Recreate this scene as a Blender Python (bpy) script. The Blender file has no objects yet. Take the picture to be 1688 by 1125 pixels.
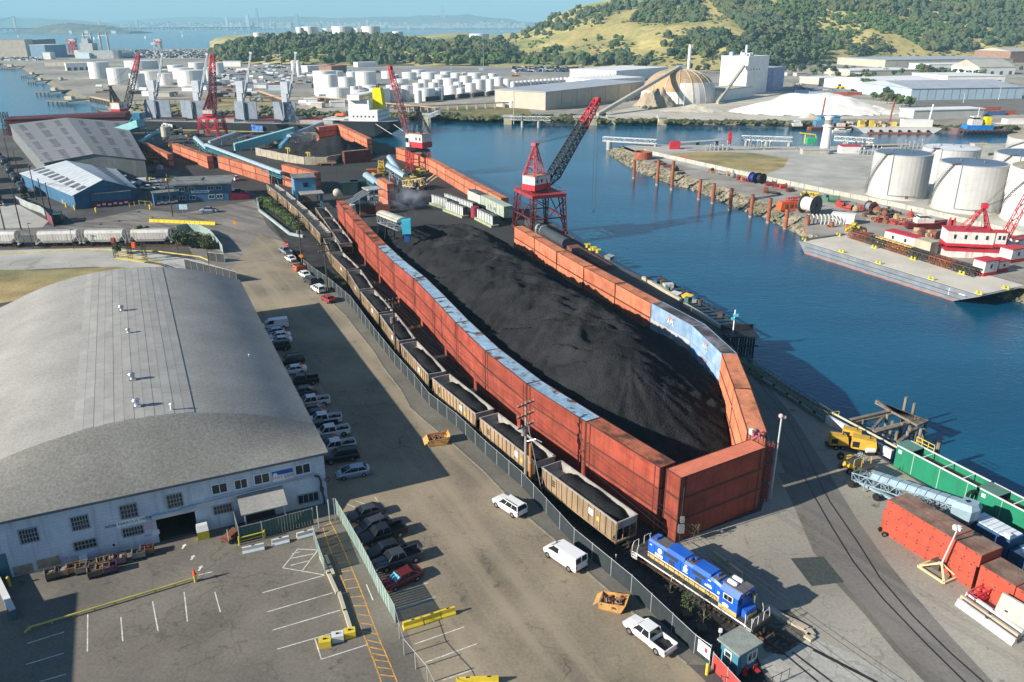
import bpy,math,random
import numpy as np
from mathutils import Vector as Vc,Matrix
R_=math.radians
random.seed(7)
HAZE_D=9.5e-5
SC=bpy.context.scene
# ---------------------------------------------------------------- camera, sky, sun, exposure
FPX,CAMZ,HOR=1313.0,56.0,41.0
PITCH=math.atan((562.5-HOR)/FPX)
cam=bpy.data.cameras.new("camera");cam.lens=FPX/1688*36;cam.sensor_width=36
cam.clip_start=1.0;cam.clip_end=90000
camo=bpy.data.objects.new("camera",cam);SC.collection.objects.link(camo)
camo.location=(0,0,CAMZ);camo.rotation_euler=(math.pi/2-PITCH,0,0);SC.camera=camo
SUN_EL,SUN_AZ=R_(25),R_(24.8+180) # azimuth of the sun, counter-clockwise from +X
world=bpy.data.worlds.new("World");SC.world=world;world.use_nodes=True
wn=world.node_tree;wn.nodes.clear()
sky=wn.nodes.new("ShaderNodeTexSky");sky.sky_type='NISHITA';sky.sun_disc=False
sky.sun_elevation=SUN_EL;sky.sun_rotation=math.pi/2-SUN_AZ
sky.air_density=1.0;sky.dust_density=0.2;sky.ozone_density=5.0;sky.altitude=50
bg=wn.nodes.new("ShaderNodeBackground");bg.inputs[1].default_value=0.07
wo=wn.nodes.new("ShaderNodeOutputWorld")
wn.links.new(sky.outputs[0],bg.inputs[0]);wn.links.new(bg.outputs[0],wo.inputs[0])
sl=bpy.data.lights.new("sun",'SUN');sl.energy=5.0;sl.angle=R_(0.53);sl.color=(1.0,0.93,0.82)
so=bpy.data.objects.new("sun",sl);SC.collection.objects.link(so)
sd=Vc((math.cos(SUN_EL)*math.cos(SUN_AZ),math.cos(SUN_EL)*math.sin(SUN_AZ),math.sin(SUN_EL)))
so.rotation_euler=sd.to_track_quat('Z','Y').to_euler();so.location=sd*300
SC.view_settings.view_transform='Standard';SC.view_settings.look='None'
SC.view_settings.exposure=0.9;SC.view_settings.gamma=1.0
SC.cycles.max_bounces=6;SC.cycles.diffuse_bounces=3;SC.cycles.glossy_bounces=3
SC.cycles.transparent_max_bounces=6;SC.cycles.volume_bounces=0;SC.cycles.use_denoising=True
SC.cycles.caustics_reflective=False;SC.cycles.caustics_refractive=False

# ---------------------------------------------------------------- plan survey: points taken off the photograph at a known height
_f=Vc((0,math.cos(PITCH),-math.sin(PITCH)));_u=Vc((0,math.sin(PITCH),math.cos(PITCH)))
def _ray(px,py):return _f*FPX+Vc((px-844,0,0))+_u*(562.5-py)
def G(px,py,z=0.0):
 d=_ray(px,py);t=(z-CAMZ)/d.z;return Vc((d.x*t,d.y*t,z))
def RY(px,py,Y):
 d=_ray(px,py);t=Y/d.y;return Vc((d.x*t,Y,CAMZ+d.z*t))
def ZT(g,px,py):
 d=_ray(px,py);return CAMZ+d.z*math.hypot(g[0],g[1])/math.hypot(d.x,d.y)
def PM(g): # photograph pixels per metre at a point
 return FPX/((Vc(g)-U(CAMZ)).dot(_f))
def V2(a,b=None,z=0.0):
 return Vc((a[0],a[1],z))if b is None else Vc((a,b,z))

# ---------------------------------------------------------------- mesh builder
class MB:
 def __init__(s):s.v=[];s.f=[];s.m=[]
 def add(s,vs,fs,m=0):
  o=len(s.v);s.v+=[tuple(p)for p in vs]
  for f in fs:s.f.append([i+o for i in f]);s.m.append(m)
  return s
 def box(s,x,y,z,sx,sy,sz,rz=0.0,m=0): # centre x,y; bottom z
  c,n=math.cos(rz),math.sin(rz);vs=[]
  for dz in(0,sz):
   for ax,ay in((-1,-1),(1,-1),(1,1),(-1,1)):
    a,b=ax*sx/2,ay*sy/2;vs.append((x+a*c-b*n,y+a*n+b*c,z+dz))
  return s.add(vs,[(3,2,1,0),(4,5,6,7),(0,1,5,4),(1,2,6,5),(2,3,7,6),(3,0,4,7)],m)
 def hexa(s,vs,m=0): # 4 bottom, 4 top, ccw from above
  return s.add(vs,[(3,2,1,0),(4,5,6,7),(0,1,5,4),(1,2,6,5),(2,3,7,6),(3,0,4,7)],m)
 def prism(s,poly,z0,z1,m=0,mt=None):
  n=len(poly);vs=[(p[0],p[1],z0)for p in poly]+[(p[0],p[1],z1)for p in poly]
  s.add(vs,[tuple(range(n-1,-1,-1))]+[(i,(i+1)%n,n+(i+1)%n,n+i)for i in range(n)],m)
  return s.add(vs[n:],[tuple(range(n))],m if mt is None else mt)
 def sheet(s,poly,z,m=0):return s.add([(p[0],p[1],z)for p in poly],[tuple(range(len(poly)))],m)
 def face(s,pts,m=0):return s.add(pts,[tuple(range(len(pts)))],m)
 def bar(s,p,q,w,h=None,m=0,up=(0,0,1)):
  p,q=Vc(p),Vc(q);d=q-p
  if d.length<1e-6:return s
  d.normalize();u=Vc(up)
  if abs(d.dot(u))>.98:u=Vc((1,0,0))
  a=d.cross(u).normalized();b=a.cross(d).normalized();h=w if h is None else h;vs=[]
  for e in(p,q):
   for i,j in((-1,-1),(1,-1),(1,1),(-1,1)):vs.append(e+a*(i*w/2)+b*(j*h/2))
  return s.add(vs,[(0,1,2,3),(7,6,5,4),(4,5,1,0),(5,6,2,1),(6,7,3,2),(7,4,0,3)],m)
 def tube(s,p,q,r,r2=None,n=8,m=0,cap=True):
  p,q=Vc(p),Vc(q);d=(q-p).normalized();u=U(1)if abs(d.z)<.95 else Vc((1,0,0))
  a=d.cross(u).normalized();b=a.cross(d).normalized();r2=r if r2 is None else r2;vs=[]
  for e,rr in((p,r),(q,r2)):
   for i in range(n):
    t=2*math.pi*i/n;vs.append(e+a*(math.cos(t)*rr)+b*(math.sin(t)*rr))
  fs=[(i,n+i,n+(i+1)%n,(i+1)%n)for i in range(n)]
  if cap:fs+=[tuple(range(n)),tuple(range(2*n-1,n-1,-1))]
  return s.add(vs,fs,m)
 def path(s,pts,r,n=5,m=0):
  for a,b in zip(pts,pts[1:]):s.tube(a,b,r,n=n,m=m)
  return s
 def lathe(s,prof,n=24,c=(0,0,0),m=0):
  vs=[];fs=[];k=len(prof)
  for r,z in prof:
   for i in range(n):
    t=2*math.pi*i/n;vs.append((c[0]+r*math.cos(t),c[1]+r*math.sin(t),c[2]+z))
  for j in range(k-1):
   for i in range(n):fs.append((j*n+i,j*n+(i+1)%n,(j+1)*n+(i+1)%n,(j+1)*n+i))
  if prof[0][0]>1e-3:fs.append(tuple(range(n-1,-1,-1)))
  if prof[-1][0]>1e-3:fs.append(tuple(range((k-1)*n,k*n)))
  return s.add(vs,fs,m)
 def loft(s,secs,m=0,cap=True,closed=True):
  n=len(secs[0]);vs=[p for q in secs for p in q];fs=[]
  for j in range(len(secs)-1):
   for i in range(n if closed else n-1):fs.append((j*n+i,j*n+(i+1)%n,(j+1)*n+(i+1)%n,(j+1)*n+i))
  if cap:fs+=[tuple(range(n-1,-1,-1)),tuple(range((len(secs)-1)*n,len(secs)*n))]
  return s.add(vs,fs,m)
 def blob(s,c,r,seed=0,m=0,sub=1,sq=(1,1,1),rough=.25):
  rnd=random.Random(seed);vs,fs=ICO[sub];base=len(s.v)
  s.add([(c[0]+p[0]*r*sq[0]*(k:=1+rnd.uniform(-rough,rough)),c[1]+p[1]*r*sq[1]*k,c[2]+p[2]*r*sq[2]*k)for p in vs],fs,m)
  return s
 def lattice(s,p,q,w0,w1,n,r,m=0,up=(0,0,1),h0=None,h1=None,mtip=None):
  p,q=Vc(p),Vc(q);d=(q-p).normalized();u=Vc(up)
  if abs(d.dot(u))>.97:u=Vc((1,0,0))
  a=d.cross(u).normalized();b=a.cross(d).normalized();h0=w0 if h0 is None else h0;h1=w1 if h1 is None else h1
  C=[]
  for i in range(n+1):
   t=i/n;c=p.lerp(q,t);w=(w0+(w1-w0)*t)/2;h=(h0+(h1-h0)*t)/2
   C.append([c+a*(x*w)+b*(y*h)for x,y in((-1,-1),(1,-1),(1,1),(-1,1))])
  for i in range(n):
   mm=m if mtip is None or i<n*.82 else mtip
   for k in range(4):
    s.bar(C[i][k],C[i+1][k],r*2,m=mm)
    s.bar(C[i][k],C[i][(k+1)%4],r*1.2,m=mm)
    if i%2:s.bar(C[i][k],C[i+1][(k+1)%4],r*1.2,m=mm)
    else:s.bar(C[i][(k+1)%4],C[i+1][k],r*1.2,m=mm)
  return s
 def mesh(s,name,mats,smooth=False,inv=None):
  me=bpy.data.meshes.new(name)
  vs=s.v if inv is None else[tuple(inv@Vc(p))for p in s.v]
  me.from_pydata(vs,[],s.f)
  for mm in(mats if isinstance(mats,(list,tuple))else[mats]):me.materials.append(mm)
  me.polygons.foreach_set('material_index',s.m)
  if smooth:me.polygons.foreach_set('use_smooth',[True]*len(s.f))
  me.update();return me
 def build(s,name,mats,parent=None,smooth=False,world=True):
  inv=None
  if parent is not None and world:inv=rootmat(parent).inverted()
  o=bpy.data.objects.new(name,s.mesh(name,mats,smooth,inv));SC.collection.objects.link(o)
  if parent is not None:own(o,parent)
  return o
 def l(s,name,mats,parent=None):return s.build(name,mats,parent,False,False) # vertices already in the thing's own frame
 def ls(s,name,mats,parent=None):return s.build(name,mats,parent,True,False)
def rootmat(o):
 m=Matrix.LocRotScale(o.location,o.rotation_euler,o.scale)
 return m if o.parent is None else rootmat(o.parent)@m
def _ico():
 import bmesh
 out=[]
 for k in(1,2,3):
  bm=bmesh.new();bmesh.ops.create_icosphere(bm,subdivisions=k,radius=1)
  bm.verts.ensure_lookup_table();out.append(([tuple(v.co)for v in bm.verts],[tuple(v.index for v in f.verts)for f in bm.faces]));bm.free()
 return out
ICO=_ico()

def tag(o,label=None,cat=None,group=None,kind=None):
 if label:o['label']=label
 if cat:o['category']=cat
 if group:o['group']=group
 if kind:o['kind']=kind
 return o
def Th(name,label,cat,loc=(0,0,0),rz=0.0,group=None):
 o=bpy.data.objects.new(name,None);SC.collection.objects.link(o);o.empty_display_size=.5
 o.location=loc;o.rotation_euler=(0,0,rz);return tag(o,label,cat,group)
def struct(o):o['kind']='structure';return o
def stuff(o):o['kind']='stuff';return o
KIDS={}
CH={}
def kids(o):return CH.get(o.name,[])
def own(o,parent):o.parent=parent;CH.setdefault(parent.name,[]).append(o);return o
def freeze(o): # remember the tree of a prototype once
 t=[(c,[(g,[])for g in kids(c)])for c in kids(o)];KIDS[o.name]=t;return o
def dup(o,loc,rz=0.0,label=None,group=None,sc=None):
 if o.name not in KIDS:freeze(o)
 r=o.copy();SC.collection.objects.link(r);r.location=loc;r.rotation_euler=(0,0,rz)
 if sc is not None:r.scale=sc
 if label:r['label']=label
 if group:r['group']=group
 def rec(t,par):
  for c,sub in t:
   n=c.copy();SC.collection.objects.link(n);n.parent=par;rec(sub,n);MADE.append(n)
 rec(KIDS[o.name],r);return r
MADE=[]
class Kind: # first use takes the prototype itself, later ones copy it
 def __init__(s,make):s.make=make;s.p=None
 def put(s,loc,rz=0.0,label=None,group=None,sc=None,paint=None):
  if s.p is None:
   s.p=s.make();freeze(s.p);o=s.p;o.location=loc;o.rotation_euler=(0,0,rz);s.first=True
   if sc is not None:o.scale=sc
   if label:o['label']=label
   if group:o['group']=group
   s.src=s.p
  else:o=dup(s.p,loc,rz,label,group,sc if sc is not None else(1,1,1))
  return o
def U(z):return Vc((0,0,z))
def ang(a,b):return math.atan2(b[1]-a[1],b[0]-a[0])
ORD=('first second third fourth fifth sixth seventh eighth ninth tenth eleventh twelfth thirteenth fourteenth fifteenth sixteenth '
 'seventeenth eighteenth nineteenth twentieth').split()
def nth(i):
 if i<20:return ORD[i]
 return['twenty','thirty','forty','fifty','sixty','seventy','eighty'][(i+1)//10-2]+('-'+ORD[(i+1)%10-1]if(i+1)%10 else'th')

# ---------------------------------------------------------------- materials
MATS={}
def M(name,col,rough=.8,metal=0.0,var=.18,scale=.35,fine=0.0,fscale=4.0,col2=None,pscale=.15,pthr=.55,psoft=.1,bump=0.0,bscale=3.0,
 rand=0.0,wave=None,spec=.3,streak=None):
 """noise mottling in world space, optional patches of a second colour, fine grain, relief, per-object variation"""
 if name in MATS:return MATS[name]
 m=bpy.data.materials.new(name);m.use_nodes=True;nt=m.node_tree;N=nt.nodes;L=nt.links
 b=N['Principled BSDF'];b.inputs['Roughness'].default_value=rough;b.inputs['Metallic'].default_value=metal
 b.inputs['Specular IOR Level'].default_value=spec
 geo=N.new('ShaderNodeNewGeometry');pos=geo.outputs['Position']
 def noise(sc,det=3,vec=pos,rough_=.55):
  n=N.new('ShaderNodeTexNoise');n.inputs['Scale'].default_value=sc;n.inputs['Detail'].default_value=det
  n.inputs['Roughness'].default_value=rough_;L.new(vec,n.inputs['Vector']);return n.outputs[0]
 def mr(x,a,b_,c,d):
  n=N.new('ShaderNodeMapRange');n.inputs[1].default_value=a;n.inputs[2].default_value=b_
  n.inputs[3].default_value=c;n.inputs[4].default_value=d;L.new(x,n.inputs[0]);return n.outputs[0]
 def mul(x,y):
  n=N.new('ShaderNodeMath');n.operation='MULTIPLY';L.new(x,n.inputs[0])
  if isinstance(y,float):n.inputs[1].default_value=y
  else:L.new(y,n.inputs[1])
  return n.outputs[0]
 def mix(fac,c1,c2):
  n=N.new('ShaderNodeMix');n.data_type='RGBA';L.new(fac,n.inputs[0])
  for i,c in((6,c1),(7,c2)):
   if isinstance(c,tuple):n.inputs[i].default_value=(*c,1)
   else:L.new(c,n.inputs[i])
  return n.outputs[2]
 c=tuple(col)
 val=mr(noise(scale,4),.3,.7,1-var,1+var)
 if fine:val=mul(val,mr(noise(fscale,2),.3,.7,1-fine,1+fine))
 if rand:
  oi=N.new('ShaderNodeObjectInfo');val=mul(val,mr(oi.outputs['Random'],0,1,1-rand,1+rand))
 if wave: # (axis, scale, depth): thin joints
  w=N.new('ShaderNodeTexWave');w.bands_direction=wave[0];w.inputs['Scale'].default_value=wave[1];w.wave_profile='SAW'
  tc=N.new('ShaderNodeTexCoord');L.new(tc.outputs['Object'],w.inputs['Vector'])
  val=mul(val,mr(w.outputs[1],0,.12,1-wave[2],1))
 src=c
 if col2 is not None:src=mix(mr(noise(pscale,5),pthr-psoft,pthr+psoft,0,1),c,tuple(col2))
 if streak: # (colour, amount): runs down vertical faces
  mp=N.new('ShaderNodeMapping');mp.inputs['Scale'].default_value=(1.6,1.6,.12);L.new(pos,mp.inputs[0])
  src=mix(mul(mr(noise(1.0,4,mp.outputs[0]),.52,.72,0,1),float(streak[1])),src,tuple(streak[0]))
 hv=N.new('ShaderNodeHueSaturation')
 if isinstance(src,tuple):hv.inputs['Color'].default_value=(*src,1)
 else:L.new(src,hv.inputs['Color'])
 L.new(val,hv.inputs['Value']);L.new(hv.outputs[0],b.inputs['Base Color'])
 if bump:
  bn=N.new('ShaderNodeBump');bn.inputs['Strength'].default_value=1.0;bn.inputs['Distance'].default_value=bump
  L.new(noise(bscale,5),bn.inputs['Height']);L.new(bn.outputs[0],b.inputs['Normal'])
 MATS[name]=m;return m
# ---------------------------------------------------------------- ground, water, roads
def ground_mat(name,col,col2,pscale=.05,var=.2,crack=0.0,cscale=.12,tyre=None,rough=.9,fine=.12,bump=0.0,stain=None):
 m=M(name,col,rough,0,var,.12,fine,3.0,col2,pscale,.52,.14,bump,2.0)
 nt=m.node_tree;N=nt.nodes;L=nt.links;b=N['Principled BSDF']
 src=b.inputs['Base Color'].links[0].from_socket;geo=N.new('ShaderNodeNewGeometry')
 def over(src,fac,c):
  n=N.new('ShaderNodeMix');n.data_type='RGBA';L.new(fac,n.inputs[0]);L.new(src,n.inputs[6]);n.inputs[7].default_value=(*c,1);return n.outputs[2]
 def mr(x,a,b_,c,d):
  n=N.new('ShaderNodeMapRange');n.inputs[1].default_value=a;n.inputs[2].default_value=b_
  n.inputs[3].default_value=c;n.inputs[4].default_value=d;L.new(x,n.inputs[0]);return n.outputs[0]
 if crack:
  ns=N.new('ShaderNodeTexNoise');ns.inputs['Scale'].default_value=.35;ns.inputs['Detail'].default_value=4;L.new(geo.outputs[0],ns.inputs[0])
  av=N.new('ShaderNodeVectorMath');av.operation='MULTIPLY_ADD';L.new(ns.outputs[1],av.inputs[0]);av.inputs[1].default_value=(5,5,0);L.new(geo.outputs[0],av.inputs[2])
  for sc,wd in((cscale,.012),(cscale*3.7,.02)):
   v=N.new('ShaderNodeTexVoronoi');v.feature='DISTANCE_TO_EDGE';v.inputs['Scale'].default_value=sc;L.new(av.outputs[0],v.inputs['Vector'])
   f=mr(v.outputs['Distance'],0,wd,crack,0)
   g=N.new('ShaderNodeTexNoise');g.inputs['Scale'].default_value=.05;L.new(geo.outputs[0],g.inputs[0])
   mu=N.new('ShaderNodeMath');mu.operation='MULTIPLY';L.new(f,mu.inputs[0]);L.new(mr(g.outputs[0],.45,.6,0,1),mu.inputs[1])
   src=over(src,mu.outputs[0],(.02,.018,.016))
 if tyre: # (angle, colour, amount): long stretched wear along the traffic direction
  m1=N.new('ShaderNodeMapping');m1.inputs['Rotation'].default_value=(0,0,-tyre[0]);L.new(geo.outputs[0],m1.inputs[0]);mp=N.new('ShaderNodeMapping');mp.inputs['Scale'].default_value=(.02,.4,1);L.new(m1.outputs[0],mp.inputs[0])
  t=N.new('ShaderNodeTexNoise');t.inputs['Scale'].default_value=1;t.inputs['Detail'].default_value=5;L.new(mp.outputs[0],t.inputs[0])
  src=over(src,mr(t.outputs[0],.5,.72,0,tyre[2]),tyre[1])
 if stain:
  t=N.new('ShaderNodeTexNoise');t.inputs['Scale'].default_value=.45;t.inputs['Detail'].default_value=6;t.inputs['Roughness'].default_value=.7;L.new(geo.outputs[0],t.inputs[0])
  src=over(src,mr(t.outputs[0],.6,.72,0,stain),(.03,.028,.026))
 L.new(src,b.inputs['Base Color']);return m
WALLDIR=math.atan2(79-231.7,17.4+51.6)
g_yard=ground_mat('yard_asphalt',(.1,.094,.088),(.065,.062,.06),.04,.25,.35,.1,stain=.6)
g_coalyard=ground_mat('coal_dusted_asphalt',(.05,.048,.046),(.028,.028,.028),.06,.25,0,stain=.5)
g_street=ground_mat('dusty_street',(.285,.235,.16),(.175,.147,.108),.05,.22,.5,.13,tyre=(R_(-62),(.34,.28,.19),.7),fine=.12,stain=.6)
g_lot=ground_mat('parking_lot_asphalt',(.19,.168,.136),(.13,.117,.098),.07,.2,.35,.08,fine=.14,stain=.85)
g_junction=ground_mat('junction_asphalt',(.24,.215,.18),(.17,.152,.13),.04,.2,.3,.1,tyre=(R_(-40),(.09,.082,.075),.8),stain=.4)
g_conc=ground_mat('apron_concrete',(.35,.325,.27),(.22,.2,.165),.06,.25,.3,.09,stain=.8)
g_track=ground_mat('track_asphalt',(.2,.186,.163),(.15,.14,.124),.06,.15,.3,.1,tyre=(R_(-60),(.07,.068,.065),.6),stain=.4)
g_ballast=ground_mat('coal_ballast',(.022,.022,.022),(.045,.042,.038),.3,.35,0,fine=.5)
g_gravel=ground_mat('track_gravel',(.12,.11,.095),(.05,.047,.042),.5,.3,0,fine=.5)
g_dry=ground_mat('dry_grass_ground',(.36,.27,.12),(.2,.19,.09),.05,.3,0,fine=.3)
g_pale=ground_mat('pale_concrete',(.43,.415,.37),(.34,.33,.29),.05,.15,.3,.06,stain=.4)
g_sand=ground_mat('sandy_yard',(.55,.5,.41),(.42,.38,.3),.03,.2,0,stain=.25,tyre=(R_(-30),(.42,.39,.33),.6))
g_far=ground_mat('far_land',(.36,.33,.27),(.22,.205,.17),.012,.25,0)
g_farasph=ground_mat('far_asphalt',(.22,.215,.205),(.3,.285,.25),.01,.15,0)
g_white=ground_mat('gypsum',(.85,.82,.76),(.72,.68,.6),.03,.12,0)
g_walk=ground_mat('sidewalk_concrete',(.17,.155,.125),(.14,.13,.11),.1,.2,.4,.2,stain=.6)

wm=bpy.data.materials.new('harbour_water');wm.use_nodes=True;nt=wm.node_tree;b=nt.nodes['Principled BSDF']
b.inputs['Roughness'].default_value=.16;b.inputs['IOR'].default_value=1.33;b.inputs['Specular IOR Level'].default_value=.5
geo=nt.nodes.new('ShaderNodeNewGeometry')
def wnoise(sc,st=(1,1,1),det=3):
 mp=nt.nodes.new('ShaderNodeMapping');mp.inputs['Scale'].default_value=st;mp.inputs['Rotation'].default_value=(0,0,.5);nt.links.new(geo.outputs[0],mp.inputs[0])
 n=nt.nodes.new('ShaderNodeTexNoise');n.inputs['Scale'].default_value=sc;n.inputs['Detail'].default_value=det;nt.links.new(mp.outputs[0],n.inputs[0]);return n.outputs[0]
ramp=nt.nodes.new('ShaderNodeValToRGB');nt.links.new(wnoise(.012,(1,2.2,1),4),ramp.inputs[0])
ramp.color_ramp.elements[0].position=.35;ramp.color_ramp.elements[0].color=(.003,.06,.115,1)
ramp.color_ramp.elements[1].position=.65;ramp.color_ramp.elements[1].color=(.006,.092,.165,1)
nt.links.new(ramp.outputs[0],b.inputs['Base Color'])
ad=nt.nodes.new('ShaderNodeMath');ad.operation='MULTIPLY_ADD';nt.links.new(wnoise(.9,(1,1.8,1),4),ad.inputs[0]);ad.inputs[1].default_value=1.0;nt.links.new(wnoise(.22,(1,2,1),3),ad.inputs[2])
bp=nt.nodes.new('ShaderNodeBump');bp.inputs['Strength'].default_value=.6;bp.inputs['Distance'].default_value=.1
nt.links.new(ad.outputs[0],bp.inputs['Height']);nt.links.new(bp.outputs[0],b.inputs['Normal'])
WZ=-3.0
w=MB().sheet([(-60000,-300),(60000,-300),(60000,85000),(-60000,85000)],WZ).build('water',wm);struct(w)

def land(name,poly,z,mat,skirt=WZ-1):
 o=MB().prism(poly,skirt,z,0).build(name,mat);return struct(o)
def sheet(name,poly,z,mat):return struct(MB().sheet(poly,z).build(name,mat))
PX=lambda pts,z=0.0:[G(x,y,z)for x,y in pts]
quay=[V2(120,-60),V2(100,0),V2(80,38)]+PX([(1700,925),(1600,845),(1480,770),(1365,697),(1225,603),(1195,545),(1120,495),(1062,459),(1017,437),(970,409),(910,368),(870,345)]) +[V2(-8,262),V2(-22,295),V2(-36,330),V2(-52,372),V2(-66,410),V2(-88,450.5),V2(-205,470.5),V2(-300,474)]+PX([(30,216),(0,221),(-120,226)])+[V2(-520,380),V2(-520,-60)]
land('ground',quay,0,g_yard)
# street, junction, parking lot, rail bed, aprons (each sheet 4 mm over the one below)
BC=Vc((-23.2,85.9,0));BU=Vc((.9048,.4259,0));BV=Vc((-.4259,.9048,0)) # shed corner and its axes
def B(u,v,z=0.0):return BC+BU*u+BV*v+U(z)
ftop=[(500,428),(514,440),(541,458),(577,488),(616,540),(650,582),(683,618),(707,648),(752,682),(800,727),(860,778),(947,872),(1042,949),(1147,1047),(1173,1065)]
FEN=[G(x,y,2.3)for x,y in ftop]
FEN=[V2(p)for p in FEN]
curbpx=[(505,458),(553,505),(571,522),(589,546),(616,579),(632,606),(662,645),(677,673),(707,700),(740,727),(798,778),(872,855),(917,893),(963,939),(1012,982),(1055,1022),(1095,1065),(1134,1096)]
CUR=PX(curbpx)
sheet('street',[B(-1,-20),B(-1,78),B(2,112)]+PX([(430,385),(470,400)])+CUR+[G(1160,1120),V2(22,48),V2(30,20),V2(-10,20)],.008,g_street)
sheet('parking_lot',[B(-75,-60),B(-75,0),B(0,0),B(.8,-2),G(600,930),G(660,1010),G(700,1125),V2(-10,30),V2(-8,0)],.012,g_lot)
sheet('junction',PX([(-200,372),(110,372),(230,345),(300,352),(420,330),(440,372),(500,430),(520,470),(420,500),(330,440),(300,390),(150,385),(-200,395)]),.004,g_junction)
sheet('rail_bed',FEN+[V2(24,53),V2(34,56),V2(20.5,75)]+[G(x,y)for x,y in((1100,880),(957,780),(868,720),(800,650),(690,540),(553,385),(440,320),(420,330),(455,380))],.004,g_ballast)
sheet('coal_yard',PX([(560,385),(1110,880),(1262,790),(1210,600),(1070,500),(850,350),(700,262),(610,230),(380,225),(240,245),(250,270),(420,320)]),.006,g_coalyard)
sheet('wharf_apron',PX([(1118,892),(1255,842),(1275,760),(1235,610),(1365,700),(1600,850),(1720,935),(1720,1300),(1330,1300),(1240,1060),(1180,960)]),.012,g_conc)
TR_L=[(1215,600),(1250,680),(1294,780),(1318,829),(1352,909),(1392,964),(1432,1007),(1487,1074),(1536,1125),(1640,1220)]
TR_R=[(1245,610),(1310,690),(1367,780),(1383,808),(1413,857),(1456,918),(1505,979),(1567,1050),(1637,1125),(1750,1240)]
sheet('wharf_track_paving',PX(TR_L)+PX(TR_R)[::-1],.016,g_track)
sheet('paved_strip',PX([(x-12,y)for x,y in TR_L[2:9]])+PX(TR_L[2:9])[::-1],.014,g_walk)
sheet('drain_grate',PX([(1303,921),(1357,918),(1392,960),(1338,967)]),.020,M('grate_green',(.07,.085,.075),.7,.3,.2,2,.4,8,bump=.02,bscale=9))
sheet('crossing_slab',PX([(1255,1090),(1330,1048),(1402,1077),(1500,1125),(1560,1200),(1330,1200)]),.020,g_pale)

sheet('gravel_verge',PX([(1240,1040),(1262,1010),(1300,1005),(1345,1045),(1290,1080),(1262,1075)]),.022,g_gravel)
sheet('truck_court',PX([(-300,425),(0,413),(190,408),(330,430),(395,452),(330,460),(160,440),(-300,460)]),.012,g_pale)
sheet('dry_field',PX([(-300,440),(60,446),(190,440),(280,447),(200,470),(-300,545)]),.016,g_dry)
sheet('paved_yard',PX([(-300,340),(25,335),(80,365),(70,375),(-300,385)]),.010,g_pale)
# sidewalk with its kerb stones
MB_=MB();
sw=[V2(p)for p in CUR]+[V2(p)for p in FEN[::-1]]
o=struct(MB().prism(sw,0,.13).build('sidewalk',g_walk))
kerb_m=M('kerb_stone',(.17,.155,.125),.9,var=.2,scale=1.5)
L_=[]
for a,b in zip(CUR,CUR[1:]):
 n=max(1,int((b-a).length/3.0))
 for i in range(n):L_.append((a.lerp(b,i/n),a.lerp(b,(i+1)/n)))
kerb_mesh=None
for a,b in L_:
 c=(a+b)/2
 if kerb_mesh is None:kerb_mesh=MB().box(0,0,0,1,.22,.17).mesh('kerb_stone',kerb_m)
 k=bpy.data.objects.new('kerb_stone',kerb_mesh);SC.collection.objects.link(k);k.parent=o
 k.location=c;k.rotation_euler=(0,0,ang(a,b));k.scale=((b-a).length-.05,1,1)
# painted lines
white_p=M('white_road_paint',(.62,.6,.55),.8,var=.25,scale=1.2,fine=.3,fscale=6)
orange_p=M('orange_road_paint',(.55,.3,.07),.8,var=.3,scale=1.2,fine=.3,fscale=6)
def lines(name,segs,w,mat,z=.018):
 mb=MB()
 for a,b in segs:
  a,b=G(*a),G(*b);d=(b-a).normalized();n=Vc((-d.y,d.x,0))*(w/2)
  mb.face([(*(a-n).xy,z),(*(b-n).xy,z),(*(b+n).xy,z),(*(a+n).xy,z)])
 return struct(mb.build(name,mat))
def c5(x,y):return(x/3.261,780+y/3.261)
def c6(x,y):return(420+x/3.261,780+y/3.261)
S=[(c5(1155,640),c5(1185,748)),(c5(990,640),c5(1008,800)),(c5(820,690),c5(850,850)),(c5(650,775),c5(660,905)),(c5(472,760),c5(470,960)),
 (c5(1065,550),c5(1140,532)),(c5(145,918),c5(345,855)),(c5(140,1030),c5(345,968)),(c5(215,1122),c5(355,1082)),
 (c6(40,645),c6(375,550)),(c6(65,748),c6(418,645)),(c6(95,846),c6(460,738)),(c6(120,948),c6(490,840)),(c6(322,888),c6(358,1002)),(c6(358,1002),c6(600,925)),
 (c6(148,510),c6(372,548)),(c6(230,410),c6(340,414)),(c6(230,410),c6(150,510)),(c6(340,414),c6(255,526)),(c6(195,460),c6(315,435)),(c6(195,497),c6(300,470)),
 (c6(760,640),c6(935,590)),(c6(760,740),c6(975,665)),(c6(860,920),c6(1125,828)),(c6(915,1020),c6(1195,918)),(c6(1010,1115),c6(1170,1060)),(c6(645,130),c6(660,150)),(c6(490,165),c6(550,190)),(c6(540,150),c6(600,170)),
 (c6(600,600),(615,990)),(c6(200,435),c6(240,425))]
lines('parking_bay_line',S,.11,white_p)
OL=[]
la=[c6(365,290),c6(400,400),c6(450,520),c6(500,650),c6(550,780),c6(600,910),c6(640,1010),c6(680,1125)]
lb=[c6(405,260),c6(455,360),c6(515,500),c6(570,630),c6(625,780),c6(680,920),c6(720,1010),c6(765,1125)]
OL+=list(zip(la,la[1:]))+list(zip(lb,lb[1:]))
def pl(P,t):
 t*=len(P)-1;i=min(int(t),len(P)-2);t-=i;return(P[i][0]+(P[i+1][0]-P[i][0])*t,P[i][1]+(P[i+1][1]-P[i][1])*t)
for k in range(20):
 a,c=pl(la,k/20),pl(lb,k/20);OL.append((a,(c[0],c[1]+3)))
lines('walkway_line',OL,.13,orange_p,.020)
mb=MB()
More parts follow.
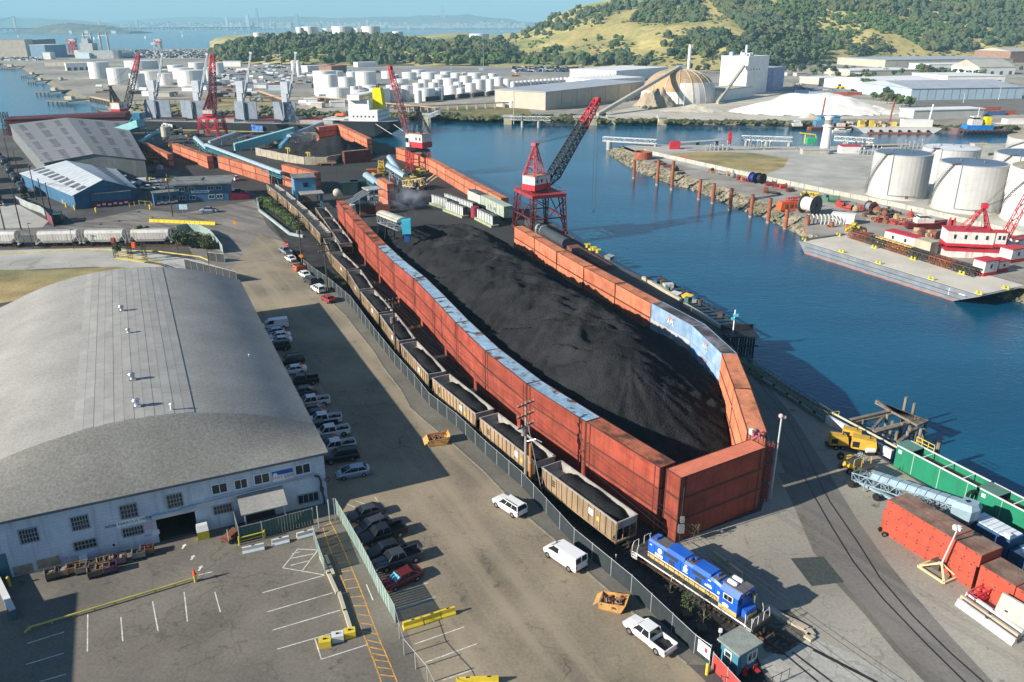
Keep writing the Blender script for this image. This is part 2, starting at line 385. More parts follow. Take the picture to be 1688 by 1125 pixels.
for x,y in((988,395),(1035,455),(1077,512)):
 p=G(*c5(x,y));mb.add([(p.x+a,p.y+b_,.019)for a,b_ in((-.12,-.45),(.12,-.45),(.12,.1),(.3,.1),(0,.5),(-.3,.1),(-.12,.1))],[tuple(range(7))])
struct(mb.build('painted_arrow',white_p))
# rails along the wharf
rail_m=M('rail_steel',(.09,.075,.065),.45,.8,.2,2);railtop=M('rusty_rail',(.16,.08,.045),.7,.4,.3,2)
R1=PX([(1215,600),(1260,664),(1287,703),(1311,742),(1323,780),(1343,820),(1373,872),(1407,927),(1456,988),(1527,1062),(1591,1125),(1700,1225)],.02)
R2=PX([(1225,590),(1260,643),(1293,682),(1320,730),(1344,780),(1367,826),(1413,893),(1450,952),(1505,1016),(1567,1077),(1616,1120),(1730,1220)],.02)
for r in(R1,R2):
 mb=MB()
 for a,b in zip(r,r[1:]):mb.bar(a,b,.16,.04)
 struct(mb.build('rail',rail_m))
# curved tyre marks on the junction
tm_=M('tyre_mark',(.075,.068,.06),.9,var=.3,scale=.8);mb=MB();rr=random.Random(12)
for k in range(26):
 cx,cy,R0=-52+rr.uniform(-9,5),236+rr.uniform(-10,12),rr.uniform(9,26);a0=rr.uniform(-2.6,1.2);a1=a0+rr.uniform(.5,1.5);e=rr.uniform(1.0,1.7)
 P_=[Vc((cx+math.cos(a0+(a1-a0)*i/14)*R0,cy+math.sin(a0+(a1-a0)*i/14)*R0*e,.012))for i in range(15)]
 for a,b in zip(P_,P_[1:]):
  n=Vc((-(b-a).y,(b-a).x,0)).normalized()*.14;mb.face([a-n+U(.0001*k),a+n+U(.0001*k),b+n+U(.0001*k),b-n+U(.0001*k)])
for k in range(9):
 a,b=G(rr.uniform(60,240),355+k*2.2),G(rr.uniform(330,400),352+k*4.5);n=Vc((-(b-a).y,(b-a).x,0)).normalized()*.13;z=U(.0125+.0001*k);mb.face([a-n+z,a+n+z,b+n+z,b-n+z])
struct(mb.build('tyre_marks',tm_))
# ---------------------------------------------------------------- shipping containers and the walls built of them
c_red=M('container_red',(.32,.068,.042),.62,0,.22,.5,.1,6,(.26,.05,.03),.4,.6,.1,rand=.18,streak=((.1,.04,.03),.55))
c_org=M('container_orange',(.54,.185,.1),.65,0,.16,.5,.1,6,(.42,.12,.06),.3,.6,.1,rand=.18,streak=((.25,.09,.05),.5))
c_dk=M('container_maroon',(.2,.045,.035),.62,0,.16,.5,.1,6,(.13,.035,.03),.4,.6,.1,rand=.12,streak=((.07,.03,.02),.4))
c_blue=M('container_blue',(.24,.36,.5),.6,0,.16,.5,.1,6,(.16,.27,.4),.3,.58,.1,rand=.12,streak=((.2,.1,.05),.35))
c_grey=M('container_grey',(.42,.43,.46),.6,0,.15,.5,.1,6,rand=.06,streak=((.2,.1,.06),.35))
c_navy=M('container_navy',(.03,.09,.2),.6,0,.16,.5,.1,6,rand=.06,streak=((.05,.05,.05),.35))
r_red=M('roof_rust_red',(.42,.13,.07),.75,0,.25,.8,.2,5,(.1,.045,.03),.35,.53,.07,rand=.1)
r_org=M('roof_rust_orange',(.5,.19,.1),.75,0,.22,.8,.2,5,(.2,.08,.045),.4,.6,.08,rand=.1)
r_blue=M('roof_pale_blue',(.27,.4,.5),.7,0,.2,.8,.2,5,(.1,.06,.045),.55,.585,.05,rand=.08)
r_brown=M('roof_brown',(.16,.1,.075),.8,0,.25,.8,.2,5,(.25,.18,.13),.4,.55,.1)
r_dark=M('roof_sooty',(.06,.055,.055),.8,0,.3,.8,.2,5,(.16,.16,.18),.3,.55,.1)
frame_d=M('container_frame_dark',(.1,.035,.025),.7,0,.2,.5,.1,6)
lockm=M('lock_rod_steel',(.3,.27,.25),.5,.6)
def cont_proto(Lc,Hc,side,roof,frame,W=2.44):
 def make():
  t=Th('shipping_container',None,'shipping container')
  n=int(Lc/.29);x0=-Lc/2+.12;dx=(Lc-.24)/(2*n)
  def corr(y,s,z0,z1):
   vs=[];fs=[]
   for i in range(2*n+1):
    d=.036 if i%2 else-.036
    vs+=[(x0+i*dx,y+s*d,z0),(x0+i*dx,y+s*d,z1)]
   for i in range(2*n):fs.append((2*i,2*i+2,2*i+3,2*i+1)if s<0 else(2*i+1,2*i+3,2*i+2,2*i))
   return vs,fs
  for s in(-1,1):MB().add(*corr(s*(W/2-.05),s,.16,Hc-.1)).l('side_panel',side,t)
  vs=[];fs=[]
  for i in range(2*n+1):
   d=-.0 if i%2 else-.05
   vs+=[(x0+i*dx,-W/2+.07,Hc-.015+d),(x0+i*dx,W/2-.07,Hc-.015+d)]
  for i in range(2*n):fs.append((2*i,2*i+2,2*i+3,2*i+1))
  MB().add(vs,fs).l('roof',roof,t)
  f=MB()
  for s in(-1,1):
   f.box(0,s*(W/2-.04),0,Lc-.2,.08,.16);f.box(0,s*(W/2-.04),Hc-.1,Lc-.2,.08,.1)
   f.box(s*(Lc/2-.05),0,0.002,.1,W-.2,.15);f.box(s*(Lc/2-.05),0,Hc-.11,.1,W-.2,.1)
   for q in(-1,1):f.box(s*(Lc/2-.07),q*(W/2-.07),0.001,.14,.142,Hc)
   if Lc>13:
    for q in(-1,1):f.box(s*6.0,q*(W/2-.035),.16,.14,.075,Hc-.26)
  f.box(0,0,.02,Lc-.3,W-.3,.1)
  f.l('frame',frame,t)
  ne=8;e=MB();ys=[-W/2+.14+i*(W-.28)/(2*ne)for i in range(2*ne+1)]
  e.add([(Lc/2-.05+(.02 if i%2 else-.02),y,z)for i,y in enumerate(ys)for z in(.14,Hc-.1)],[(2*i,2*i+2,2*i+3,2*i+1)for i in range(2*ne)])
  e.l('end_panel',side,t)
  for q in(-1,1):
   d=MB().box(-Lc/2+.06,q*(W/4-.06),.14,.06,W/2-.14,Hc-.24)
   for k in(-.28,.28):d.bar((-Lc/2-.0,q*(W/4-.06)+k,.12),(-Lc/2-.0,q*(W/4-.06)+k,Hc-.08),.045,m=1)
   d.l('door',[side,lockm],t)
  return t
 return Kind(make)
PROTO={}
def container(Lc,Hc,style,loc,rz,label,group):
 side,roof,frame=style
 k=(Lc,Hc,side.name,roof.name)
 if k not in PROTO:PROTO[k]=cont_proto(Lc,Hc,side,roof,frame)
 return PROTO[k].put(loc,rz,label,group)
RED,ORG,BLU,GRY=(c_red,r_red,frame_d),(c_org,r_org,frame_d),(c_blue,r_dark,c_blue),(c_grey,r_dark,c_grey)
REDB=(c_red,r_blue,frame_d);DKR=(c_dk,r_brown,frame_d)
def resample(P,step):
 out=[V2(P[0])];P=[V2(p)for p in P];pos=0;cur=P[0];i=0;need=step
 while i<len(P)-1:
  d=(P[i+1]-cur).length
  if d>=need:cur=cur+(P[i+1]-cur).normalized()*need;out.append(cur.copy());need=step
  else:need-=d;i+=1;cur=P[i]
 return out
TIER=('bottom','middle','top')
def wall(P,side,Lc,Hc,tiers,style,where,group,z0=0.0,jit=.04):
 """P: outer top edge, side: +1 when the containers lie left of P's direction; style(i, tier) picks the paint"""
 pts=resample(P,Lc+.08);rnd=random.Random(len(P)*31)
 for i,(a,b)in enumerate(zip(pts,pts[1:])):
  d=(b-a).normalized();n=Vc((-d.y,d.x,0))*side
  c=(a+b)/2+n*1.22
  for t in range(tiers):
   cc=c+n*rnd.uniform(-jit,jit)+d*rnd.uniform(-.03,.03)
   st=style(i,t)
   nm={'container_red':'red','container_orange':'orange','container_blue':'blue','container_grey':'pale grey','container_maroon':'maroon'}[st[0].name]
   tn=TIER[t]if tiers==3 else('bottom','top')[t]
   extra='blue-roofed 'if st[1]is r_blue and t==tiers-1 else''
   container(Lc,Hc,st,(cc.x,cc.y,z0+t*Hc),math.atan2(d.y,d.x)+(math.pi if i%2 else 0),
     f'{extra}{nm} container, {tn} tier, {nth(i)} along {where}',group)
 return pts
LW=[(17.1,79.6),(8.9,92.0),(2.1,102.6),(-4.0,114.4),(-9.0,126.0),(-13.8,138.4),(-19.0,151.6),(-24.5,163),(-28.8,172.6),(-33.2,183.6),(-37.5,194.2),(-42,206),(-46.6,218),(-51.9,232.4)]
LWp=wall(LW,-1,13.72,2.9,3,lambda i,t:REDB if(t==2 and 1<=i<=7)else RED,'the coal train wall from the locomotive','containers of the wall facing the coal train')
RW=[(31.9,88.2),(33.2,98),(34.9,114.4),(32.6,128.0),(26.8,140.6),(21.6,152.8),(17.0,163.2),(12.3,174.4),(7.6,186.6),(3.0,198.0),(-1.4,208.4)]
def rws(i,t):
 if i in(2,3):return GRY if(i==3 and t==1)else BLU
 return ORG if i>3 else(c_org,r_org,frame_d)
wall(RW,1,13.72 if False else 12.9,2.9,3,rws,'the waterside coal wall from its near end','containers of the waterside coal wall')
ec=(V2(18.8,77.3)+V2(30.9,84.6))/2;ea=ang((18.8,77.3),(30.9,84.6));en=Vc((-math.sin(ea),math.cos(ea),0))
for t in range(3):
 c=ec+en*1.22;container(13.72,2.9,(c_red,M('roof_fresh_red',(.5,.15,.09),.7,0,.15,.8,.1,5),frame_d),(c.x,c.y,t*2.9),ea+math.pi,f'dark red container crossing the head of the coal pile, {TIER[t]} of its three','containers of the end wall')
R2W=PX([(652,243),(692,255.6),(716,267),(748,285.6),(765,295),(784,305),(804.5,315.6),(832,330)],5.2)
wall(R2W,1,12.19,2.6,2,lambda i,t:ORG,'the quay wall from the far crane','containers of the quay wall')
NWp=PX([(238,233),(290,256)],5.2);wall([NWp[0],NWp[1]],-1,12.19,2.6,2,lambda i,t:ORG,'the shed-side wall from the teal conveyor','containers of the shed-side wall')
NW2=PX([(292,236),(364,262)],5.2);wall([NW2[0],NW2[1]],-1,12.19,2.6,2,lambda i,t:ORG,'the staggered wall behind the blue conveyor','containers of the staggered wall')
MW=PX([(367,256),(475,287)],5.2);wall([MW[0],MW[1]],-1,12.19,2.6,2,lambda i,t:ORG,'the office-side wall from its far end','containers of the office-side wall')
MW2=PX([(473,270),(557,291)],7.8);wall([MW2[0],MW2[1]],-1,12.19,2.6,3,lambda i,t:ORG,'the control-house wall','containers of the control-house wall')
PW=PX([(563,205),(619,231)],7.8);wall([PW[0],PW[1]],-1,12.19,2.6,3,lambda i,t:ORG,'the wall of the far coal pad, from the ship','containers of the far coal pad')
PW2=PX([(525,210),(566,205)],7.8);wall([PW2[0],PW2[1]],1,12.19,2.6,3,lambda i,t:ORG,'the back wall of the far coal pad','back containers of the far coal pad')
a=G(566,271);b=G(614,266);d=(b-a).normalized()
for t in range(2):container(12.19,2.6,DKR,(*((a+b)/2+Vc((-d.y,d.x,0))*1.3).xy,t*2.6),ang(a,b),f'{"upper" if t else "lower"} of two maroon containers stacked before the far coal pad','maroon pair by the far coal pad')
a=G(619,328,0);b=G(646,347,0);d=(b-a).normalized();n=Vc((-d.y,d.x,0))
for t in range(3):container(12.19,2.6,ORG,(*((a+b)/2+n*1.2).xy,t*2.6),ang(a,b),f'orange container beside the dust plume, {TIER[t]} of its stack','stack beside the dust plume')
# writing on the blue containers
def text(name,s,size,loc,ux,up,mat,parent=None,ext=.004,align='CENTER'):
 c=bpy.data.curves.new(name,'FONT');c.body=s;c.size=size;c.extrude=ext;c.align_x=align;c.align_y='CENTER'
 o=bpy.data.objects.new(name,c);SC.collection.objects.link(o);c.materials.append(mat)
 ux=Vc(ux).normalized();up=Vc(up).normalized();nz=ux.cross(up)
 m=Matrix((ux,up,nz)).transposed().to_4x4();m.translation=Vc(loc)
 if parent is not None:
  m=rootmat(parent).inverted()@m;own(o,parent)
 me=bpy.data.meshes.new_from_object(o);k=bpy.data.objects.new(name,me);SC.collection.objects.link(k)
 if parent is not None:CH[parent.name].remove(o);own(k,parent)
 k.matrix_local=m;bpy.data.objects.remove(o);return k
wht=M('white_lettering',(.75,.75,.72),.6,var=.08)
rwp=resample(RW,12.98)
for i in(2,3):
 a,b=rwp[i],rwp[i+1];d=(b-a).normalized();n=Vc((-d.y,d.x,0));c=(a+b)/2+n*2.5
 for t in((2,1)if i==2 else(2,)):
  par=[o for o in bpy.data.objects if o.get('label','').startswith(f'blue container, {TIER[t]} tier, {nth(i)} along')][0]
  text('lettering','APL',1.25,(c.x,c.y,t*2.9+1.35),-d,(0,0,1),wht,par)
  MB().add([(*(c-d*q+n*.02).xy,z+t*2.9)for q,z in((-.9,2.05),(.9,2.05),(.9,2.3),(-.9,2.3))],[(0,1,2,3)]).build('logo_stripe',M('logo_red',(.6,.2,.12),.6),par)
 if i==3:
  par=[o for o in bpy.data.objects if o.get('label','').startswith(f'pale grey container, middle tier, {nth(i)} along')][0]
  text('lettering','seaway',.8,(c.x,c.y,2.9+1.0),-d,(0,0,1),wht,par)
  MB().add([(*(c-d*q+n*.02).xy,2.9+z)for q,z in((-1.3,1.5),(1.3,1.5),(.5,2.1),(0,1.75))],[(0,1,2,3)]).build('logo_wave',wht,par)

# ---------------------------------------------------------------- coal heaps
coal=M('coal',(.022,.0228,.0245),1,0,.25,.25,.35,7,(.032,.033,.036),.12,.5,.2,bump=.3,bscale=4.2,spec=.04)
def seglen_dist(x,y,P):
 best=np.full(x.shape,1e9)
 for(ax,ay),(bx,by)in zip(P,P[1:]):
  dx,dy=bx-ax,by-ay;t=np.clip(((x-ax)*dx+(y-ay)*dy)/(dx*dx+dy*dy),0,1)
  best=np.minimum(best,np.hypot(x-ax-t*dx,y-ay-t*dy))
 return best
def inside(x,y,P):
 r=np.zeros(x.shape,bool);n=len(P)
 for i in range(n):
  ax,ay=P[i];bx,by=P[(i+1)%n]
  c=((ay>y)!=(by>y))&(x<(bx-ax)*(y-ay)/(by-ay+1e-12)+ax);r^=c
 return r
def vnoise(x,y,sc,seed):
 r=np.random.RandomState(seed);g=r.rand(128,128);u=x*sc+500.0;v=y*sc+500.0
 iu=np.floor(u).astype(int);iv=np.floor(v).astype(int);fu=u-iu;fv=v-iv;fu=fu*fu*(3-2*fu);fv=fv*fv*(3-2*fv)
 a=g[iu%128,iv%128];b=g[(iu+1)%128,iv%128];c=g[iu%128,(iv+1)%128];d=g[(iu+1)%128,(iv+1)%128]
 return(a*(1-fu)+b*fu)*(1-fv)+(c*(1-fu)+d*fu)*fv
def grid_mesh(name,X,Y,Z,keep,mat,smooth=True):
 ny,nx=X.shape;idx=-np.ones(X.shape,int);
 q=keep[:-1,:-1]&keep[1:,:-1]&keep[:-1,1:]&keep[1:,1:]
 use=np.zeros(X.shape,bool);use[:-1,:-1]|=q;use[1:,:-1]|=q;use[:-1,1:]|=q;use[1:,1:]|=q
 idx[use]=np.arange(use.sum());vs=np.stack([X[use],Y[use],Z[use]],1)
 jj,ii=np.nonzero(q);fs=np.stack([idx[jj,ii],idx[jj,ii+1],idx[jj+1,ii+1],idx[jj+1,ii]],1)
 me=bpy.data.meshes.new(name);me.vertices.add(len(vs));me.vertices.foreach_set('co',vs.astype('f').ravel())
 me.loops.add(fs.size);me.loops.foreach_set('vertex_index',fs.ravel().astype('i'))
 me.polygons.add(len(fs));me.polygons.foreach_set('loop_start',np.arange(0,fs.size,4).astype('i'));me.polygons.foreach_set('loop_total',np.full(len(fs),4,'i'))
 me.update(calc_edges=True);me.validate();me.materials.append(mat)
 if smooth:me.polygons.foreach_set('use_smooth',np.ones(len(fs),bool))
 o=bpy.data.objects.new(name,me);SC.collection.objects.link(o);return o
def inner(P,off,k):
 P=[V2(p)for p in P];out=[]
 for i,p in enumerate(P):
  d=(P[min(i+1,len(P)-1)]-P[max(i-1,0)]).normalized();out.append(tuple((p+Vc((-d.y,d.x,0))*off*k).xy))
 return out
Lin=inner(LW,2.55,-1);Rin=inner(RW,2.55,1)
area=Lin[:-1]+[(-36,214),(-20,216),(-8,213)]+Rin[::-1]+[(30.0,88.6),(19.2,82.0)]
X,Y=np.meshgrid(np.arange(-50,42,.3),np.arange(76,232,.3))
ins=inside(X,Y,area)
dl=seglen_dist(X,Y,Lin);dr=seglen_dist(X,Y,Rin)
wob=(vnoise(X,Y,.11,5)-.5)*3.0
slope=.62
# far foot, near cone, transverse folds left by the stacker, flutes running down the flanks
axis=np.interp(Y,[95,100,116,130,141,160,180,200,215],[17,16.8,14.2,12.0,8.0,.5,-7.5,-16,-23]);ac=X-axis
ph=(Y+.42*ac+.022*ac*ac)/3.7+(vnoise(X,Y,.16,3)-.5)*1.5;fr_=ph-np.floor(ph);r_=np.where(fr_<.72,fr_/.72,(1-fr_)/.28);r_=r_*r_*(3-2*r_)
amp=.35+.9*vnoise(X,Y,.2,14);lobe=(Y+.5*ac)/31+.2;lobe=lobe-np.floor(lobe)
cells=vnoise(X*.9+Y*.3,Y*.9-X*.3,.42,19)
top=np.interp(Y,[100,106,118,150,190,203],[9.9,10.6,11.2,11.2,10.6,9.2])+.95*amp*r_+(cells-.5)*1.5*amp-.010*ac*ac+.5*np.maximum(0,vnoise(X,Y,.33,44)-.45)*2
flank=np.minimum(4.9+dl*.64+1.6*(lobe-.5),3.3+dr*.57+wob*.4)+(r_-.5)*.8+(vnoise(X*.8+Y*.55,Y*.12,.8,9)-.5)*.5
dy=np.maximum(0,105-Y);dx=np.maximum(0,np.abs(X-16.9)-1.2);near=np.where(dy>0,10.4-.62*np.hypot(dx,dy)+(vnoise(np.arctan2(dy,X-16.9)*14,dy*.1,.9,6)-.5)*.5,99)
far_=(206-Y-(X+20)*.12)*.5+3+wob
def smin(a,b,k=.8):h=np.clip(.5+.5*(b-a)/k,0,1);return b*(1-h)+a*h-k*h*(1-h)
Z=smin(smin(smin(top,flank),near),far_)+(vnoise(X,Y,.9,11)-.5)*.42+(vnoise(X,Y,2.2,12)-.5)*.16+(vnoise(X,Y,3.2,15)-.5)*.08
Z=np.where(ins,np.clip(Z,.02,13),0)
keep=ins&(Z>.03)
o=grid_mesh('coal_heap',X,Y,Z,ins,coal);tag(o,'huge black coal heap with overlapping mounds inside the red container walls','coal heap')
# smaller heap of the far pad
pad=[G(x,y)for x,y in((440,268),(575,262),(622,262))]
X,Y=np.meshgrid(np.arange(-135,-55,.8),np.arange(330,470,.8))
Hh=np.full(X.shape,-5.0);rng=random.Random(8)
crest=[G(468,238,4),G(495,231,7),G(530,224,9.5),G(553,217,11.5),G(575,226,8),G(603,240,4)]
cz=[4,6.5,8.5,9.8,6.5,3.0]
for(a,b,za,zb)in zip(crest,crest[1:],cz,cz[1:]):
 for k in range(6):
  q=a.lerp(b,k/6);hh=za+(zb-za)*k/6+rng.uniform(-.4,.4)
  Hh=np.maximum(Hh,hh-np.hypot(X-q.x-rng.uniform(-1,1),Y-q.y)*.58)
Hh+=(vnoise(X*.9+Y*.2,Y*.3,.5,4)-.5)*.9
o=grid_mesh('coal_heap',X,Y,np.maximum(Hh,0),Hh>-.2,coal);tag(o,'smaller black coal heap on the far pad beside the moored ship','coal heap')

# ---------------------------------------------------------------- arched shed in the foreground
w_shade_blue=M('painted_block_wall',(.56,.62,.69),.85,0,.12,.4,.08,5,(.45,.52,.62),.25,.55,.12,wave=('Z',.785,.3),streak=((.2,.2,.22),.4))  # blue cast of the shaded front is put into the wall colour
wt=w_shade_blue.node_tree # courses of blockwork
shed_roof=M('shingle_roof',(.33,.318,.29),.92,0,.12,.15,.14,3.2,(.28,.27,.245),.05,.5,.2,bump=.03,bscale=5,streak=((.18,.17,.16),.25))
strip_m=M('roll_roofing',(.33,.32,.292),.9,0,.12,.4,.06,4,rand=.06,streak=None)
shed=Th('arched_shed','large arched grey-roofed warehouse with pale block walls tinted shade-blue beside the car park','warehouse',(BC.x,BC.y,0),BU.to_2d().angle_signed(Vc((1,0)))if False else math.atan2(BU.y,BU.x))
Wd,Ln,EZ=42.0,77.6,7.25
def arcz(u):t=(u+Wd/2)/(Wd/2);return EZ+5.0*(1-abs(t)**2.1)
us=[-Wd*i/28 for i in range(29)]
mb=MB();fr=[]
hip=8.0
rows=[]
ovr=.45
for v in(hip,20,32,44,56,68,Ln+.3):rows.append([(u+(ovr if u==0 else(-ovr if u==-Wd else 0)),v,arcz(u)+.12)for u in us])
mb.loft(rows,cap=False,closed=False)
rowsf=[]
for j in range(9):
 t=j/8;v=-ovr+(hip+ovr)*t;
 rowsf.append([(u+(ovr if u==0 else(-ovr if u==-Wd else 0)),v,(EZ+.05)+(arcz(u)+.12-EZ-.05)*t**.92)for u in us])
mb.ls('roof',shed_roof,shed)
MB().loft(rowsf,cap=False,closed=False).ls('front_hip',M('hip_shingle',(.235,.228,.2),.92,0,.12,.2,.2,3.2,(.2,.192,.17),.08,.5,.2,bump=.03,bscale=5),shed)
e=MB();e.box(-Wd/2,-ovr-.04,EZ-.22,Wd+.9,.1,.3)
for u in(0,-Wd):e.box(u+(ovr+.04 if u==0 else-ovr-.04),Ln/2,EZ-.2,.1,Ln+.9,.3)
e.l('eaves_board',M('eaves_dark',(.13,.14,.15),.8),shed)
# walls with the doorway cut out
def wallbox(name,x0,x1,z0,z1):MB().box((x0+x1)/2,.15,z0,x1-x0,.3,z1-z0).l(name,w_shade_blue,shed)
def uvz(px,py): # photograph point on the front wall plane -> (u, z)
 d=_ray(px,py);o_=U(CAMZ);nrm=-BV;t=(BC-o_).dot(nrm)/d.dot(nrm);p=o_+d*t;return((p-BC).dot(BU),p.z)
def c5p(x,y):return uvz(x/3.261,780+y/3.261)
def c4p(x,y):return uvz(360+x/6.25,720+y/6.25)
dA=c5p(862,385)[0];dB=c5p(1070,345)[0];dH=c5p(862,238)[1]
wallbox('wall',-Wd,dA,0,EZ);wallbox('wall',dB,0,0,EZ);wallbox('wall',dA,dB,dH,EZ)
for(x,y,sx,sy)in((0-.15,Ln/2,.3,Ln-.6),(-Wd+.15,Ln/2,.3,Ln-.6)):MB().box(x,y,0,sx,sy,EZ).l('wall',w_shade_blue,shed)
g=MB();ptsg=[(u,arcz(u))for u in us]
g.loft([[(u,Ln-.3+dv,z)for u,z in[(-Wd,0)]+ptsg[::-1]+[(0,0)]]for dv in(0,.28)]);g.l('gable_wall',w_shade_blue,shed)
MB().box(-Wd/2,6,.0,Wd-1,11,.02).l('floor_slab',M('dark_floor',(.03,.03,.03)),shed)
hood=MB().tube((dA-.3,-.25,dH+.25),(dB+.3,-.25,dH+.25),.3,n=10);hood.l('roller_door_hood',M('offwhite_metal',(.55,.56,.54),.6),shed)
# pilaster strip where the wall steps forward, door jambs
glassd=M('dark_window_glass',(.02,.03,.04),.12,0,.3,1.0,spec=.6);mullion=M('window_bar_paint',(.33,.35,.36),.7);whitef=M('white_window_frame',(.75,.76,.76),.6)
def window(parent,x0,x1,z0,z1,nx,nz,bar=mullion,y=-.0,w=.06,glass=glassd,frame_w=.09):
 f=MB();yy=y-.05
 for a,b,c,d in((x0,x1,z0-frame_w,z0),(x0,x1,z1,z1+frame_w)):f.box((a+b)/2,yy,c,b-a+2*frame_w,.12,d-c)
 for a in(x0,x1):f.box(a+(-frame_w/2 if a==x0 else frame_w/2),yy,z0,frame_w,.12,z1-z0)
 for i in range(1,nx):f.box(x0+(x1-x0)*i/nx,yy,z0,w,.07,z1-z0)
 for i in range(1,nz):f.box((x0+x1)/2,yy,z0+(z1-z0)*i/nz-w/2,x1-x0,.064,w)
 o=f.l('window',bar,parent)
 g=MB()
 for i in range(nx):
  for j in range(nz):
   xa=x0+(x1-x0)*i/nx+w/2;xb=x0+(x1-x0)*(i+1)/nx-w/2;za=z0+(z1-z0)*j/nz+w/2;zb=z0+(z1-z0)*(j+1)/nz-w/2
   g.box((xa+xb)/2,yy+.03,za,xb-xa,.01,zb-za)
 g.l('pane',glass,o);return o
for p,q,nx,nz in(((97,308),(212,355),6,3),((377,240),(483,285),6,3),((640,178),(742,222),5,3),((893,122),(985,165),5,3),
     ((396,378),(520,380),6,2),((657,305),(772,310),7,2),((1147,185),(1248,190),6,2)):
 a=c5p(p[0],p[1]);b=c5p(*q);hh=1.65 if nz==3 else 1.05
 zc=(a[1]+b[1])/2-.1;window(shed,a[0],b[0],zc-hh/2,zc+hh/2,nx,nz)
for p,q in(((1140,88),(1220,78)),((1262,62),(1328,55))):
 a=c5p(*p);b=c5p(*q);zc=(a[1]+b[1])/2;window(shed,a[0],b[0],zc-.6,zc+.6,2,1,whitef,w=.07)
for p,q in(((370,440),(525,425)),((795,345),(942,320))):
 a=c4p(*p);b=c4p(*q);zc=(a[1]+b[1])/2;window(shed,a[0],b[0],zc-.62,zc+.62,2,1,whitef,w=.07)
a=c4p(822,640);b=c4p(1030,620);zc=(a[1]+b[1])/2;window(shed,a[0],b[0],zc-.6,zc+.6,4,1)
# boarded window openings, small hatch
board=M('weathered_plywood',(.33,.27,.2),.9,var=.3,scale=1.5)
for p,q in(((72,520),(182,515)),((197,480),(325,478))):
 a=c5p(*p);b=c5p(*q);zc=(a[1]+b[1])/2
 bo=MB().box((a[0]+b[0])/2,-.04,zc-.55,b[0]-a[0],.07,1.1);bo.l('boarded_opening',board,shed)
a=c5p(448,445);MB().box(a[0],-.3,a[1]-.3,.8,.6,.5).box(a[0],-.6,a[1]-.32,.86,.1,.2).l('vent_hood',whitef,shed)
# pipes
pm=M('pale_pipe',(.5,.52,.54),.5,.2);mb=MB()
z1,z2=c5p(1060,165)[1],c4p(960,400)[1];uA,uB=c5p(975,180)[0],c4p(985,400)[0]
mb.tube((uA,-.25,z1-.1),(uB,-.25,z2),.09,n=6);mb.tube((uA+2.4,-.14,z1+.35),(uB+.2,-.14,z2+.3),.05,n=5)
for k in range(9):mb.box(uA+(uB-uA)*k/8,-.14,z1-.3+(z2-z1)*k/8,.06,.3,.3)
mb.l('wall_pipe',pm,shed)
dk=M('dark_pipe',(.05,.055,.06),.5,.3);mb=MB()
mb.path([Vc((uB,-.25,z2)),Vc((uB+.45,-.3,z2-.15)),Vc((uB+.7,-.35,z2-.8)),Vc((uB+.7,-.35,z2-2.2)),Vc((uB+.9,-.35,z2-3.4)),Vc((uB+.9,-.35,.1))],.13,7)
mb.l('downpipe',dk,shed)
mb=MB();mb.box(uB+.72,-.35,z2-2.3,.42,.42,.5);mb.l('fan_housing',dk,shed)
mb=MB();cx,zc=uB+1.55,z2-.3
for k in range(14):
 t0,t1=2*math.pi*k/14,2*math.pi*(k+1)/14
 mb.tube((cx+.3*math.cos(t0),-.08,zc-.7+.3*math.sin(t0)),(cx+.3*math.cos(t1),-.08,zc-.7+.3*math.sin(t1)),.05,n=5)
mb.l('hose_reel',dk,shed)
# ridge strip of roll roofing sheets laid with seams
for i in range(12):
 u0=-26.8+i*13.3/12;u1=u0+13.3/12-.03;rr=random.Random(i);v=hip+.4-rr.uniform(0,4)
 while v<Ln:
  v2=min(v+rr.uniform(7.5,9.5),Ln+.2);va=max(v,hip+.15)
  if v2-va>.3:
   zz=lambda u,k:arcz(u)+.135+.022*(i%2)+k
   MB().hexa([(u0,va,zz(u0,0)),(u1,va,zz(u1,0)),(u1,v2-.04,zz(u1,0)),(u0,v2-.04,zz(u0,0)),(u0,va,zz(u0,.02)),(u1,va,zz(u1,.02)),(u1,v2-.04,zz(u1,.02)),(u0,v2-.04,zz(u0,.02))]).l('roofing_sheet',strip_m,shed)
  v=v2
mb=MB();mb.sheet([(-.2,-.4),(-.2,9),(-3.5,.2),(-7,-.4)],0)
o=MB().add([(.42,-.43,EZ+.1),(.42,8.2,EZ+.16),(-.9,5.2,arcz(-.9)-.5),(-6.2,-.43,EZ+.1)],[(0,1,2,3)])
# roof ventilators
galv=M('galvanised_steel',(.55,.56,.57),.35,.7)
def vent():
 t=Th('turbine_vent',None,'roof vent');MB().box(0,0,0,1.0,1.0,.3).l('curb',galv,t)
 MB().lathe([(.33,.3),(.3,.62)],12).l('neck',galv,t)
 h=MB();n=14
 for i in range(n):
  a0=2*math.pi*i/n;a1=a0+.36
  for(r0,z0),(r1,z1)in zip([(.3,.62),(.5,.8),(.52,1.0),(.36,1.22)],[(.5,.8),(.52,1.0),(.36,1.22),(.05,1.32)]):
   h.add([(r0*math.cos(a0),r0*math.sin(a0),z0),(r0*.93*math.cos(a1),r0*.93*math.sin(a1),z0),(r1*.93*math.cos(a1),r1*.93*math.sin(a1),z1),(r1*math.cos(a0),r1*math.sin(a0),z1)],[(0,1,2,3)])
 h.l('turbine_head',galv,t);return t
VK=Kind(vent)
for i,(u,v,s)in enumerate(((-21.0,51.0,.8),(-20.2,39.6,.6),(-20.1,20.5,.85),(-19.8,11.6,.9))):
 p=B(u,v,arcz(u)+.14);VK.put(p,.4,f'silver turbine vent on the shed roof, {nth(3 - i)} from its front hip','turbine vents on the shed roof',(s,s,s))
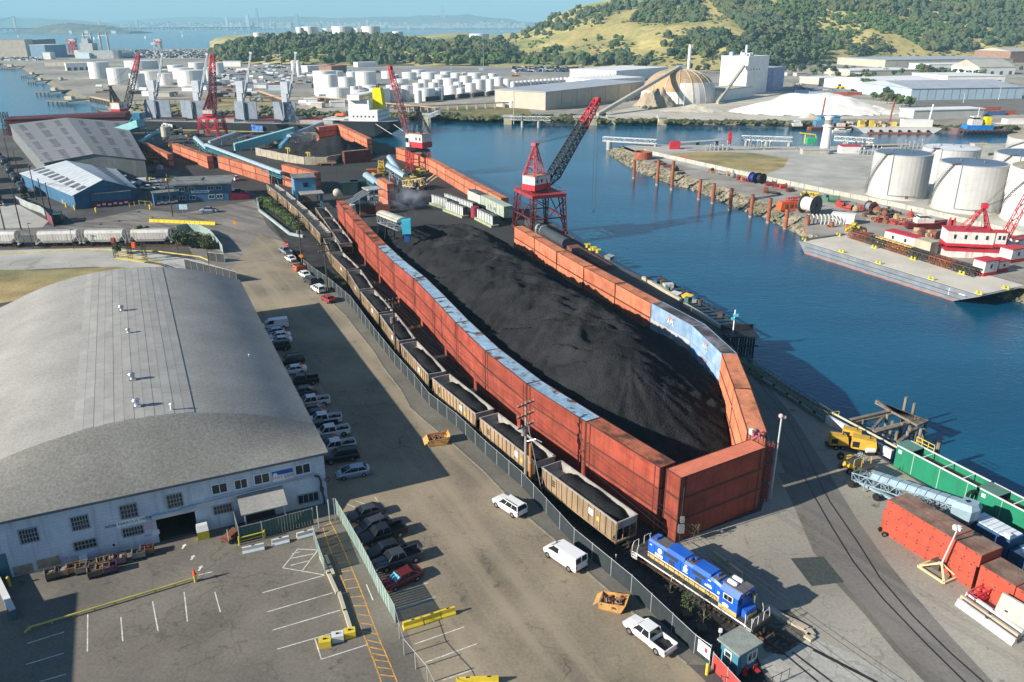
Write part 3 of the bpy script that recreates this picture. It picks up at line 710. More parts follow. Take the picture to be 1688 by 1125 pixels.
p=B(-16.0,9.4,arcz(-16)+.1);t=Th('vent_pipe','short white vent pipe beside the front hip of the shed roof','vent pipe',p);MB().tube((0,0,0),(0,0,.8),.16).l('pipe',whitef,t);MB().tube((0,0,.8),(0,0,.95),.26,.1).l('cap',whitef,t)
p=B(-4.2,30,arcz(-4.2)+.1);t=Th('vent_pipe','small grey vent pipe low on the shed roof above the parked trucks','vent pipe',p);MB().tube((0,0,0),(0,0,.4),.13).l('pipe',galv,t);MB().tube((0,0,.4),(0,0,.5),.2,.1).l('cap',galv,t)
# porch over the entrance
a=c4p(205,655);b=c4p(630,565);pr=MB()
pr.hexa([(a[0]-.1,-3.0,2.75),(b[0]+.4,-3.0,2.75),(b[0]+.4,0,3.75),(a[0]-.1,0,3.75),(a[0]-.1,-3.0,2.9),(b[0]+.4,-3.0,2.9),(b[0]+.4,0,3.9),(a[0]-.1,0,3.9)]);pr.l('porch_roof',shed_roof,shed)
for x in(a[0]+.3,b[0]):MB().box(x,-2.7,0,.14,.14,2.76).l('porch_post',whitef,shed)
MB().box((a[0]+b[0])/2-.2,-.03,0,(b[0]-a[0])*.75,.06,2.3).l('entrance_glazing',glassd,shed)
# signs on the wall
def wtext(s,size,uv,mat,dy=-.07):return text('lettering',s,size,B(uv[0],dy,uv[1]),BU,(0,0,1),mat,shed)
def wboard(name,u0,u1,z0,z1,mat,dy=-.045):return MB().box((u0+u1)/2,dy,z0,u1-u0,.05,z1-z0).l(name,mat,shed)
a,b=c5p(622,278),c5p(783,245);blk=M('black_lettering',(.015,.017,.02),.7)
wboard('sign_board',a[0],b[0],(a[1]+b[1])/2-.36,(a[1]+b[1])/2+.36,M('sign_white',(.85,.85,.85),.5));wtext('NON FERROUS METALS',.5,((a[0]+b[0])/2,(a[1]+b[1])/2),blk,-.08)
a,b=c4p(553,400),c4p(768,370);zc=(a[1]+b[1])/2;blu=M('sign_blue',(.02,.1,.42),.5);rdl=M('red_lettering',(.5,.04,.04),.6)
wboard('sign_board',a[0],b[0],zc-.85,zc+.0,whitef);wboard('sign_header',a[0],b[0],zc+.0,zc+.55,blu);wtext('STAY SAFE',.55,((a[0]+b[0])/2,zc-.35),rdl,-.08)
MB().add([(a[0]+.35+.26*math.cos(t*.524),-.075,zc+.1+.26*math.sin(t*.524))for t in range(12)],[tuple(range(12))]).l('sign_emblem',whitef,shed)
for(x,y,w_,h_,m_)in((797,285,.9,.9,'notice_pink'),(837,318,.8,.6,'notice_white'),(612,385,.6,.6,'notice_white'),(797,335,.8,.3,'notice_pink'),(515,425,1.2,.5,'notice_lilac'),(348,458,.6,.4,'notice_lilac'),(397,450,.6,.3,'notice_lilac')):
 a=c5p(x,y);mm={'notice_pink':M('notice_pink',(.55,.4,.5),.7),'notice_white':M('notice_white',(.65,.68,.72),.7),'notice_lilac':M('notice_lilac',(.5,.4,.58),.7)}[m_]
 wboard('notice',a[0]-w_/2,a[0]+w_/2,a[1]-h_/2,a[1]+h_/2,mm)
a=c5p(612,385);MB().box(a[0],-.085,a[1]-.15,.25,.02,.3).l('notice_symbol',blk,shed)
a=c5p(8,530);MB().box(a[0]-.3,-.05,0,2.2,.08,3.2).l('door',M('blue_door',(.05,.14,.2),.6),shed)
# ---------------------------------------------------------------- road vehicles
tyre_m=M('tyre_rubber',(.015,.015,.016),.85);rim_m=M('wheel_rim',(.35,.36,.38),.35,.7);glass_v=M('car_glass',(.014,.018,.022),.12,0,.1,spec=.35)
black_p=M('black_plastic',(.02,.02,.022),.6);lamp_r=M('tail_lamp_red',(.35,.02,.02),.3);lamp_w=M('head_lamp_lens',(.65,.66,.68),.15,.2)
paints={k:M('paint_'+k,c,.28,m,.04,1,spec=.5)for k,c,m in(('white',(.72,.72,.7),0),('black',(.012,.013,.016),0),('charcoal',(.06,.065,.075),.3),('silver',(.36,.42,.5),.5),
  ('maroon',(.13,.012,.014),.1),('navy',(.02,.035,.09),.2),('grey',(.2,.22,.24),.4),('red',(.35,.03,.03),.1),('beige',(.4,.34,.25),.1),('blue',(.05,.12,.3),.2))}
def wheels(t,xs,w,r,part='wheel'):
 for x in xs:
  for s in(-1,1):
   y=s*(w/2-.1)
   o=MB().tube((x,y-.11,r),(x,y+.11,r),r,n=16).l(part,tyre_m,t)
   MB().tube((x,y+s*.08,r),(x,y+s*.125,r),r*.6,r*.52,n=10).l('rim',rim_m,o)
SH={ # length, width, body stations (x, half width, z bottom, z shoulder), cabin lower (x0,x1) upper (x0,x1) z roof, wheels, wheel radius
'sedan':(4.6,1.8,[(-2.3,.72,.45,.82),(-2.15,.84,.28,.95),(-1.2,.9,.22,.98),(.2,.9,.22,.95),(1.0,.9,.22,.92),(1.9,.86,.26,.78),(2.3,.68,.35,.58)],(-1.75,1.15),(-1.05,.45),1.44,(-1.35,1.4),.33),
'hatch':(4.4,1.75,[(-2.2,.76,.4,.95),(-2.0,.86,.28,1.02),(-1.0,.88,.22,1.0),(.6,.88,.22,.95),(1.3,.87,.24,.9),(1.9,.8,.28,.74),(2.2,.62,.35,.58)],(-1.95,1.5),(-1.45,.35),1.5,(-1.3,1.35),.32),
'suv':(4.8,1.9,[(-2.4,.84,.5,1.05),(-2.3,.93,.36,1.12),(-1.2,.95,.3,1.12),(.6,.95,.3,1.1),(1.2,.94,.32,1.08),(2.2,.9,.36,1.0),(2.4,.82,.42,.85)],(-2.32,1.15),(-2.15,.5),1.75,(-1.45,1.5),.38),
'van':(5.3,2.0,[(-2.65,.92,.45,1.2),(-2.6,.98,.34,1.3),(-1.2,1.0,.3,1.3),(1.2,1.0,.3,1.25),(1.8,.98,.32,1.12),(2.5,.9,.36,.98),(2.65,.8,.42,.8)],(-2.6,1.95),(-2.52,1.0),2.08,(-1.6,1.75),.38),
'pickup':(5.6,1.95,[(-2.8,.9,.5,1.05),(-2.7,.95,.4,1.08),(-1.2,.96,.36,1.08),(.9,.96,.36,1.1),(1.5,.95,.38,1.1),(2.6,.9,.4,1.0),(2.8,.82,.45,.82)],(-.75,1.5),(-.6,.85),1.8,(-1.75,1.75),.4),
}
def car_make(kind,far=False):
 def make():
  Lc,Wc,st,cl,cu,zr,wx,wr=SH[kind];t=Th('car'if kind in('sedan','hatch')else kind,None,{'sedan':'car','hatch':'car'}.get(kind,kind))
  P0=paints['white']
  secs=[]
  for x,h,zb,zt in st:secs.append([(x,-h*.92,zb),(x,h*.92,zb),(x,h,zb+.2),(x,h*.99,zt-.16),(x,h*.9,zt),(x,0,zt+.035),(x,-h*.9,zt),(x,-h*.99,zt-.16),(x,-h,zb+.2)])
  b=MB();
  if kind=='pickup':
   cut=[s for s in secs if s[0][0]>-1.0];bed0=-2.75;bed1=-.8;h=.96
   first=[(-.8,y,z)for(_,y,z)in secs[2]]
   b.loft([first]+cut)
   for s in(-1,1):b.box((bed0+bed1)/2,s*(h-.05),.4,bed1-bed0,.1,.72)
   b.box(bed0,0,.45,.1,2*h-.12,.63);b.box((bed0+bed1)/2,0,.5,bed1-bed0-.1,2*h-.2,.1)
   b.l('body',P0,t)
   MB().box((bed0+bed1)/2,0,.601,bed1-bed0-.12,2*h-.22,.03).l('bed_liner',black_p,t)
  else:b.loft(secs);b.build('body',P0,t,world=False,smooth=False)
  zs=max(s[3]for s in st)-.06;h0=Wc/2*.9;h1=Wc/2*(.9 if kind=='van'else .76);zt=zr-.06
  A=[Vc((cl[0],-h0,zs)),Vc((cl[1],-h0*.95,zs)),Vc((cl[1],h0*.95,zs)),Vc((cl[0],h0,zs))]
  T=[Vc((cu[0],-h1,zt)),Vc((cu[1],-h1*.95,zt)),Vc((cu[1],h1*.95,zt)),Vc((cu[0],h1,zt))]
  MB().hexa(A+T).l('window_glass',glass_v,t)
  r=MB();e=.02
  r.hexa([p+U(-.01)for p in T]+[Vc((p.x*.96+.02*sum(q.x for q in T)/2,p.y*.9,zr))for p in T])
  pw=.11
  for i in range(4):r.bar(A[i]+Vc((0,(e if A[i].y>0 else-e)*.5,0)),T[i],pw,.07)
  nm={'sedan':(.45,),'hatch':(.4,),'suv':(.35,.68),'van':(),'pickup':(.5,)}[kind]
  for f in nm:
   for k,(i,j)in enumerate(((0,1),(3,2))):r.bar(A[i].lerp(A[j],f),T[i].lerp(T[j],f),.09,.06)
  if kind=='van': # blind panel sides, rear door glass stays
   for s,(i,j)in((-1,(0,1)),(1,(3,2))):
    q=[A[i].lerp(A[j],.02),A[i].lerp(A[j],.62),T[i].lerp(T[j],.74),T[i].lerp(T[j],.0)]
    q=[p+Vc((0,s*.015,0))for p in q];r.face(q if s<0 else q[::-1])
   r.bar((cl[0]-.01,0,zs),(cu[0]-.01,0,zt),.12,.05);r.bar((cl[0],-h0,zs+.06),(cl[0],h0,zs+.06),.1,.16)
  r.l('roof',P0,t)
  xf,xb=st[-1][0],st[0][0];hz=st[-1][3];tz=st[0][3]
  for s in(-1,1):
   MB().box(xf-.1,s*st[-1][1]*.82,hz-.2,.26,.3,.15).l('headlight',lamp_w,t)
   MB().box(xb+.03,s*st[0][1]*.93,tz-.3,.12,.16,.28).l('taillight',lamp_r,t)
   MB().box(cl[1]-.25,s*(Wc/2+.06),zs+.02,.14,.14,.12).l('wing_mirror',P0,t)
  MB().box(xf-.02,0,.34,.14,st[-1][1]*1.8,.16).l('bumper',black_p if kind!='van'else P0,t)
  MB().box(xb+.02,0,.38,.14,st[0][1]*1.8,.16).l('bumper',black_p if kind!='pickup'else rim_m,t)
  if kind=='suv':
   for s in(-1,1):MB().bar((-1.9,s*.6,zr+.05),(.2,s*.6,zr+.05),.05,.05).l('roof_rail',black_p,t)
  wheels(t,wx,Wc,wr);return t
 return Kind(make)
CARS={k:car_make(k)for k in SH}
def park(kind,paint,loc,rz,label,group=None,sc=None):
 base=CARS[kind];o=base.put((loc[0],loc[1],loc[2]+.008 if len(loc)>2 else .008),rz,label,group,sc)
 ch=[c for c in bpy_children(o)]
 for c in ch:
  for s in c.material_slots:
   if s.material.name.startswith('paint_'):s.link='OBJECT';s.material=paints[paint]
 return o
def bpy_children(o):
 n0=len(MADE)
 if o.name in CH:return CH[o.name]
 out=[];
 for c in reversed(MADE):
  if c.parent==o:out.append(c)
  elif out and c.parent is not None and c.parent.parent!=o:break
 return out
ft=ang(BC,BC+BU);fn=ang(BC,BC+BV)
# three white vehicles along the kerb
def axis_px(a,b,z=.0):a,b=G(*a,z),G(*b,z);return(a+b)/2,ang(b,a)
c,r=axis_px((823,830),(858,852));park('suv','white',c,r,'white sport utility car parked by the kerb, the nearest one to the yellow-brown scrap dozer','white vehicles along the kerb')
c,r=axis_px((910,912),(952,940));park('van','white',c,r,'white panel van with rear windows parked by the kerb beside the screened fence','white vehicles along the kerb')
c,r=axis_px((1045,1037),(1095,1075));park('pickup','white',c,r,'white pickup with an empty dark bed parked near the guard booth','white vehicles along the kerb')
# six dark cars by the green slat fence
lotc=[('sedan','charcoal',(575,857),(632,840),'charcoal saloon, first in the row behind the green slat fence'),
  ('hatch','charcoal',(588,880),(640,860),'dark grey estate car parked between the charcoal saloon and a black pickup'),
  ('pickup','black',(594,897),(668,872),'black pickup with open bed, third in the row behind the green slat fence'),
  ('sedan','black',(608,918),(664,900),'black saloon squeezed between two black pickups'),
  ('pickup','charcoal',(615,940),(696,912),'black crew pickup with a grey roof beside the maroon saloon'),
  ('sedan','maroon',(636,970),(690,944),'maroon saloon with a blue sunshade in its windscreen')]
for k,p,a,b,l in lotc:
 ga,gb=G(*a,.3),G(*b,.3);c=(ga+gb)/2;c.z=0.008;o=park(k,p,c,ang(gb,ga),l,'dark cars by the slat fence')
sun_sh=M('blue_sunshade',(.12,.45,.6),.5)
mb=MB()
for i in range(3):mb.hexa([(1.14-.02,-.6+i*.42,1.0),(1.16,-.6+i*.42,1.0),(1.16,-.22+i*.42,1.0),(1.14,-.22+i*.42,1.0),(.62,-.6+i*.42,1.36),(.64,-.6+i*.42,1.38),(.64,-.22+i*.42,1.38),(.62,-.22+i*.42,1.36)])
sh=mb.l('sunshade',sun_sh,o)
# parked row along the shed, noses to the wall
row=[('hatch','silver',1.6,4.9,1.0),('suv','black',1.2,9.6,1),('pickup','white',1.2,12.6,1),('sedan','black',.2,14.6,.9),('pickup','white',1.5,17.2,1.1),('pickup','black',.4,19.2,.9),('pickup','white',1.4,21.6,.95),('sedan','navy',.6,23.9,.95),
 ('sedan','maroon',.4,25.8,.85),('pickup','white',1.2,28.4,.9),('sedan','charcoal',.6,33.0,.9),('pickup','black',1.4,37.2,1),('sedan','white',1.0,42.5,1),('suv','black',1.3,46.6,1),('suv','black',.4,54.5,.9),('sedan','white',1.4,57.5,1),('sedan','white',1.6,60.0,1),('hatch','silver',1.0,62.4,.95),('van','white',1.9,66.0,1.1)]
for i,(k,p,u,v,s)in enumerate(row):
 q=B(u+2.9,v,.008);word={'sedan':'saloon','hatch':'hatchback','suv':'sport utility car','van':'van','pickup':'pickup'}[k]
 park(k,p,q,ft+math.pi+R_(random.uniform(-5,5)-4),f'{p} {word}, {nth(i)} from the front corner in the row along the arched shed','cars parked along the arched shed',None)
# kerbside cars beyond the first pole
for i,(k,p,x,y,l)in enumerate((('pickup','silver',471,418,'silver pickup at the head of the kerbside row below the stop sign'),('sedan','white',479,430,'white saloon parked behind the silver pickup near the orange diamond sign'),('sedan','white',502,456,'white saloon parked beside the orange scrap trailer'),('suv','charcoal',512,467,'dark grey sport utility car in the kerbside row before the white estate'),
  ('suv','white',525,481,'white estate car parked under the utility pole by the fence'),('hatch','red',541,497,'dull red hatchback, last car of the kerbside row by the fence'))):
 g_=G(x,y);park(k,p,(g_.x,g_.y,.008),R_(-62+180+8),l,'cars along the far kerb')
# office yard cars
for k,p,x,y,rz,l in(('pickup','white',245,313,.1,'white utility truck parked in the yard behind the blue guard hut'),('pickup','white',254,302,.3,'white pickup parked beside the grey warehouse wall'),('van','white',231,303,.2,'white work van by the small hopper bins'),
  ('pickup','silver',262,312,.0,'silver pickup at the end of the yard row by the blue office'),('sedan','black',392,318,.2,'black saloon beside the maroon container behind the blue office'),('pickup','silver',345,350,.0,'silver pickup with dark bed on the road past the yellow barriers'),('van','white',384,298,-.6,'white truck parked behind the blue office building'),('pickup','white',219,306,.2,'white pickup closest to the pale gable roof')):
 g_=G(x,y);park(k,p,(g_.x,g_.y,.006),rz+math.pi,l,'vehicles of the terminal yard')

# ---------------------------------------------------------------- railway
hop_side=M('hopper_side_tan',(.33,.235,.14),.8,0,.18,.6,.1,5,(.22,.155,.1),.3,.55,.12,rand=.12,streak=((.13,.09,.06),.55))
hop_in=M('hopper_inside',(.34,.32,.29),.75,0,.15,.8,.1,5,(.2,.18,.16),.5,.6,.12)
under=M('rail_underframe',(.03,.027,.025),.8,.2,.3,2);steel_d=M('dark_steel',(.05,.045,.042),.7,.4,.3,1)
hcoal=M('wagon_coal',(.022,.0225,.024),.85,0,.25,.8,.35,9,bump=.15,bscale=6,spec=.05)
def bogie(t,x,g=1.5,wr=.46,name='bogie'):
 b=MB()
 for s in(-1,1):b.box(x,s*.95,.38,2.5,.12,.32);b.box(x,s*.98,.3,.6,.16,.5)
 b.box(x,0,.45,.45,1.9,.3);o=b.l(name,under,t)
 for dx in(-.87,.87):
  w_=MB()
  for s in(-1,1):w_.tube((x+dx,s*.7,wr+.15),(x+dx,s*.83,wr+.15),wr,n=14)
  w_.tube((x+dx,-.8,wr+.15),(x+dx,.8,wr+.15),.09,n=6);w_.l('wheelset',steel_d,o)
def coupler(t,x):
 s=1 if x>0 else-1;MB().box(x+s*.3,0,.75,.7,.25,.25).box(x+s*.62,0,.68,.22,.4,.4).l('coupler',under,t)
def hopper_make(load,L=14.6,W=3.1,zt=3.75):
 def make():
  t=Th('hopper_wagon',None,'hopper wagon');zb=1.15;h=L/2;sl=3.2
  for s in(-1,1):
   y=s*(W/2-.08)
   MB().add([(-h+.9,y,zb),(h-.9,y,zb),(h,y,zt-1.0),(h,y,zt),(-h,y,zt),(-h,y,zt-1.0),]+[(x,y-s*.07,z)for x,z in((-h+.9,zb),(h-.9,zb),(h,zt-1.0),(h,zt),(-h,zt),(-h,zt-1.0))],
     [(0,1,2,3,4,5),(11,10,9,8,7,6)]).l('side_sheet',hop_side,t)
   me_=None
   for i in range(13):
    x=-h+.95+i*(L-1.9)/12
    o=MB().box(0,0,0,.13,.1,zt-zb-.02).l('side_post',hop_side,t)if me_ is None else own(_link('side_post',me_),t)
    me_=o.data;o.location=(x,s*(W/2-.03),zb)
   MB().box(0,s*(W/2-.04),zt-.02,L,.16,.14).l('top_rail',hop_in,t)
   MB().box(0,s*(W/2-.05),zb-.12,L-1.6,.14,.14).l('side_sill',hop_side,t)
   lad=MB()
   for x0 in(h-.12,h-.62):lad.bar((x0,s*(W/2+.03),1.0),(x0,s*(W/2+.03),zt),.05)
   for k in range(6):lad.bar((h-.62,s*(W/2+.03),1.15+k*.42),(h-.12,s*(W/2+.03),1.15+k*.42),.04)
   lad.l('ladder',hop_side,t)
   for k in range(2):
    MB().add([(-1.2+k*6-2.5+q,s*(W/2+.0),z)for q,z in((0,1.5),(.8,1.5),(.8,2.3),(0,2.3))],[(0,1,2,3)])if False else None
  for e in(-1,1):
   MB().box(e*(h-.05),0,zt-.02,.16,W-.16,.14).l('end_rail',hop_in,t)
   MB().add([(e*(h-.04),y,z)for y in(-W/2+.16,W/2-.16)for z in(zt-.9,zt)]+[(e*(h-sl),y,zb+.25)for y in(-W/2+.16,W/2-.16)],
     [(0,1,3,2),(0,2,5,4)]).l('slope_sheet',hop_in,t)
   p=MB()
   for y in(-W/2+.1,-.5,.5,W/2-.1):p.box(e*(h-.08),y,1.0,.1,.1,zt-1.9 if abs(y)>1 else zt-1.9)
   for s in(-1,1):p.bar((e*(h-.1),s*(W/2-.1),1.1),(e*(h-2.2),s*(W/2-.1),1.2),.1)
   p.box(e*(h-.2),0,.95,.3,W-.1,.22);p.l('end_frame',hop_side,t)
   coupler(t,e*h);bogie(t,e*(h-2.0))
  ii=MB()
  for s in(-1,1):ii.add([(-h+.1,s*(W/2-.165),zt-1.0),(h-.1,s*(W/2-.165),zt-1.0),(h-.1,s*(W/2-.165),zt),(-h+.1,s*(W/2-.165),zt)],[(0,1,2,3)])
  if not load:ii.sheet([(-h+sl,-W/2+.2),(h-sl,-W/2+.2),(h-sl,W/2-.2),(-h+sl,W/2-.2)],1.5)
  ii.l('inner_sheet',hop_in,t)
  if not load:
   for x in np.arange(-h+2.6,h-2,2.35):MB().box(x,0,zt-.35,.14,W-.36,.2).l('cross_brace',hop_in,t)
   for x in np.arange(-3.6,3.7,2.4):MB().add([(x-.8,-W/2+.2,1.6),(x+.8,-W/2+.2,1.6),(x+.8,W/2-.2,1.6),(x-.8,W/2-.2,1.6),(x,-W/2+.2,2.5),(x,W/2-.2,2.5)],[(0,1,4),(1,2,5,4),(2,3,5),(3,0,4,5)]).l('hopper_ridge',hop_in,t)
  b=MB()
  for k in range(4):x=-4.2+k*2.8;b.add([(x-1.3,-1.2,zb),(x+1.3,-1.2,zb),(x+1.3,1.2,zb),(x-1.3,1.2,zb),(x-.5,-.7,.45),(x+.5,-.7,.45),(x+.5,.7,.45),(x-.5,.7,.45)],[(4,5,6,7),(0,4,5,1)[::-1],(1,5,6,2)[::-1],(2,6,7,3)[::-1],(3,7,4,0)[::-1]])
  b.box(0,0,.8,L-.4,.4,.3);b.l('bottom_hoppers',under,t)
  if load:
   nx,ny=44,11;r=random.Random(5)
   xs=np.linspace(-h+1.7,h-.5,nx);ys=np.linspace(-W/2+.17,W/2-.17,ny);vs=[];fs=[]
   for i,x in enumerate(xs):
    ends=min(1,(x-xs[0])/2.2,(xs[-1]-x)/2.4+.0);prof=zt-1.35+1.65*math.sin(max(0,min(1,ends))*math.pi/2)**.8
    for y in ys:
     vs.append((x,y,min(prof,zt+.42)-.9*(abs(y)/(W/2))**2.2*1.0+.12*math.sin(x*1.1+y)+r.uniform(-.05,.05)))
   for i in range(nx-1):
    for j in range(ny-1):a_=i*ny+j;fs.append((a_,a_+ny,a_+ny+1,a_+1))
   MB().add(vs,fs).ls('coal_load',hcoal,t)
  wp=MB().box(2.7 if load else-3,-W/2-.035,2.4,.85,.02,.85);wp.l('data_panel',M('panel_white',(.6,.6,.56),.7),t)
  wp=MB().box(4.0,-W/2-.03,2.25,.45,.02,.6);wp.l('marking_panel',M('panel_yellow',(.6,.42,.08),.7),t)
  lt=M('stencil_brown',(.08,.06,.045),.8)
  for k in range(3):MB().box(-4.9,-W/2-.03,2.3+.32*k,.7,.012,.16).l('stencil_mark',lt,t)
  return t
 return Kind(make)
def _link(n,me):o=bpy.data.objects.new(n,me);SC.collection.objects.link(o);return o
HL,HE=hopper_make(True),hopper_make(False)
trackA=[V2(p)for p in([G(1035,858,3.8),G(908.5,766,3.8),G(898,758,3.8),G(805,686,3.8),G(798,679,3.8),G(726,621,3.8),G(719.5,615.5,3.8),G(676,569,3.8),G(669,559,3.8),G(640,520,3.8),G(608,484,3.8),G(583,446,3.8),G(556,420,3.8),G(541,390,3.8),G(505,352,3.8),G(468,320,3.8),G(440,300,3.8)])]
def along(P,s):
 for a,b in zip(P,P[1:]):
  d=(b-a).length
  if s<=d:return a+(b-a)*(s/d),ang(a,b)
  s-=d
 return P[-1],ang(P[-2],P[-1])
pos=0.05;i=0;total=sum((b-a).length for a,b in zip(trackA,trackA[1:]))
LEN=14.6
names=[]
while pos+LEN<total:
 p0,_=along(trackA,pos);p1,_=along(trackA,pos+LEN);c=(p0+p1)/2;rz=ang(p1,p0)
 empty=i>=9
 o=(HE if empty else HL).put((c.x,c.y,.12),rz,(f'tan hopper wagon {"standing open and empty" if empty else "heaped with coal"}, {nth(i)} behind the blue locomotive'),'hopper wagons of the coal train')
 pos+=LEN+1.35+(4.5 if i==8 else 0);i+=1
trackB=[V2(p)for p in(G(571,402,3.8),G(545,366,3.8),G(524,338,3.8))]
pos=0;i=0
for k in range(3):
 p0,_=along(trackB,pos);p1,_=along(trackB,pos+13.2);p1=p0+(p1-p0).normalized()*14.6;c=(p0+p1)/2
 HL.put((c.x,c.y,.12),ang(p1,p0),f'coal wagon being filled on the inner track, {("nearest to the red wall", "middle one of three", "right under the blue control house")[k]}','wagons on the loading track');pos+=15.6
# ballasted tracks: rails and sleepers
sl_m=M('timber_sleeper',(.07,.055,.045),.9,var=.3,scale=1.5,rand=.2)
def track(P,name,sleepers=True):
 P=[V2(p)for p in P]
 for s in(-1,1):
  mb=MB();
  Q=[]
  for i,p in enumerate(P):
   d=(P[min(i+1,len(P)-1)]-P[max(0,i-1)]).normalized();Q.append(p+Vc((-d.y,d.x,0))*s*.76+U(.2))
  for a,b in zip(Q,Q[1:]):mb.bar(a,b,.14,.18)
  struct(mb.build('rail',railtop))
 if sleepers:
  tot=sum((b-a).length for a,b in zip(P,P[1:]));base=None;s=.3
  sb=bpy.data.objects.new('sleeper_bed',None);
  root=MB().box(*P[0].xy,-.4,.1,.1,.05).build('track_bed',g_gravel);struct(root);k=0;mb=MB()
  while s<tot:
   p,a=along(P,s)
   if k<290:
    if base is None:base=MB().box(0,0,0,.22,2.5,.14).mesh('sleeper',sl_m)
    o=bpy.data.objects.new('sleeper',base);SC.collection.objects.link(o);o.parent=root;o.location=(p.x,p.y,.03);o.rotation_euler=(0,0,a+random.uniform(-.03,.03))
   s+=.62;k+=1
loco_dir=(V2(trackA[0])-V2(trackA[1])).normalized()
T0=[G(1440,1130),G(1300,1062),G(1230,1018),G(1140,950)]
for a_,b_ in(((1272,1034),(1447,1125)),((1262,1052),(1349,1125)),((1306,1075),(1405,1150)),((1340,1072),(1530,1170))):struct(MB().bar(G(*a_,.035),G(*b_,.035),.16,.04).build('rail',rail_m))
tA=[V2(26.6,60.4),V2(24.5,62.8),V2(18.5,70.0)]+trackA[:1]+trackA[1:]
track(tA,'main')
track([V2(26.0,51),V2(22.5,56.5),V2(17.5,64.5),V2(12.0,73.5),V2(8.6,79.5)],'siding')if False else None
track([trackA[9]+Vc((5.5,2,0)),trackB[0]+Vc((2.4,-6,0)),trackB[0],trackB[1],trackB[2],V2(G(480,300))],'loading')
pb=[V2(p)for p in PX([(690,540),(730,585),(800,665),(870,730),(950,800),(1040,880)])]
mb=MB()
for a,b in zip(pb,pb[1:]):mb.bar(a+U(.3),b+U(.3),.5,.6)
# ---------------------------------------------------------------- locomotive
lb=M('loco_blue',(.015,.095,.46),.38,0,.06,.5,.05,4,(.02,.12,.5),.5,.55,.2,spec=.5);lroof=M('loco_roof_grey',(.12,.115,.12),.7,0,.2,1.5)
ly=M('loco_yellow_ochre',(.48,.36,.14),.7,0,.15,1.2,streak=((.2,.15,.08),.4));lw=M('loco_white',(.72,.72,.7),.5);ld=M('loco_deck',(.055,.052,.05),.85,0,.2,2)
radi=M('radiator_grille',(.04,.045,.06),.7)
p0=V2(G(1054,905,1.45));p1=V2(G(1240,1026,1.45))
front=V2(25.6,61.7);rear=V2(14.1,75.2)
rear=trackA[0]+(trackA[0]-trackA[1]).normalized()*1.2;rear=V2(rear)
fr=V2(G(1262,1020,1.4))
rear_c=V2(14.9,74.9);
def axisdir():
 a,b=V2(G(1075,925,1.4)),V2(G(1228,1026,1.4));return(b-a).normalized()
ldv=axisdir();lnv=Vc((-ldv.y,ldv.x,0))
near0=V2(G(1040,907,1.4));cen=near0+ldv*8.1+lnv*1.5
loco=Th('locomotive','bright blue switcher locomotive with ochre stripe and white handrails at the coal train head','locomotive',(cen.x,cen.y,.12),math.atan2(ldv.y,ldv.x))
def LB(name,mat,fn,par=None,smooth=False):
 mb=MB();fn(mb);return mb.build(name,mat,par or loco,world=False,smooth=smooth)
hL=8.1
LB('deck',ld,lambda m:m.box(0,0,1.3,2*hL,3.0,.1));LB('sill',lw,lambda m:[m.box(0,s*1.5,1.22,2*hL-1.4,.06,.17)for s in(-1,1)])
LB('underframe',under,lambda m:(m.box(0,0,.85,2*hL-.3,1.9,.45),m.box(.4,0,.35,3.6,2.4,.75),[m.tube((-.8+.0,s*1.3,1.0),(1.8,s*1.3,1.0),.16,n=8)for s in(-1,1)]))
for x in(-4.8,4.9):bogie(loco,x,wr=.5)
for x in(-hL,hL):coupler(loco,x)
hx0,hx1=-6.2,3.9
def hood(m):
 prof=[(-.85,1.4),(-.85,3.35),(-.7,3.62),(.7,3.62),(.85,3.35),(.85,1.4)]
 m.loft([[(x,y,z)for y,z in prof]for x in(hx0,hx1-1.2)]+[[(hx1,y,z if z<2 else z-.25)for y,z in prof]])
LB('hood',lb,hood)
LB('hood_stripe',ly,lambda m:[m.box((hx0+hx1)/2,s*.87,1.4,hx1-hx0-.1,.04,.55)for s in(-1,1)])
LB('stripe_edge',lw,lambda m:[m.box((hx0+hx1)/2,s*.88,1.95,hx1-hx0-.1,.04,.09)for s in(-1,1)])
for x0,x1 in((hx0+2.6,hx0+5.0),(hx0+6.2,hx0+8.4)):
 LB('raised_roof',lb,lambda m:m.hexa([(x0,-.9,3.4),(x1,-.9,3.4),(x1,.9,3.4),(x0,.9,3.4),(x0,-.72,3.85),(x1,-.72,3.85),(x1,.72,3.85),(x0,.72,3.85)]))
LB('hood_top',lroof,lambda m:(m.box(hx0+1.35,0,3.625,2.3,1.35,.04),m.box(hx0+5.6,0,3.625,1.1,1.35,.04),m.box(hx0+8.9,0,3.625,.8,1.35,.03)))
for x,y in((hx0+.7,-.3),(hx0+.7,.3),(hx0+5.4,-.2),(hx0+5.7,.3),(hx0+8.8,0)):LB('exhaust_stack',lb,lambda m:m.box(x,y,3.62,.28,.34,.32))
for k in range(4):LB('roof_pipe',M('copper_pipe',(.3,.12,.07),.5,.5),lambda m:m.bar((hx0+5.15+k*.3,-.5,3.75),(hx0+5.15+k*.3,.5,3.75),.07))
for x,w_ in((hx0+3.2,1.9),(hx0+7.0,1.8)):LB('radiator_grille',radi,lambda m:[m.box(x,s*.865,2.85,w_,.03,.42)for s in(-1,1)])
for x in(hx0+3.4,hx0+7.0):LB('louvre',radi,lambda m:[m.box(x,s*.865,2.1,.75,.03,.55)for s in(-1,1)])
for x in(hx0+.9,hx0+2.3,hx0+4.6,hx0+5.8,hx0+6.1+2.2,hx0+9.1):LB('hood_door_seam',M('seam_dark_blue',(.01,.03,.12),.6),lambda m:[m.box(x,s*.86,2.05,.035,.02,1.3)for s in(-1,1)])
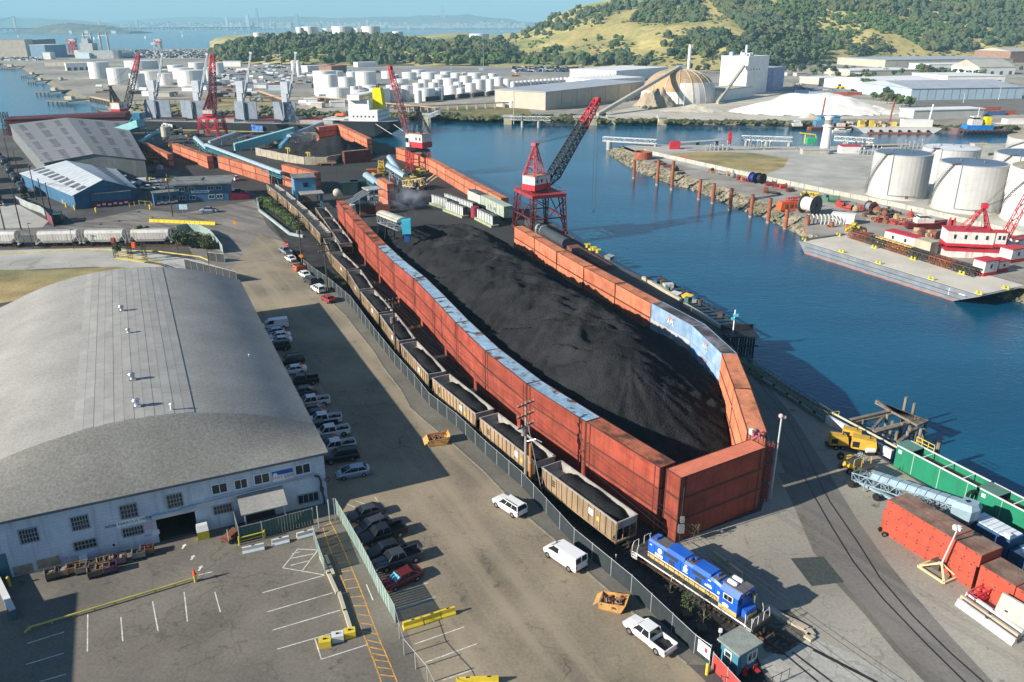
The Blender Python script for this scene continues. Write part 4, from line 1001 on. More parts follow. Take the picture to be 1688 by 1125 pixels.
# logos
def disc(m,x,z,r,y=-.885,n=16):m.add([(x+r*math.cos(t*6.2832/n),y,z+r*math.sin(t*6.2832/n))for t in range(n)],[tuple(range(n))])
for s in(-1,1):
 LB('logo_disc',lw,lambda m:disc(m,hx0+1.7,2.9,.33,s*.885));LB('logo_disc',lw,lambda m:disc(m,hx0+5.25,2.75,.3,s*.885))
 pass
for x,z,w_,h_ in((1.6,2.15,1.1,.32),(5.25,2.3,.7,.1),(8.3,2.35,.9,.22),(8.4,2.57,.5,.14),(.4,3.0,.3,.12),(9.6,2.3,.25,.3),(5.3,3.15,.35,.12),(8.4,3.15,.35,.12)):
 for s in(-1,1):LB('logo_panel',lw,lambda m:m.box(hx0+x,s*.88,z,w_,.02,h_))
# cab and short nose
def cab(m):
 prof=[(-1.42,1.4),(-1.42,3.55),(-.95,4.1),(.95,4.1),(1.42,3.55),(1.42,1.4)]
 m.loft([[(x,y,z)for y,z in prof]for x in(3.9,6.1)])
LB('cab',lb,cab)
LB('cab_roof',lroof,lambda m:m.hexa([(3.8,-1.0,4.12),(6.25,-1.0,4.12),(6.25,1.0,4.12),(3.8,1.0,4.12),(3.8,-.9,4.2),(6.25,-.9,4.2),(6.25,.9,4.2),(3.8,.9,4.2)]))
for y in(-.4,.42):LB('air_conditioner',lw,lambda m:(m.loft([[(4.6+dx,y+.3*math.cos(a)*k,4.2+.28*max(0,math.sin(a))*k)for a in[0,.5,1.0,1.57,2.1,2.6,3.14]]for dx,k in((-.55,.7),(-.4,1),(.4,1),(.55,.7))])))
LB('cab_window',lw,lambda m:[m.box(4.95,s*1.43,2.75,1.15,.05,.7)for s in(-1,1)])
LB('cab_window_glass',glass_v,lambda m:([m.box(4.7+q,s*1.455,2.82,.46,.03,.56)for s in(-1,1)for q in(0,.5)],[m.box(6.11,y,2.7,.04,.5,.7)for y in(-1.0,1.0)],m.box(6.11,0,3.25,.04,.7,.35)))
LB('cab_stripe',ly,lambda m:[m.box(5.0,s*1.43,1.42,2.2,.04,.5)for s in(-1,1)])
LB('logo_map',lw,lambda m:[m.add([(4.7+x,s*1.45,2.1+z)for x,z in((-.4,.1),(-.1,.22),(.35,.2),(.45,-.02),(.2,-.2),(.15,-.4),(0,-.22),(-.3,-.15))],[tuple(range(8))])for s in(-1,1)])
LB('short_nose',lb,lambda m:m.hexa([(6.1,-.8,1.4),(6.9,-.8,1.4),(6.9,.8,1.4),(6.1,.8,1.4),(6.1,-.8,2.35),(6.75,-.8,2.2),(6.75,.8,2.2),(6.1,.8,2.35)]))
LB('nose_panel',ly,lambda m:m.box(6.92,0,1.42,.04,1.5,.4))
for s in(-1,1):
 h=MB();y=s*1.46
 xs=np.linspace(-hL+.7,3.6,9)
 for x in xs:h.bar((x,y,1.4),(x,y,2.35),.05)
 h.l('handrail_post',ld,loco)
 MB().bar((xs[0],y,2.35),(xs[-1],y,2.35),.05).l('handrail',ld,loco)
 for e in(-1,1):
  q=MB();x=e*(hL-.15)
  for dx in(0,-e*.75):q.path([Vc((x+dx,y,.5)),Vc((x+dx,y,1.9)),Vc((x+dx-e*.12,y*.93,2.45))],.035,5)
  for k in range(3):q.box(x-e*.38,s*1.4,.5+k*.35,.75,.22,.04)
  q.path([Vc((x,s*.45,1.4)),Vc((x,s*.45,2.4)),Vc((x,s*1.2,2.4)),Vc((x,s*1.4,1.9))],.03,5)
  q.l('step_rail',lw,loco)
LB('buffer_beam',ld,lambda m:[m.box(e*hL,0,.7,.14,3.0,.62)for e in(-1,1)])
LB('headlight',lamp_w,lambda m:(m.tube((6.1,-.1,3.75),(6.2,-.1,3.75),.09),m.tube((6.1,.14,3.75),(6.2,.14,3.75),.09)))
for k in range(5):LB('sunshade',M('sage_canvas',(.1,.14,.12),.9),lambda m:m.box(6.45,.75+k*.0,2.6,.5,.3,.9))if k==0 else None
# covered hopper cars and tank cars on the yard tracks
ch_m=M('covered_hopper_white',(.62,.6,.55),.75,0,.1,.5,.08,5,(.48,.45,.4),.25,.55,.15,streak=((.25,.2,.15),.6))
def covered():
 t=Th('covered_hopper',None,'covered hopper');L,W=17.0,3.0;b=MB()
 prof=lambda k:[(-W/2*k,1.3),(-W/2,2.0),(-W/2,3.7),(-W*.3,4.4),(W*.3,4.4),(W/2,3.7),(W/2,2.0),(W/2*k,1.3)]
 b.loft([[(-6.9,y,max(z,2.9))for y,z in prof(.8)],[(-5.2,y,z)for y,z in prof(.8)],[(5.2,y,z)for y,z in prof(.8)],[(6.9,y,max(z,2.9))for y,z in prof(.8)]])
 b.l('body',ch_m,t)
 for i in range(12):
  for s in(-1,1):MB().box(-5.8+i*1.05,s*1.51,1.9,.1,.06,1.85).l('side_rib',ch_m,t)
 MB().box(0,0,4.42,14,.7,.08).l('roof_walk',galv,t);MB().box(0,-.75,4.25,13,.4,.16).box(0,.75,4.25,13,.4,.16).l('roof_hatch',ch_m,t)
 u=MB();u.box(0,0,.85,L-.6,.5,.35);
 for k in(-3.4,0,3.4):u.add([(k-1.6,-1.1,1.35),(k+1.6,-1.1,1.35),(k+1.6,1.1,1.35),(k-1.6,1.1,1.35),(k-.4,-.5,.4),(k+.4,-.5,.4),(k+.4,.5,.4),(k-.4,.5,.4)],[(4,5,6,7),(1,5,4,0),(2,6,5,1),(3,7,6,2),(0,4,7,3)])
 u.l('underframe',under,t)
 for e in(-1,1):
  coupler(t,e*(L/2-.6));bogie(t,e*6.2);f=MB()
  for y in(-1.4,1.4):f.bar((e*7.9,y,1.2),(e*6.6,y,3.2),.12);f.bar((e*7.9,y,1.0),(e*7.9,y,3.9),.08)
  f.box(e*7.7,0,1.0,.6,2.9,.2);f.l('end_frame',ch_m,t)
 return t
CK=Kind(covered)
for i,(x0,x1,y0,y1,l)in enumerate(((-60,55,411,411,'white covered hopper wagon in tree shade, partly out of the photo'),(58,134,411,409,'white covered hopper wagon beside the truck court, second before the yellow gantry stairs'),(137,209,409,408,'white covered hopper wagon with a blue patch behind the yellow access gantry'),(213,284,408,407,'white covered hopper wagon at the end of its string next to the shrubs'))):
 a=G(x0,y0-1);b=G(x1,y1-1);c=(a+b)/2;CK.put((c.x,c.y+1.5,.05),ang(a,b),l,'covered hoppers by the truck court',(.72,1,1))
g_=G(173,400);
track([V2(-170,210.4),V2(-86,210.8)],'court',False)
tk_b=M('tank_car_black',(.03,.035,.045),.4,.2,.2,.8)
def tankcar():
 t=Th('tank_car',None,'tank car');L=15;b=MB();pr=[(.3,0),(1.1,.25),(1.45,.8),(1.45,L-3.0),(1.1,L-2.45),(.3,L-2.2)]
 b.lathe(pr,18);b.v=[(z-(L-2.2)/2,x,y+2.6)for x,y,z in b.v];b.ls('tank_barrel',tk_b,t)
 MB().tube((0,0,4.0),(0,0,4.5),.5,n=12).l('dome',tk_b,t);MB().box(0,0,4.0,3,2.0,.06).box(0,0,.85,L-.8,.6,.35).l('walkway',under,t)
 r=MB()
 for k in(-3.5,-1.2,1.2,3.5):r.tube((k,0,2.6),(k+.12,0,2.6),1.49,n=18,cap=False)
 r.l('band',under,t)
 for e in(-1,1):bogie(t,e*5.0);coupler(t,e*(L/2-.6))
 return t
TK=Kind(tankcar)
for i,(x,y)in enumerate(((38,322),(27,305),(17,290),(8,276),(-2,264))):
 g_=G(x,y);TK.put((g_.x,g_.y,.1),ang(G(42,328),G(0,265)),f'black tank car, {nth(i)} from the fence end on the siding beside the grey metal shed','tank cars on the siding')
for i,(x,y)in enumerate(((20,335),(8,318),(-4,300))):
 g_=G(x,y);TK.put((g_.x-5,g_.y,.1),ang(G(42,328),G(0,265)),f'black tank car on the outer siding, {nth(i)} from the paved yard','tank cars on the outer siding')
# dark semi tractor at the yard fence
t=Th('truck','dark blue tractor truck standing at the maroon fence near the utility poles','truck',G(97,366),R_(115));
MB().box(0,0,.5,5.8,2.4,.5).box(1.6,0,1.0,2.0,2.3,2.0).box(3.1,0,1.0,1.4,1.6,.9).l('cab',paints['navy'],t);MB().box(1.8,0,2.0,1.7,2.34,.6).l('window_glass',glass_v,t);MB().box(-1.6,0,1.0,3.6,2.3,1.9).l('box_body',paints['black'],t);wheels(t,(-2.2,-1.1,2.9),2.4,.5)
# ---------------------------------------------------------------- lattice cranes
cr_red=M('crane_red',(.5,.035,.05),.55,.1,.15,.8);cr_pink=M('crane_faded_red',(.5,.09,.1),.6,.1,.2,.8);cr_blk=M('crane_black',(.03,.032,.038),.55,.3,.2,.8);cr_wht=M('crane_white',(.66,.63,.58),.6,0,.15,.8,streak=((.42,.12,.09),.6))
rope=M('wire_rope',(.06,.06,.065),.6,.5)
def crane(label,base,rz,pw,pl_,pz,hs,tip,atop,A_m,leg_m,boom_m,tip_m=None,br=.11,nseg=14,house=(8,5,4),plat_m=None,bw=2.2,group=None,hook=None,a_back=True):
 t=Th('harbour_crane',label,'crane',(base[0],base[1],0),rz,group);bx,by=base[0],base[1]
 R=lambda x,y,z:Vc((bx+x*math.cos(rz)-y*math.sin(rz),by+x*math.sin(rz)+y*math.cos(rz),z))
 for sx in(-1,1):
  for sy in(-1,1):
   l=MB();foot=R(sx*pl_/2,sy*pw/2,.5);top=R(sx*pl_*.42,sy*pw*.42,pz)
   l.lattice(foot,top,.9*hs,2.0*hs,5,.12*hs);l.bar(foot,top,.45*hs);l.box(foot.x,foot.y,.0,2.2*hs,.7*hs,.7,rz)
   l.build('leg',leg_m,t)
 l=MB()
 for s in(-1,1):
  l.bar(R(-pl_/2,s*pw/2,pz*.45),R(pl_/2,s*pw/2,pz*.45),.35*hs);l.bar(R(-pl_/2,s*pw/2,1),R(pl_*.4,s*pw/2,pz*.9),.22*hs);l.bar(R(pl_/2,s*pw/2,1),R(-pl_*.4,s*pw/2,pz*.9),.22*hs)
  l.bar(R(s*pl_/2,-pw/2,pz*.45),R(s*pl_/2,pw/2,pz*.45),.3*hs);l.bar(R(s*pl_/2,-pw/2,pz*.45),R(s*pl_*.42,pw/2*.8,pz),.2*hs)
 l.build('portal_brace',leg_m,t)
 pm_=plat_m or leg_m;d=MB();d.box(bx,by,pz,pl_*1.0,pw*1.0,.9*hs,rz);c=[R(sx*pl_/2,sy*pw/2,pz+.9*hs+1.0)for sx,sy in((-1,-1),(1,-1),(1,1),(-1,1))]
 for i in range(4):
  d.bar(c[i],c[(i+1)%4],.08)
  for k in range(6):p=c[i].lerp(c[(i+1)%4],k/6);d.bar(p,p-U(1.0),.06)
 d.build('platform',pm_,t);zf=pz+.9*hs
 dirn=V2(tip)-V2(base);dirn.normalize();sd_=Vc((-dirn.y,dirn.x,0));ra=math.atan2(dirn.y,dirn.x);b0=V2(base)
 MB().tube((bx,by,zf),(bx,by,zf+.8),2.4*hs,n=16).build('slew_ring',cr_blk,t)
 hl,hw_,hh=house;hc=b0-dirn*hl*.22
 MB().box(hc.x,hc.y,zf+.8,hl,hw_,hh*.42,ra).build('machine_base',cr_red,t)
 MB().box(hc.x,hc.y,zf+.8+hh*.42,hl*.96,hw_*.96,hh*.58,ra).build('machinery_house',cr_wht,t)
 MB().box(hc.x,hc.y,zf+.8+hh,hl,hw_*1.02,.18,ra).build('house_roof',M('house_roof_rust',(.45,.26,.18),.8),t)
 cc=b0+dirn*hl*.36+sd_*hw_*.34
 MB().box(cc.x,cc.y,zf+.9,hl*.25,hw_*.36,hh*.9,ra).build('operator_cab',cr_wht,t);w_=MB()
 for q in(dirn*(hl*.127),-sd_*hw_*.19,sd_*hw_*.19):w_.box(cc.x+q.x,cc.y+q.y,zf+.9+hh*.35,.9 if q is not dirn else .1,.9,hh*.32,ra)
 w_.build('cab_window',glassd,t)
 for k in(-.32,-.05):
  q=hc+dirn*hl*k;MB().box(q.x-sd_.x*-0,q.y,zf+1+hh*.5,.7,hw_*.985,hh*.25,ra).build('house_window',glassd,t)
 # gantry mast
 top=Vc(atop);g_m=MB()
 if top.z>0:
  f1,f2=b0+dirn*hl*.12+sd_*hw_*.45,b0+dirn*hl*.12-sd_*hw_*.45;f3,f4=hc-dirn*hl*.42+sd_*hw_*.42,hc-dirn*hl*.42-sd_*hw_*.42
  for f_ in(f1,f2,f3,f4):f_.z=zf+.8+(hh if f_ in(f3,f4)else 0)
  for f_ in(f1,f2):g_m.lattice(f_,top+(f_-b0).normalized()*.35,1.0*hs,.5*hs,7,br*.8)
  for f_ in(f3,f4):g_m.lattice(f_,top,.8*hs,.4*hs,7,br*.6);
  for k in(.3,.6):g_m.bar(f1.lerp(top,k),f2.lerp(top,k),.2*hs);g_m.bar(f3.lerp(top,k),f1.lerp(top,k),.16*hs);g_m.bar(f4.lerp(top,k),f2.lerp(top,k),.16*hs);g_m.bar(f3.lerp(top,k),f4.lerp(top,k),.16*hs)
  g_m.box(top.x,top.y,top.z-.4,1.6*hs,1.6*hs,.8*hs,ra);g_m.build('gantry_mast',A_m,t)
 foot=b0+dirn*hl*.5;foot.z=zf+1.2;tip=Vc(tip)
 bm=MB();bm.lattice(foot,foot.lerp(tip,.12),bw*.35,bw,2,br,up=sd_.cross(tip-foot));bm.lattice(foot.lerp(tip,.12),foot.lerp(tip,.72),bw,bw*.8,nseg,br)
 bm.build('boom',boom_m,t)
 bt=MB();bt.lattice(foot.lerp(tip,.72),tip,bw*.8,bw*.5,5,br*1.1);bt.box(tip.x,tip.y,tip.z-.6,1.5,1.5,1.3,ra);bt.build('boom_head',tip_m or boom_m,t)
 rp=MB();mid=top.lerp(tip,.25)+U(.5)
 for s in(-.5,.5):rp.tube(top+sd_*s,tip+sd_*s,.05,n=4);rp.tube(top+sd_*s,foot.lerp(tip,.6)+sd_*s,.04,n=4)
 if hook is not None:
  for s in(-.6,.6):rp.tube(tip+sd_*s,Vc((tip.x+sd_.x*s,tip.y,hook)),.04,n=4)
  rp.box(tip.x,tip.y,hook,.3,1.3,.3)
 rp.build('rope',rope,t);return t
wd=ang((20,160),(-25,270))
tipA=RY(985,165,249.0);baseA=V2(8.0,229.5)
crane('large red and black lattice crane beside the orange containers, boom raised over the channel',baseA,wd,10.5,13.5,10.6,1.0,tipA,RY(882,238,228.5),cr_pink,M('crane_leg_sooty_red',(.13,.03,.035),.6,.2,.4,.5),cr_blk,cr_red,.15,18,(7.0,4.8,3.9),M('platform_red',(.3,.04,.045),.6),2.8,None,1.0)
gB=G(690,279);baseB=V2(gB.x,gB.y)
crane('red and white portal crane with a black mast on the quay behind the yellow loaders',baseB,ang((-30,300),(-43,335)),8,9,7.6,.85,RY(643,112,baseB.y+8),RY(689,178,baseB.y),cr_blk,cr_red,M('crane_grey_red',(.22,.08,.08),.6,.2,.4,.3),cr_red,.12,12,(7.5,6,5.4),cr_blk,2.2)
gC=G(352,224);baseC=V2(gC.x,gC.y)
crane('dark red quay crane with its boom standing almost upright before the open ship holds',baseC,R_(170),9,11,9,.9,RY(350,92,baseC.y+14),RY(346,150,baseC.y),M('boom_dark_red',(.14,.03,.04),.6,.2,.3,.3),cr_red,M('boom_dark_red',(.14,.03,.04),.6,.2,.3,.3),cr_red,.18,14,(6,5,3.2),cr_red,3.4)
gD=G(205,210,0);baseD=V2(gD.x,gD.y)
crane('red and white quay crane by the bow of the ship with black crossed booms',baseD,R_(170),8,9,6.5,.9,RY(228,92,baseD.y+22),RY(181,143,baseD.y-3),cr_blk,cr_red,cr_blk,cr_red,.17,10,(7,6,6),cr_red,2.8)

# ---------------------------------------------------------------- bulk carrier
hull_m=M('hull_black',(.02,.026,.034),.5,0,.2,.1,streak=((.1,.07,.05),.3));deck_m=M('ship_deck_grey',(.35,.36,.35),.7,0,.15,.2,col2=(.28,.2,.16),pscale=.15,pthr=.58);hatch_m=M('hatch_steel',(.2,.24,.29),.6,.1,.15,.4,streak=((.1,.08,.07),.4))
holdred=M('hold_red_oxide',(.3,.045,.03),.8,0,.2,.5);sup_m=M('superstructure_white',(.72,.71,.68),.6,0,.08,.5,streak=((.45,.33,.25),.3));yel=M('funnel_yellow',(.75,.62,.0),.5)
st0=V2(-68.5,467.0);sdir=Vc((math.cos(R_(170.2)),math.sin(R_(170.2)),0));snn=Vc((-sdir.y,sdir.x,0))
SL=182.0;SW=27.0;ship=Th('bulk_carrier','black hulled bulk carrier with open hatches and a yellow funnel moored along the quay','ship',(st0.x,st0.y,WZ),R_(170.2))
def s_sec(x,w,zd,zb=0.0,tum=1.0):return[(x,-w/2*.55,zb),(x,-w/2*.97,zb+2.5),(x,-w/2,zd),(x,w/2,zd),(x,w/2*.97,zb+2.5),(x,w/2*.55,zb)]
D0=6.7
secs=[s_sec(-5.5,SW*.5,D0+2.2,4.6),s_sec(-2,SW*.8,D0+2.2,2.6),s_sec(6,SW*.96,D0+2.2,-1.5),s_sec(26,SW,D0+2.2,-2),s_sec(26.01,SW,D0,-2),s_sec(150,SW,D0,-2),s_sec(158,SW*.95,D0+.2,-2),s_sec(158.01,SW*.95,D0+3,-2),s_sec(170,SW*.66,D0+3.4,-2),s_sec(178,SW*.3,D0+3.8,-2),s_sec(184,1.0,D0+4.2,-2)]
MB().loft(secs).l('hull',hull_m,ship)
MB().loft([[(s[2][0],s[2][1]*.97,s[2][2]+.03),(s[2][0],-s[2][1]*.97,s[2][2]+.03)]for s in secs],cap=False,closed=False).l('deck',deck_m,ship)
rl=MB()
for s in(-1,1):
 for x in np.arange(27,157,3.0):rl.box(x,s*(SW/2-.3),D0,.1,.1,1.2)
 rl.box(92,s*(SW/2-.3),D0+1.15,130,.08,.1);rl.box(92,s*(SW/2-.3),D0+.6,130,.06,.06)
rl.l('railing',deck_m,ship)
def s_at(px,py,off=0.0): # position along the ship under a photograph point on its near hatch line
 d=_ray(px,py);o_=U(CAMZ);q=st0+snn*off;t=(q-o_).dot(snn)/d.dot(snn);p=o_+d*t;return(p-st0).dot(sdir),p.z
for i,x in enumerate((34,64,94,124)):
 MB().box(x+9,0,D0,22,17,1.9).l('hatch_coaming',hull_m if i%2 else deck_m,ship)
 MB().box(x+9,0,D0+1.91,20.5,15.6,.05).l('open_hold',holdred,ship)
for a,b in((282,240),(342,300),(424,388),(488,452)):
 xa,_=s_at(a,180,6);xb,_=s_at(b,180,6);xm=(xa+xb)/2;w_=abs(xb-xa)
 for k,(q,lean)in enumerate(((-.27,0),(.27,0))):
  MB().hexa([(xm+w_*q-w_*.27,7.4+k*1.5,D0+1.5),(xm+w_*q+w_*.27,7.4-k*2,D0+1.5),(xm+w_*q+w_*.27,8.0-k*2,D0+1.5),(xm+w_*q-w_*.27,8.0+k*1.5,D0+1.5)]+[(xm+w_*q-w_*.27,7.2+k*1.5,D0+11.5),(xm+w_*q+w_*.27,7.2-k*2,D0+11.5),(xm+w_*q+w_*.27,7.8-k*2,D0+11.5),(xm+w_*q-w_*.27,7.8+k*1.5,D0+11.5)]).l('hatch_cover',hatch_m,ship)
MB().box(31,0,D0+2,14,15,.7).l('hatch_cover',M('pale_hatch',(.5,.52,.5),.7),ship)
cg=M('deck_crane_grey',(.5,.53,.56),.6,0,.1,.5)
for(x0,ybot,xt,yt)in((254,172,265,90),(326,170,339,90),(398,170,411,88),(471,170,485,88)):
 xs_,_=s_at(x0,ybot,0);MB().box(xs_,0,D0,3.2,3.2,15.5).box(xs_-.6,0,D0+15.5,4.2,3.4,6.5).l('crane_pedestal',cg,ship)
 xt_,zt_=s_at(xt,yt,0);j=MB();zt_-=WZ
 for s in(-1.1,1.1):j.bar((xs_-2.2,s,D0+13),(xt_-1,s*.4,zt_),.55)
 for k in range(6):q=k/6;j.bar((xs_-2.2+(xt_-1-xs_+2.2)*q,-1.1+.66*q,D0+13+(zt_-D0-13)*q),(xs_-2.2+(xt_-1-xs_+2.2)*q,1.1-.66*q,D0+13+(zt_-D0-13)*q),.25)
 j.box(xt_-1,0,zt_-.5,1.6,1.6,1.2);j.l('crane_jib',cg,ship)
u0=4.0
MB().box(13,0,D0+2.2,17,21,6).l('accommodation_block',sup_m,ship);MB().box(15.5,0,D0+8.2,12,19,5.2).l('accommodation_block',sup_m,ship);MB().box(17.5,0,D0+13.4,7,24,2.8).l('bridge',sup_m,ship)
wb=MB()
for z in(D0+4,D0+6.4):
 for k in range(7):wb.box(13-8.55,-8+k*2.6,z,.08,.8,.8)
for k in range(6):wb.box(7+k*2.3,10.52,D0+4.2,.9,.08,.9);
wb.l('porthole_window',glassd,ship);MB().box(17.5,0,D0+14.6,7.1,23,.9).l('bridge_window',glassd,ship)
MB().loft([[(x+6.6*1,y,z)for x,y in((-3,-2.6),(3,-2.6),(3,2.6),(-3,2.6))]if z<D0+14 else[(x+7.2,y,z)for x,y in((-2.4,-2.3),(2.4,-2.3),(2.4,2.3),(-2.4,2.3))]for z in(D0+8.2,D0+19.5)]).l('funnel',yel,ship)
MB().tube((7,-.6,D0+19.5),(6.4,-.6,D0+21.5),.4).tube((7.6,.7,D0+19.5),(7.2,.7,D0+21),.35).l('exhaust_pipe',cr_blk,ship)
ms=MB()
for x,y,z in((18,0,32),(21,-5,24),(21,5,24)):ms.tube((x,y,D0+14),(x,y,z),.25,.12,n=6)
ms.box(18,0,27,.3,6,.25).box(18,0,29.5,.3,3,.2);ms.l('mast',sup_m,ship)
lbt=MB().loft([[(x,10.5+y,D0+5+z)for y,z in((-1.2*k,0),(0,-.9*k),(1.2*k,0),(.9*k,1.2*k),(-.9*k,1.2*k))]for x,k in((22.5,.3),(24,1),(28,1),(29.5,.3))]);lbt.l('lifeboat',M('lifeboat_orange',(.7,.13,.04),.5),ship)
lp=MB();lp.path([Vc((-3,SW*.3,7.8)),Vc((-14,SW*.62,3.2))],.12);lp.path([Vc((5,SW*.48,7.8)),Vc((-6,SW*.7,3.2))],.12);lp.l('mooring_line',sup_m,ship)
for(x,l,mm)in((276,'white tarpaulin with a dark band hung on the quay side of the ship','white'),(424,'blue tarpaulin hung crumpled on the quay side of the ship','blue')):
 xs_,_=s_at(x,208,13.8);p=st0+sdir*xs_+snn*13.9;tm=M('tarp_'+mm,(.7,.68,.68)if mm=='white'else(.08,.2,.55),.7)
 r=random.Random(x);vs=[];fs=[]
 for i in range(7):
  for j in range(6):q=p+sdir*((i-3)*1.15)+snn*(.15+r.uniform(0,.5));vs.append((q.x,q.y,2.9-j*1.1+(i-3)*.12+r.uniform(-.2,.2)))
 for i in range(6):
  for j in range(5):fs.append((i*6+j,i*6+j+1,i*6+j+7,i*6+j+6))
 b=MB().add(vs,fs);
 if mm=='white':b.m=[1 if(k//5+k%5)==5 else 0 for k in range(len(b.f))]
 tag(b.build('tarpaulin',[tm,cr_blk]),l,'tarpaulin')
tag(MB().bar(V2(-93,451,.1),V2(-205,471,.1),.5,.25).build('quay_kerb',M('yellow_kerb',(.6,.5,.12),.8,var=.3)),'long yellow kerb along the quay edge beside the ship','kerb')

# ---------------------------------------------------------------- conveyors
teal=M('conveyor_teal',(.06,.28,.32),.6,0,.15,.6,streak=((.05,.09,.09),.5));tealp=M('conveyor_pale_teal',(.2,.42,.44),.6,0,.12,.6);pipe_w=M('conveyor_cover_pale',(.3,.4,.46),.55,.2,.12,.5,streak=((.15,.15,.15),.3));steelb=M('steel_blue_grey',(.2,.3,.38),.6,.2,.15,.8)
def conveyor(label,a,b,w=1.8,h=1.6,cover='tube',frame=teal,cov=pipe_w,legs=2,group=None,wheels_=False):
 a,b=Vc(a),Vc(b);t=Th('conveyor',label,'conveyor',(a.x,a.y,0),0,group);n=max(4,int((b-a).length/2.2));MB().lattice(a-U(h*.5),b-U(h*.5),w,w,n,.07,h0=h,h1=h).build('truss',frame,t)
 k=MB();d=(b-a);up=U(h*.1);sd_=Vc((-d.y,d.x,0)).normalized()
 if cover=='tube':
  N_=7;k.loft([[p+sd_*(math.cos(x*math.pi/N_)*w*.62)+Vc((0,0,math.sin(x*math.pi/N_)*w*.6))for x in range(N_+1)]for p in(a,a.lerp(b,.5),b)])
 else:k.hexa([a-sd_*w*.52-U(h),a+sd_*w*-.0+sd_*w*.52-U(h),b+sd_*w*.52-U(h),b-sd_*w*.52-U(h),a-sd_*w*.52,a+sd_*w*.52,b+sd_*w*.52,b-sd_*w*.52][:4]+[a-sd_*w*.52+up*3,a+sd_*w*.52+up*3,b+sd_*w*.52+up*3,b-sd_*w*.52+up*3])
 k.build('cover',cov,t)
 l=MB()
 for q in[(i+.5)/legs for i in range(legs)]:
  p=a.lerp(b,q)
  if p.z>2:
   for s in(-1,1):l.bar(p+sd_*s*w*.5-U(h),Vc((p.x,p.y,.1))+sd_*s*w*.9,.22)
   l.bar(Vc((p.x,p.y,p.z*.5))-sd_*w*.7,Vc((p.x,p.y,p.z*.5))+sd_*w*.7,.15)
 if l.v:l.build('support',frame,t)
 return t
conveyor('wide teal boxed conveyor rising from the grey metal shed towards the quay crane',G(191,214,7),G(231,200,12),4.2,2.6,'box',teal,tealp,1)
conveyor('thin teal conveyor angling down beside the metal shed gable',G(228,236,3),G(262,216,6),1.6,1.6,'tube',teal,tealp,2)
conveyor('long pale covered conveyor on a teal truss behind the office-side container wall',G(340,240,5.5),G(466,287,6.0),1.6,1.7,'tube',teal,pipe_w,5)
conveyor('short pale conveyor sloping up beside the staggered containers',G(322,228,7),G(342,246,4),1.8,1.5,'tube',teal,pipe_w,1)
conveyor('large boxed teal conveyor with a slatted side beside the moored ship',G(386,240,2.5),G(484,213,8.5),3.6,2.8,'box',teal,tealp,2)
conveyor('pale blue stacking conveyor reaching over the far coal pad',G(462,241,3),G(482,219,6),1.6,1.2,'box',teal,M('conveyor_sky_blue',(.1,.33,.45),.6),1)
conveyor('grey covered conveyor rising past the far coal pad to the ship',G(476,226,5.5),G(531,205,8),2.2,1.6,'tube',steelb,pipe_w,2)
conveyor('grey covered pipe conveyor leaning by the small red crane legs',G(345,236,2),G(388,221,5),2.0,1.2,'tube',steelb,pipe_w,1)
t=Th('transfer_tower','bright teal transfer tower with slanting legs near the ship bow','tower',G(229,225));q=G(229,225);b=MB()
for s in(-1,1):b.bar((q.x-6+s,q.y-6,0),(q.x+s,q.y,11),.5);b.bar((q.x+6+s,q.y,0),(q.x+s,q.y,11),.5)
b.box(q.x,q.y,3,5,5,.4).box(q.x,q.y,7,5,5,.4);b.build('frame',teal,t);MB().box(q.x+1,q.y,7.5,4,4,4.5).build('hopper_box',M('deep_teal',(.03,.2,.32),.6),t);MB().box(q.x+2,q.y-3,4,2.2,2,2).build('motor',cr_red,t)
for k,(x,y,l)in enumerate(((407,236,'dark truss machine with a red motor under the large teal conveyor'),(452,243,'tracked stacker base with white cab at the foot of the far coal pad'),(295,222,'dark loading machinery beside the small pale hopper box'),(330,226,'dark loader parked between the red crane and the container wall'))):
 q=G(x,y);t=Th('loading_machine',l,'machine',q,.3);MB().lattice((-4,0,1.5),(4,0,4),2,1.4,5,.1).l('boom',cr_blk if k else steelb,t);MB().box(0,0,.3,4.5,3,1.4).l('chassis',under,t);MB().box(1,0,1.7,2,2.2,1.8).l('cab',cr_wht if k!=0 else cr_red,t);wheels(t,(-1.5,1.5),3,.6)
q=G(275,232);t=Th('silo','small cream hopper bin beside the first orange wall','bin',q);MB().tube((0,0,2),(0,0,7),2.2,n=14).tube((0,0,.3),(0,0,2),.4,2.2,n=14).l('bin',M('cream_metal',(.5,.46,.36),.7),t)
# stacker head above the near coal heap
sa,sb_=G(630,358,12.5),G(664,371,13.5)
t=Th('stacker_conveyor','stacker conveyor with teal head box and blue spout hanging over the coal heap','conveyor',(sb_.x,sb_.y,0));MB().lattice(sa,sb_,2.6,2.6,6,.09,m=0,h0=2.4,h1=2.4).build('truss',galv,t);d=(sb_-sa).normalized();sv=Vc((-d.y,d.x,0))
MB().loft([[p+sv*(math.cos(x*math.pi/7)*1.5)+Vc((0,0,.7+math.sin(x*math.pi/7)*1.0))for x in range(8)]for p in(sa,sb_)]).build('cover',M('weathered_cream',(.42,.41,.34),.8,var=.2),t)
MB().box(sb_.x+.8,sb_.y,11.6,2.0,2.4,3.2,.1).build('head_box',M('head_teal',(.06,.42,.55),.55),t);MB().box(sb_.x+.9,sb_.y-.2,9.7,1.2,1.3,1.9).build('spout',M('spout_blue',(.01,.07,.25),.6),t)
b=MB()
for s in(-1,1):b.bar(sa+sv*s+U(-1),Vc((sa.x-1,sa.y,0))+sv*s*2,.3);b.bar(sa.lerp(sb_,.4)+sv*s-U(1.2),Vc((*(sa.lerp(sb_,.2)).xy,3))+sv*s*1.5,.22)
b.build('support',cr_blk,t)  # legs coloured black to stand for the deep shade around them
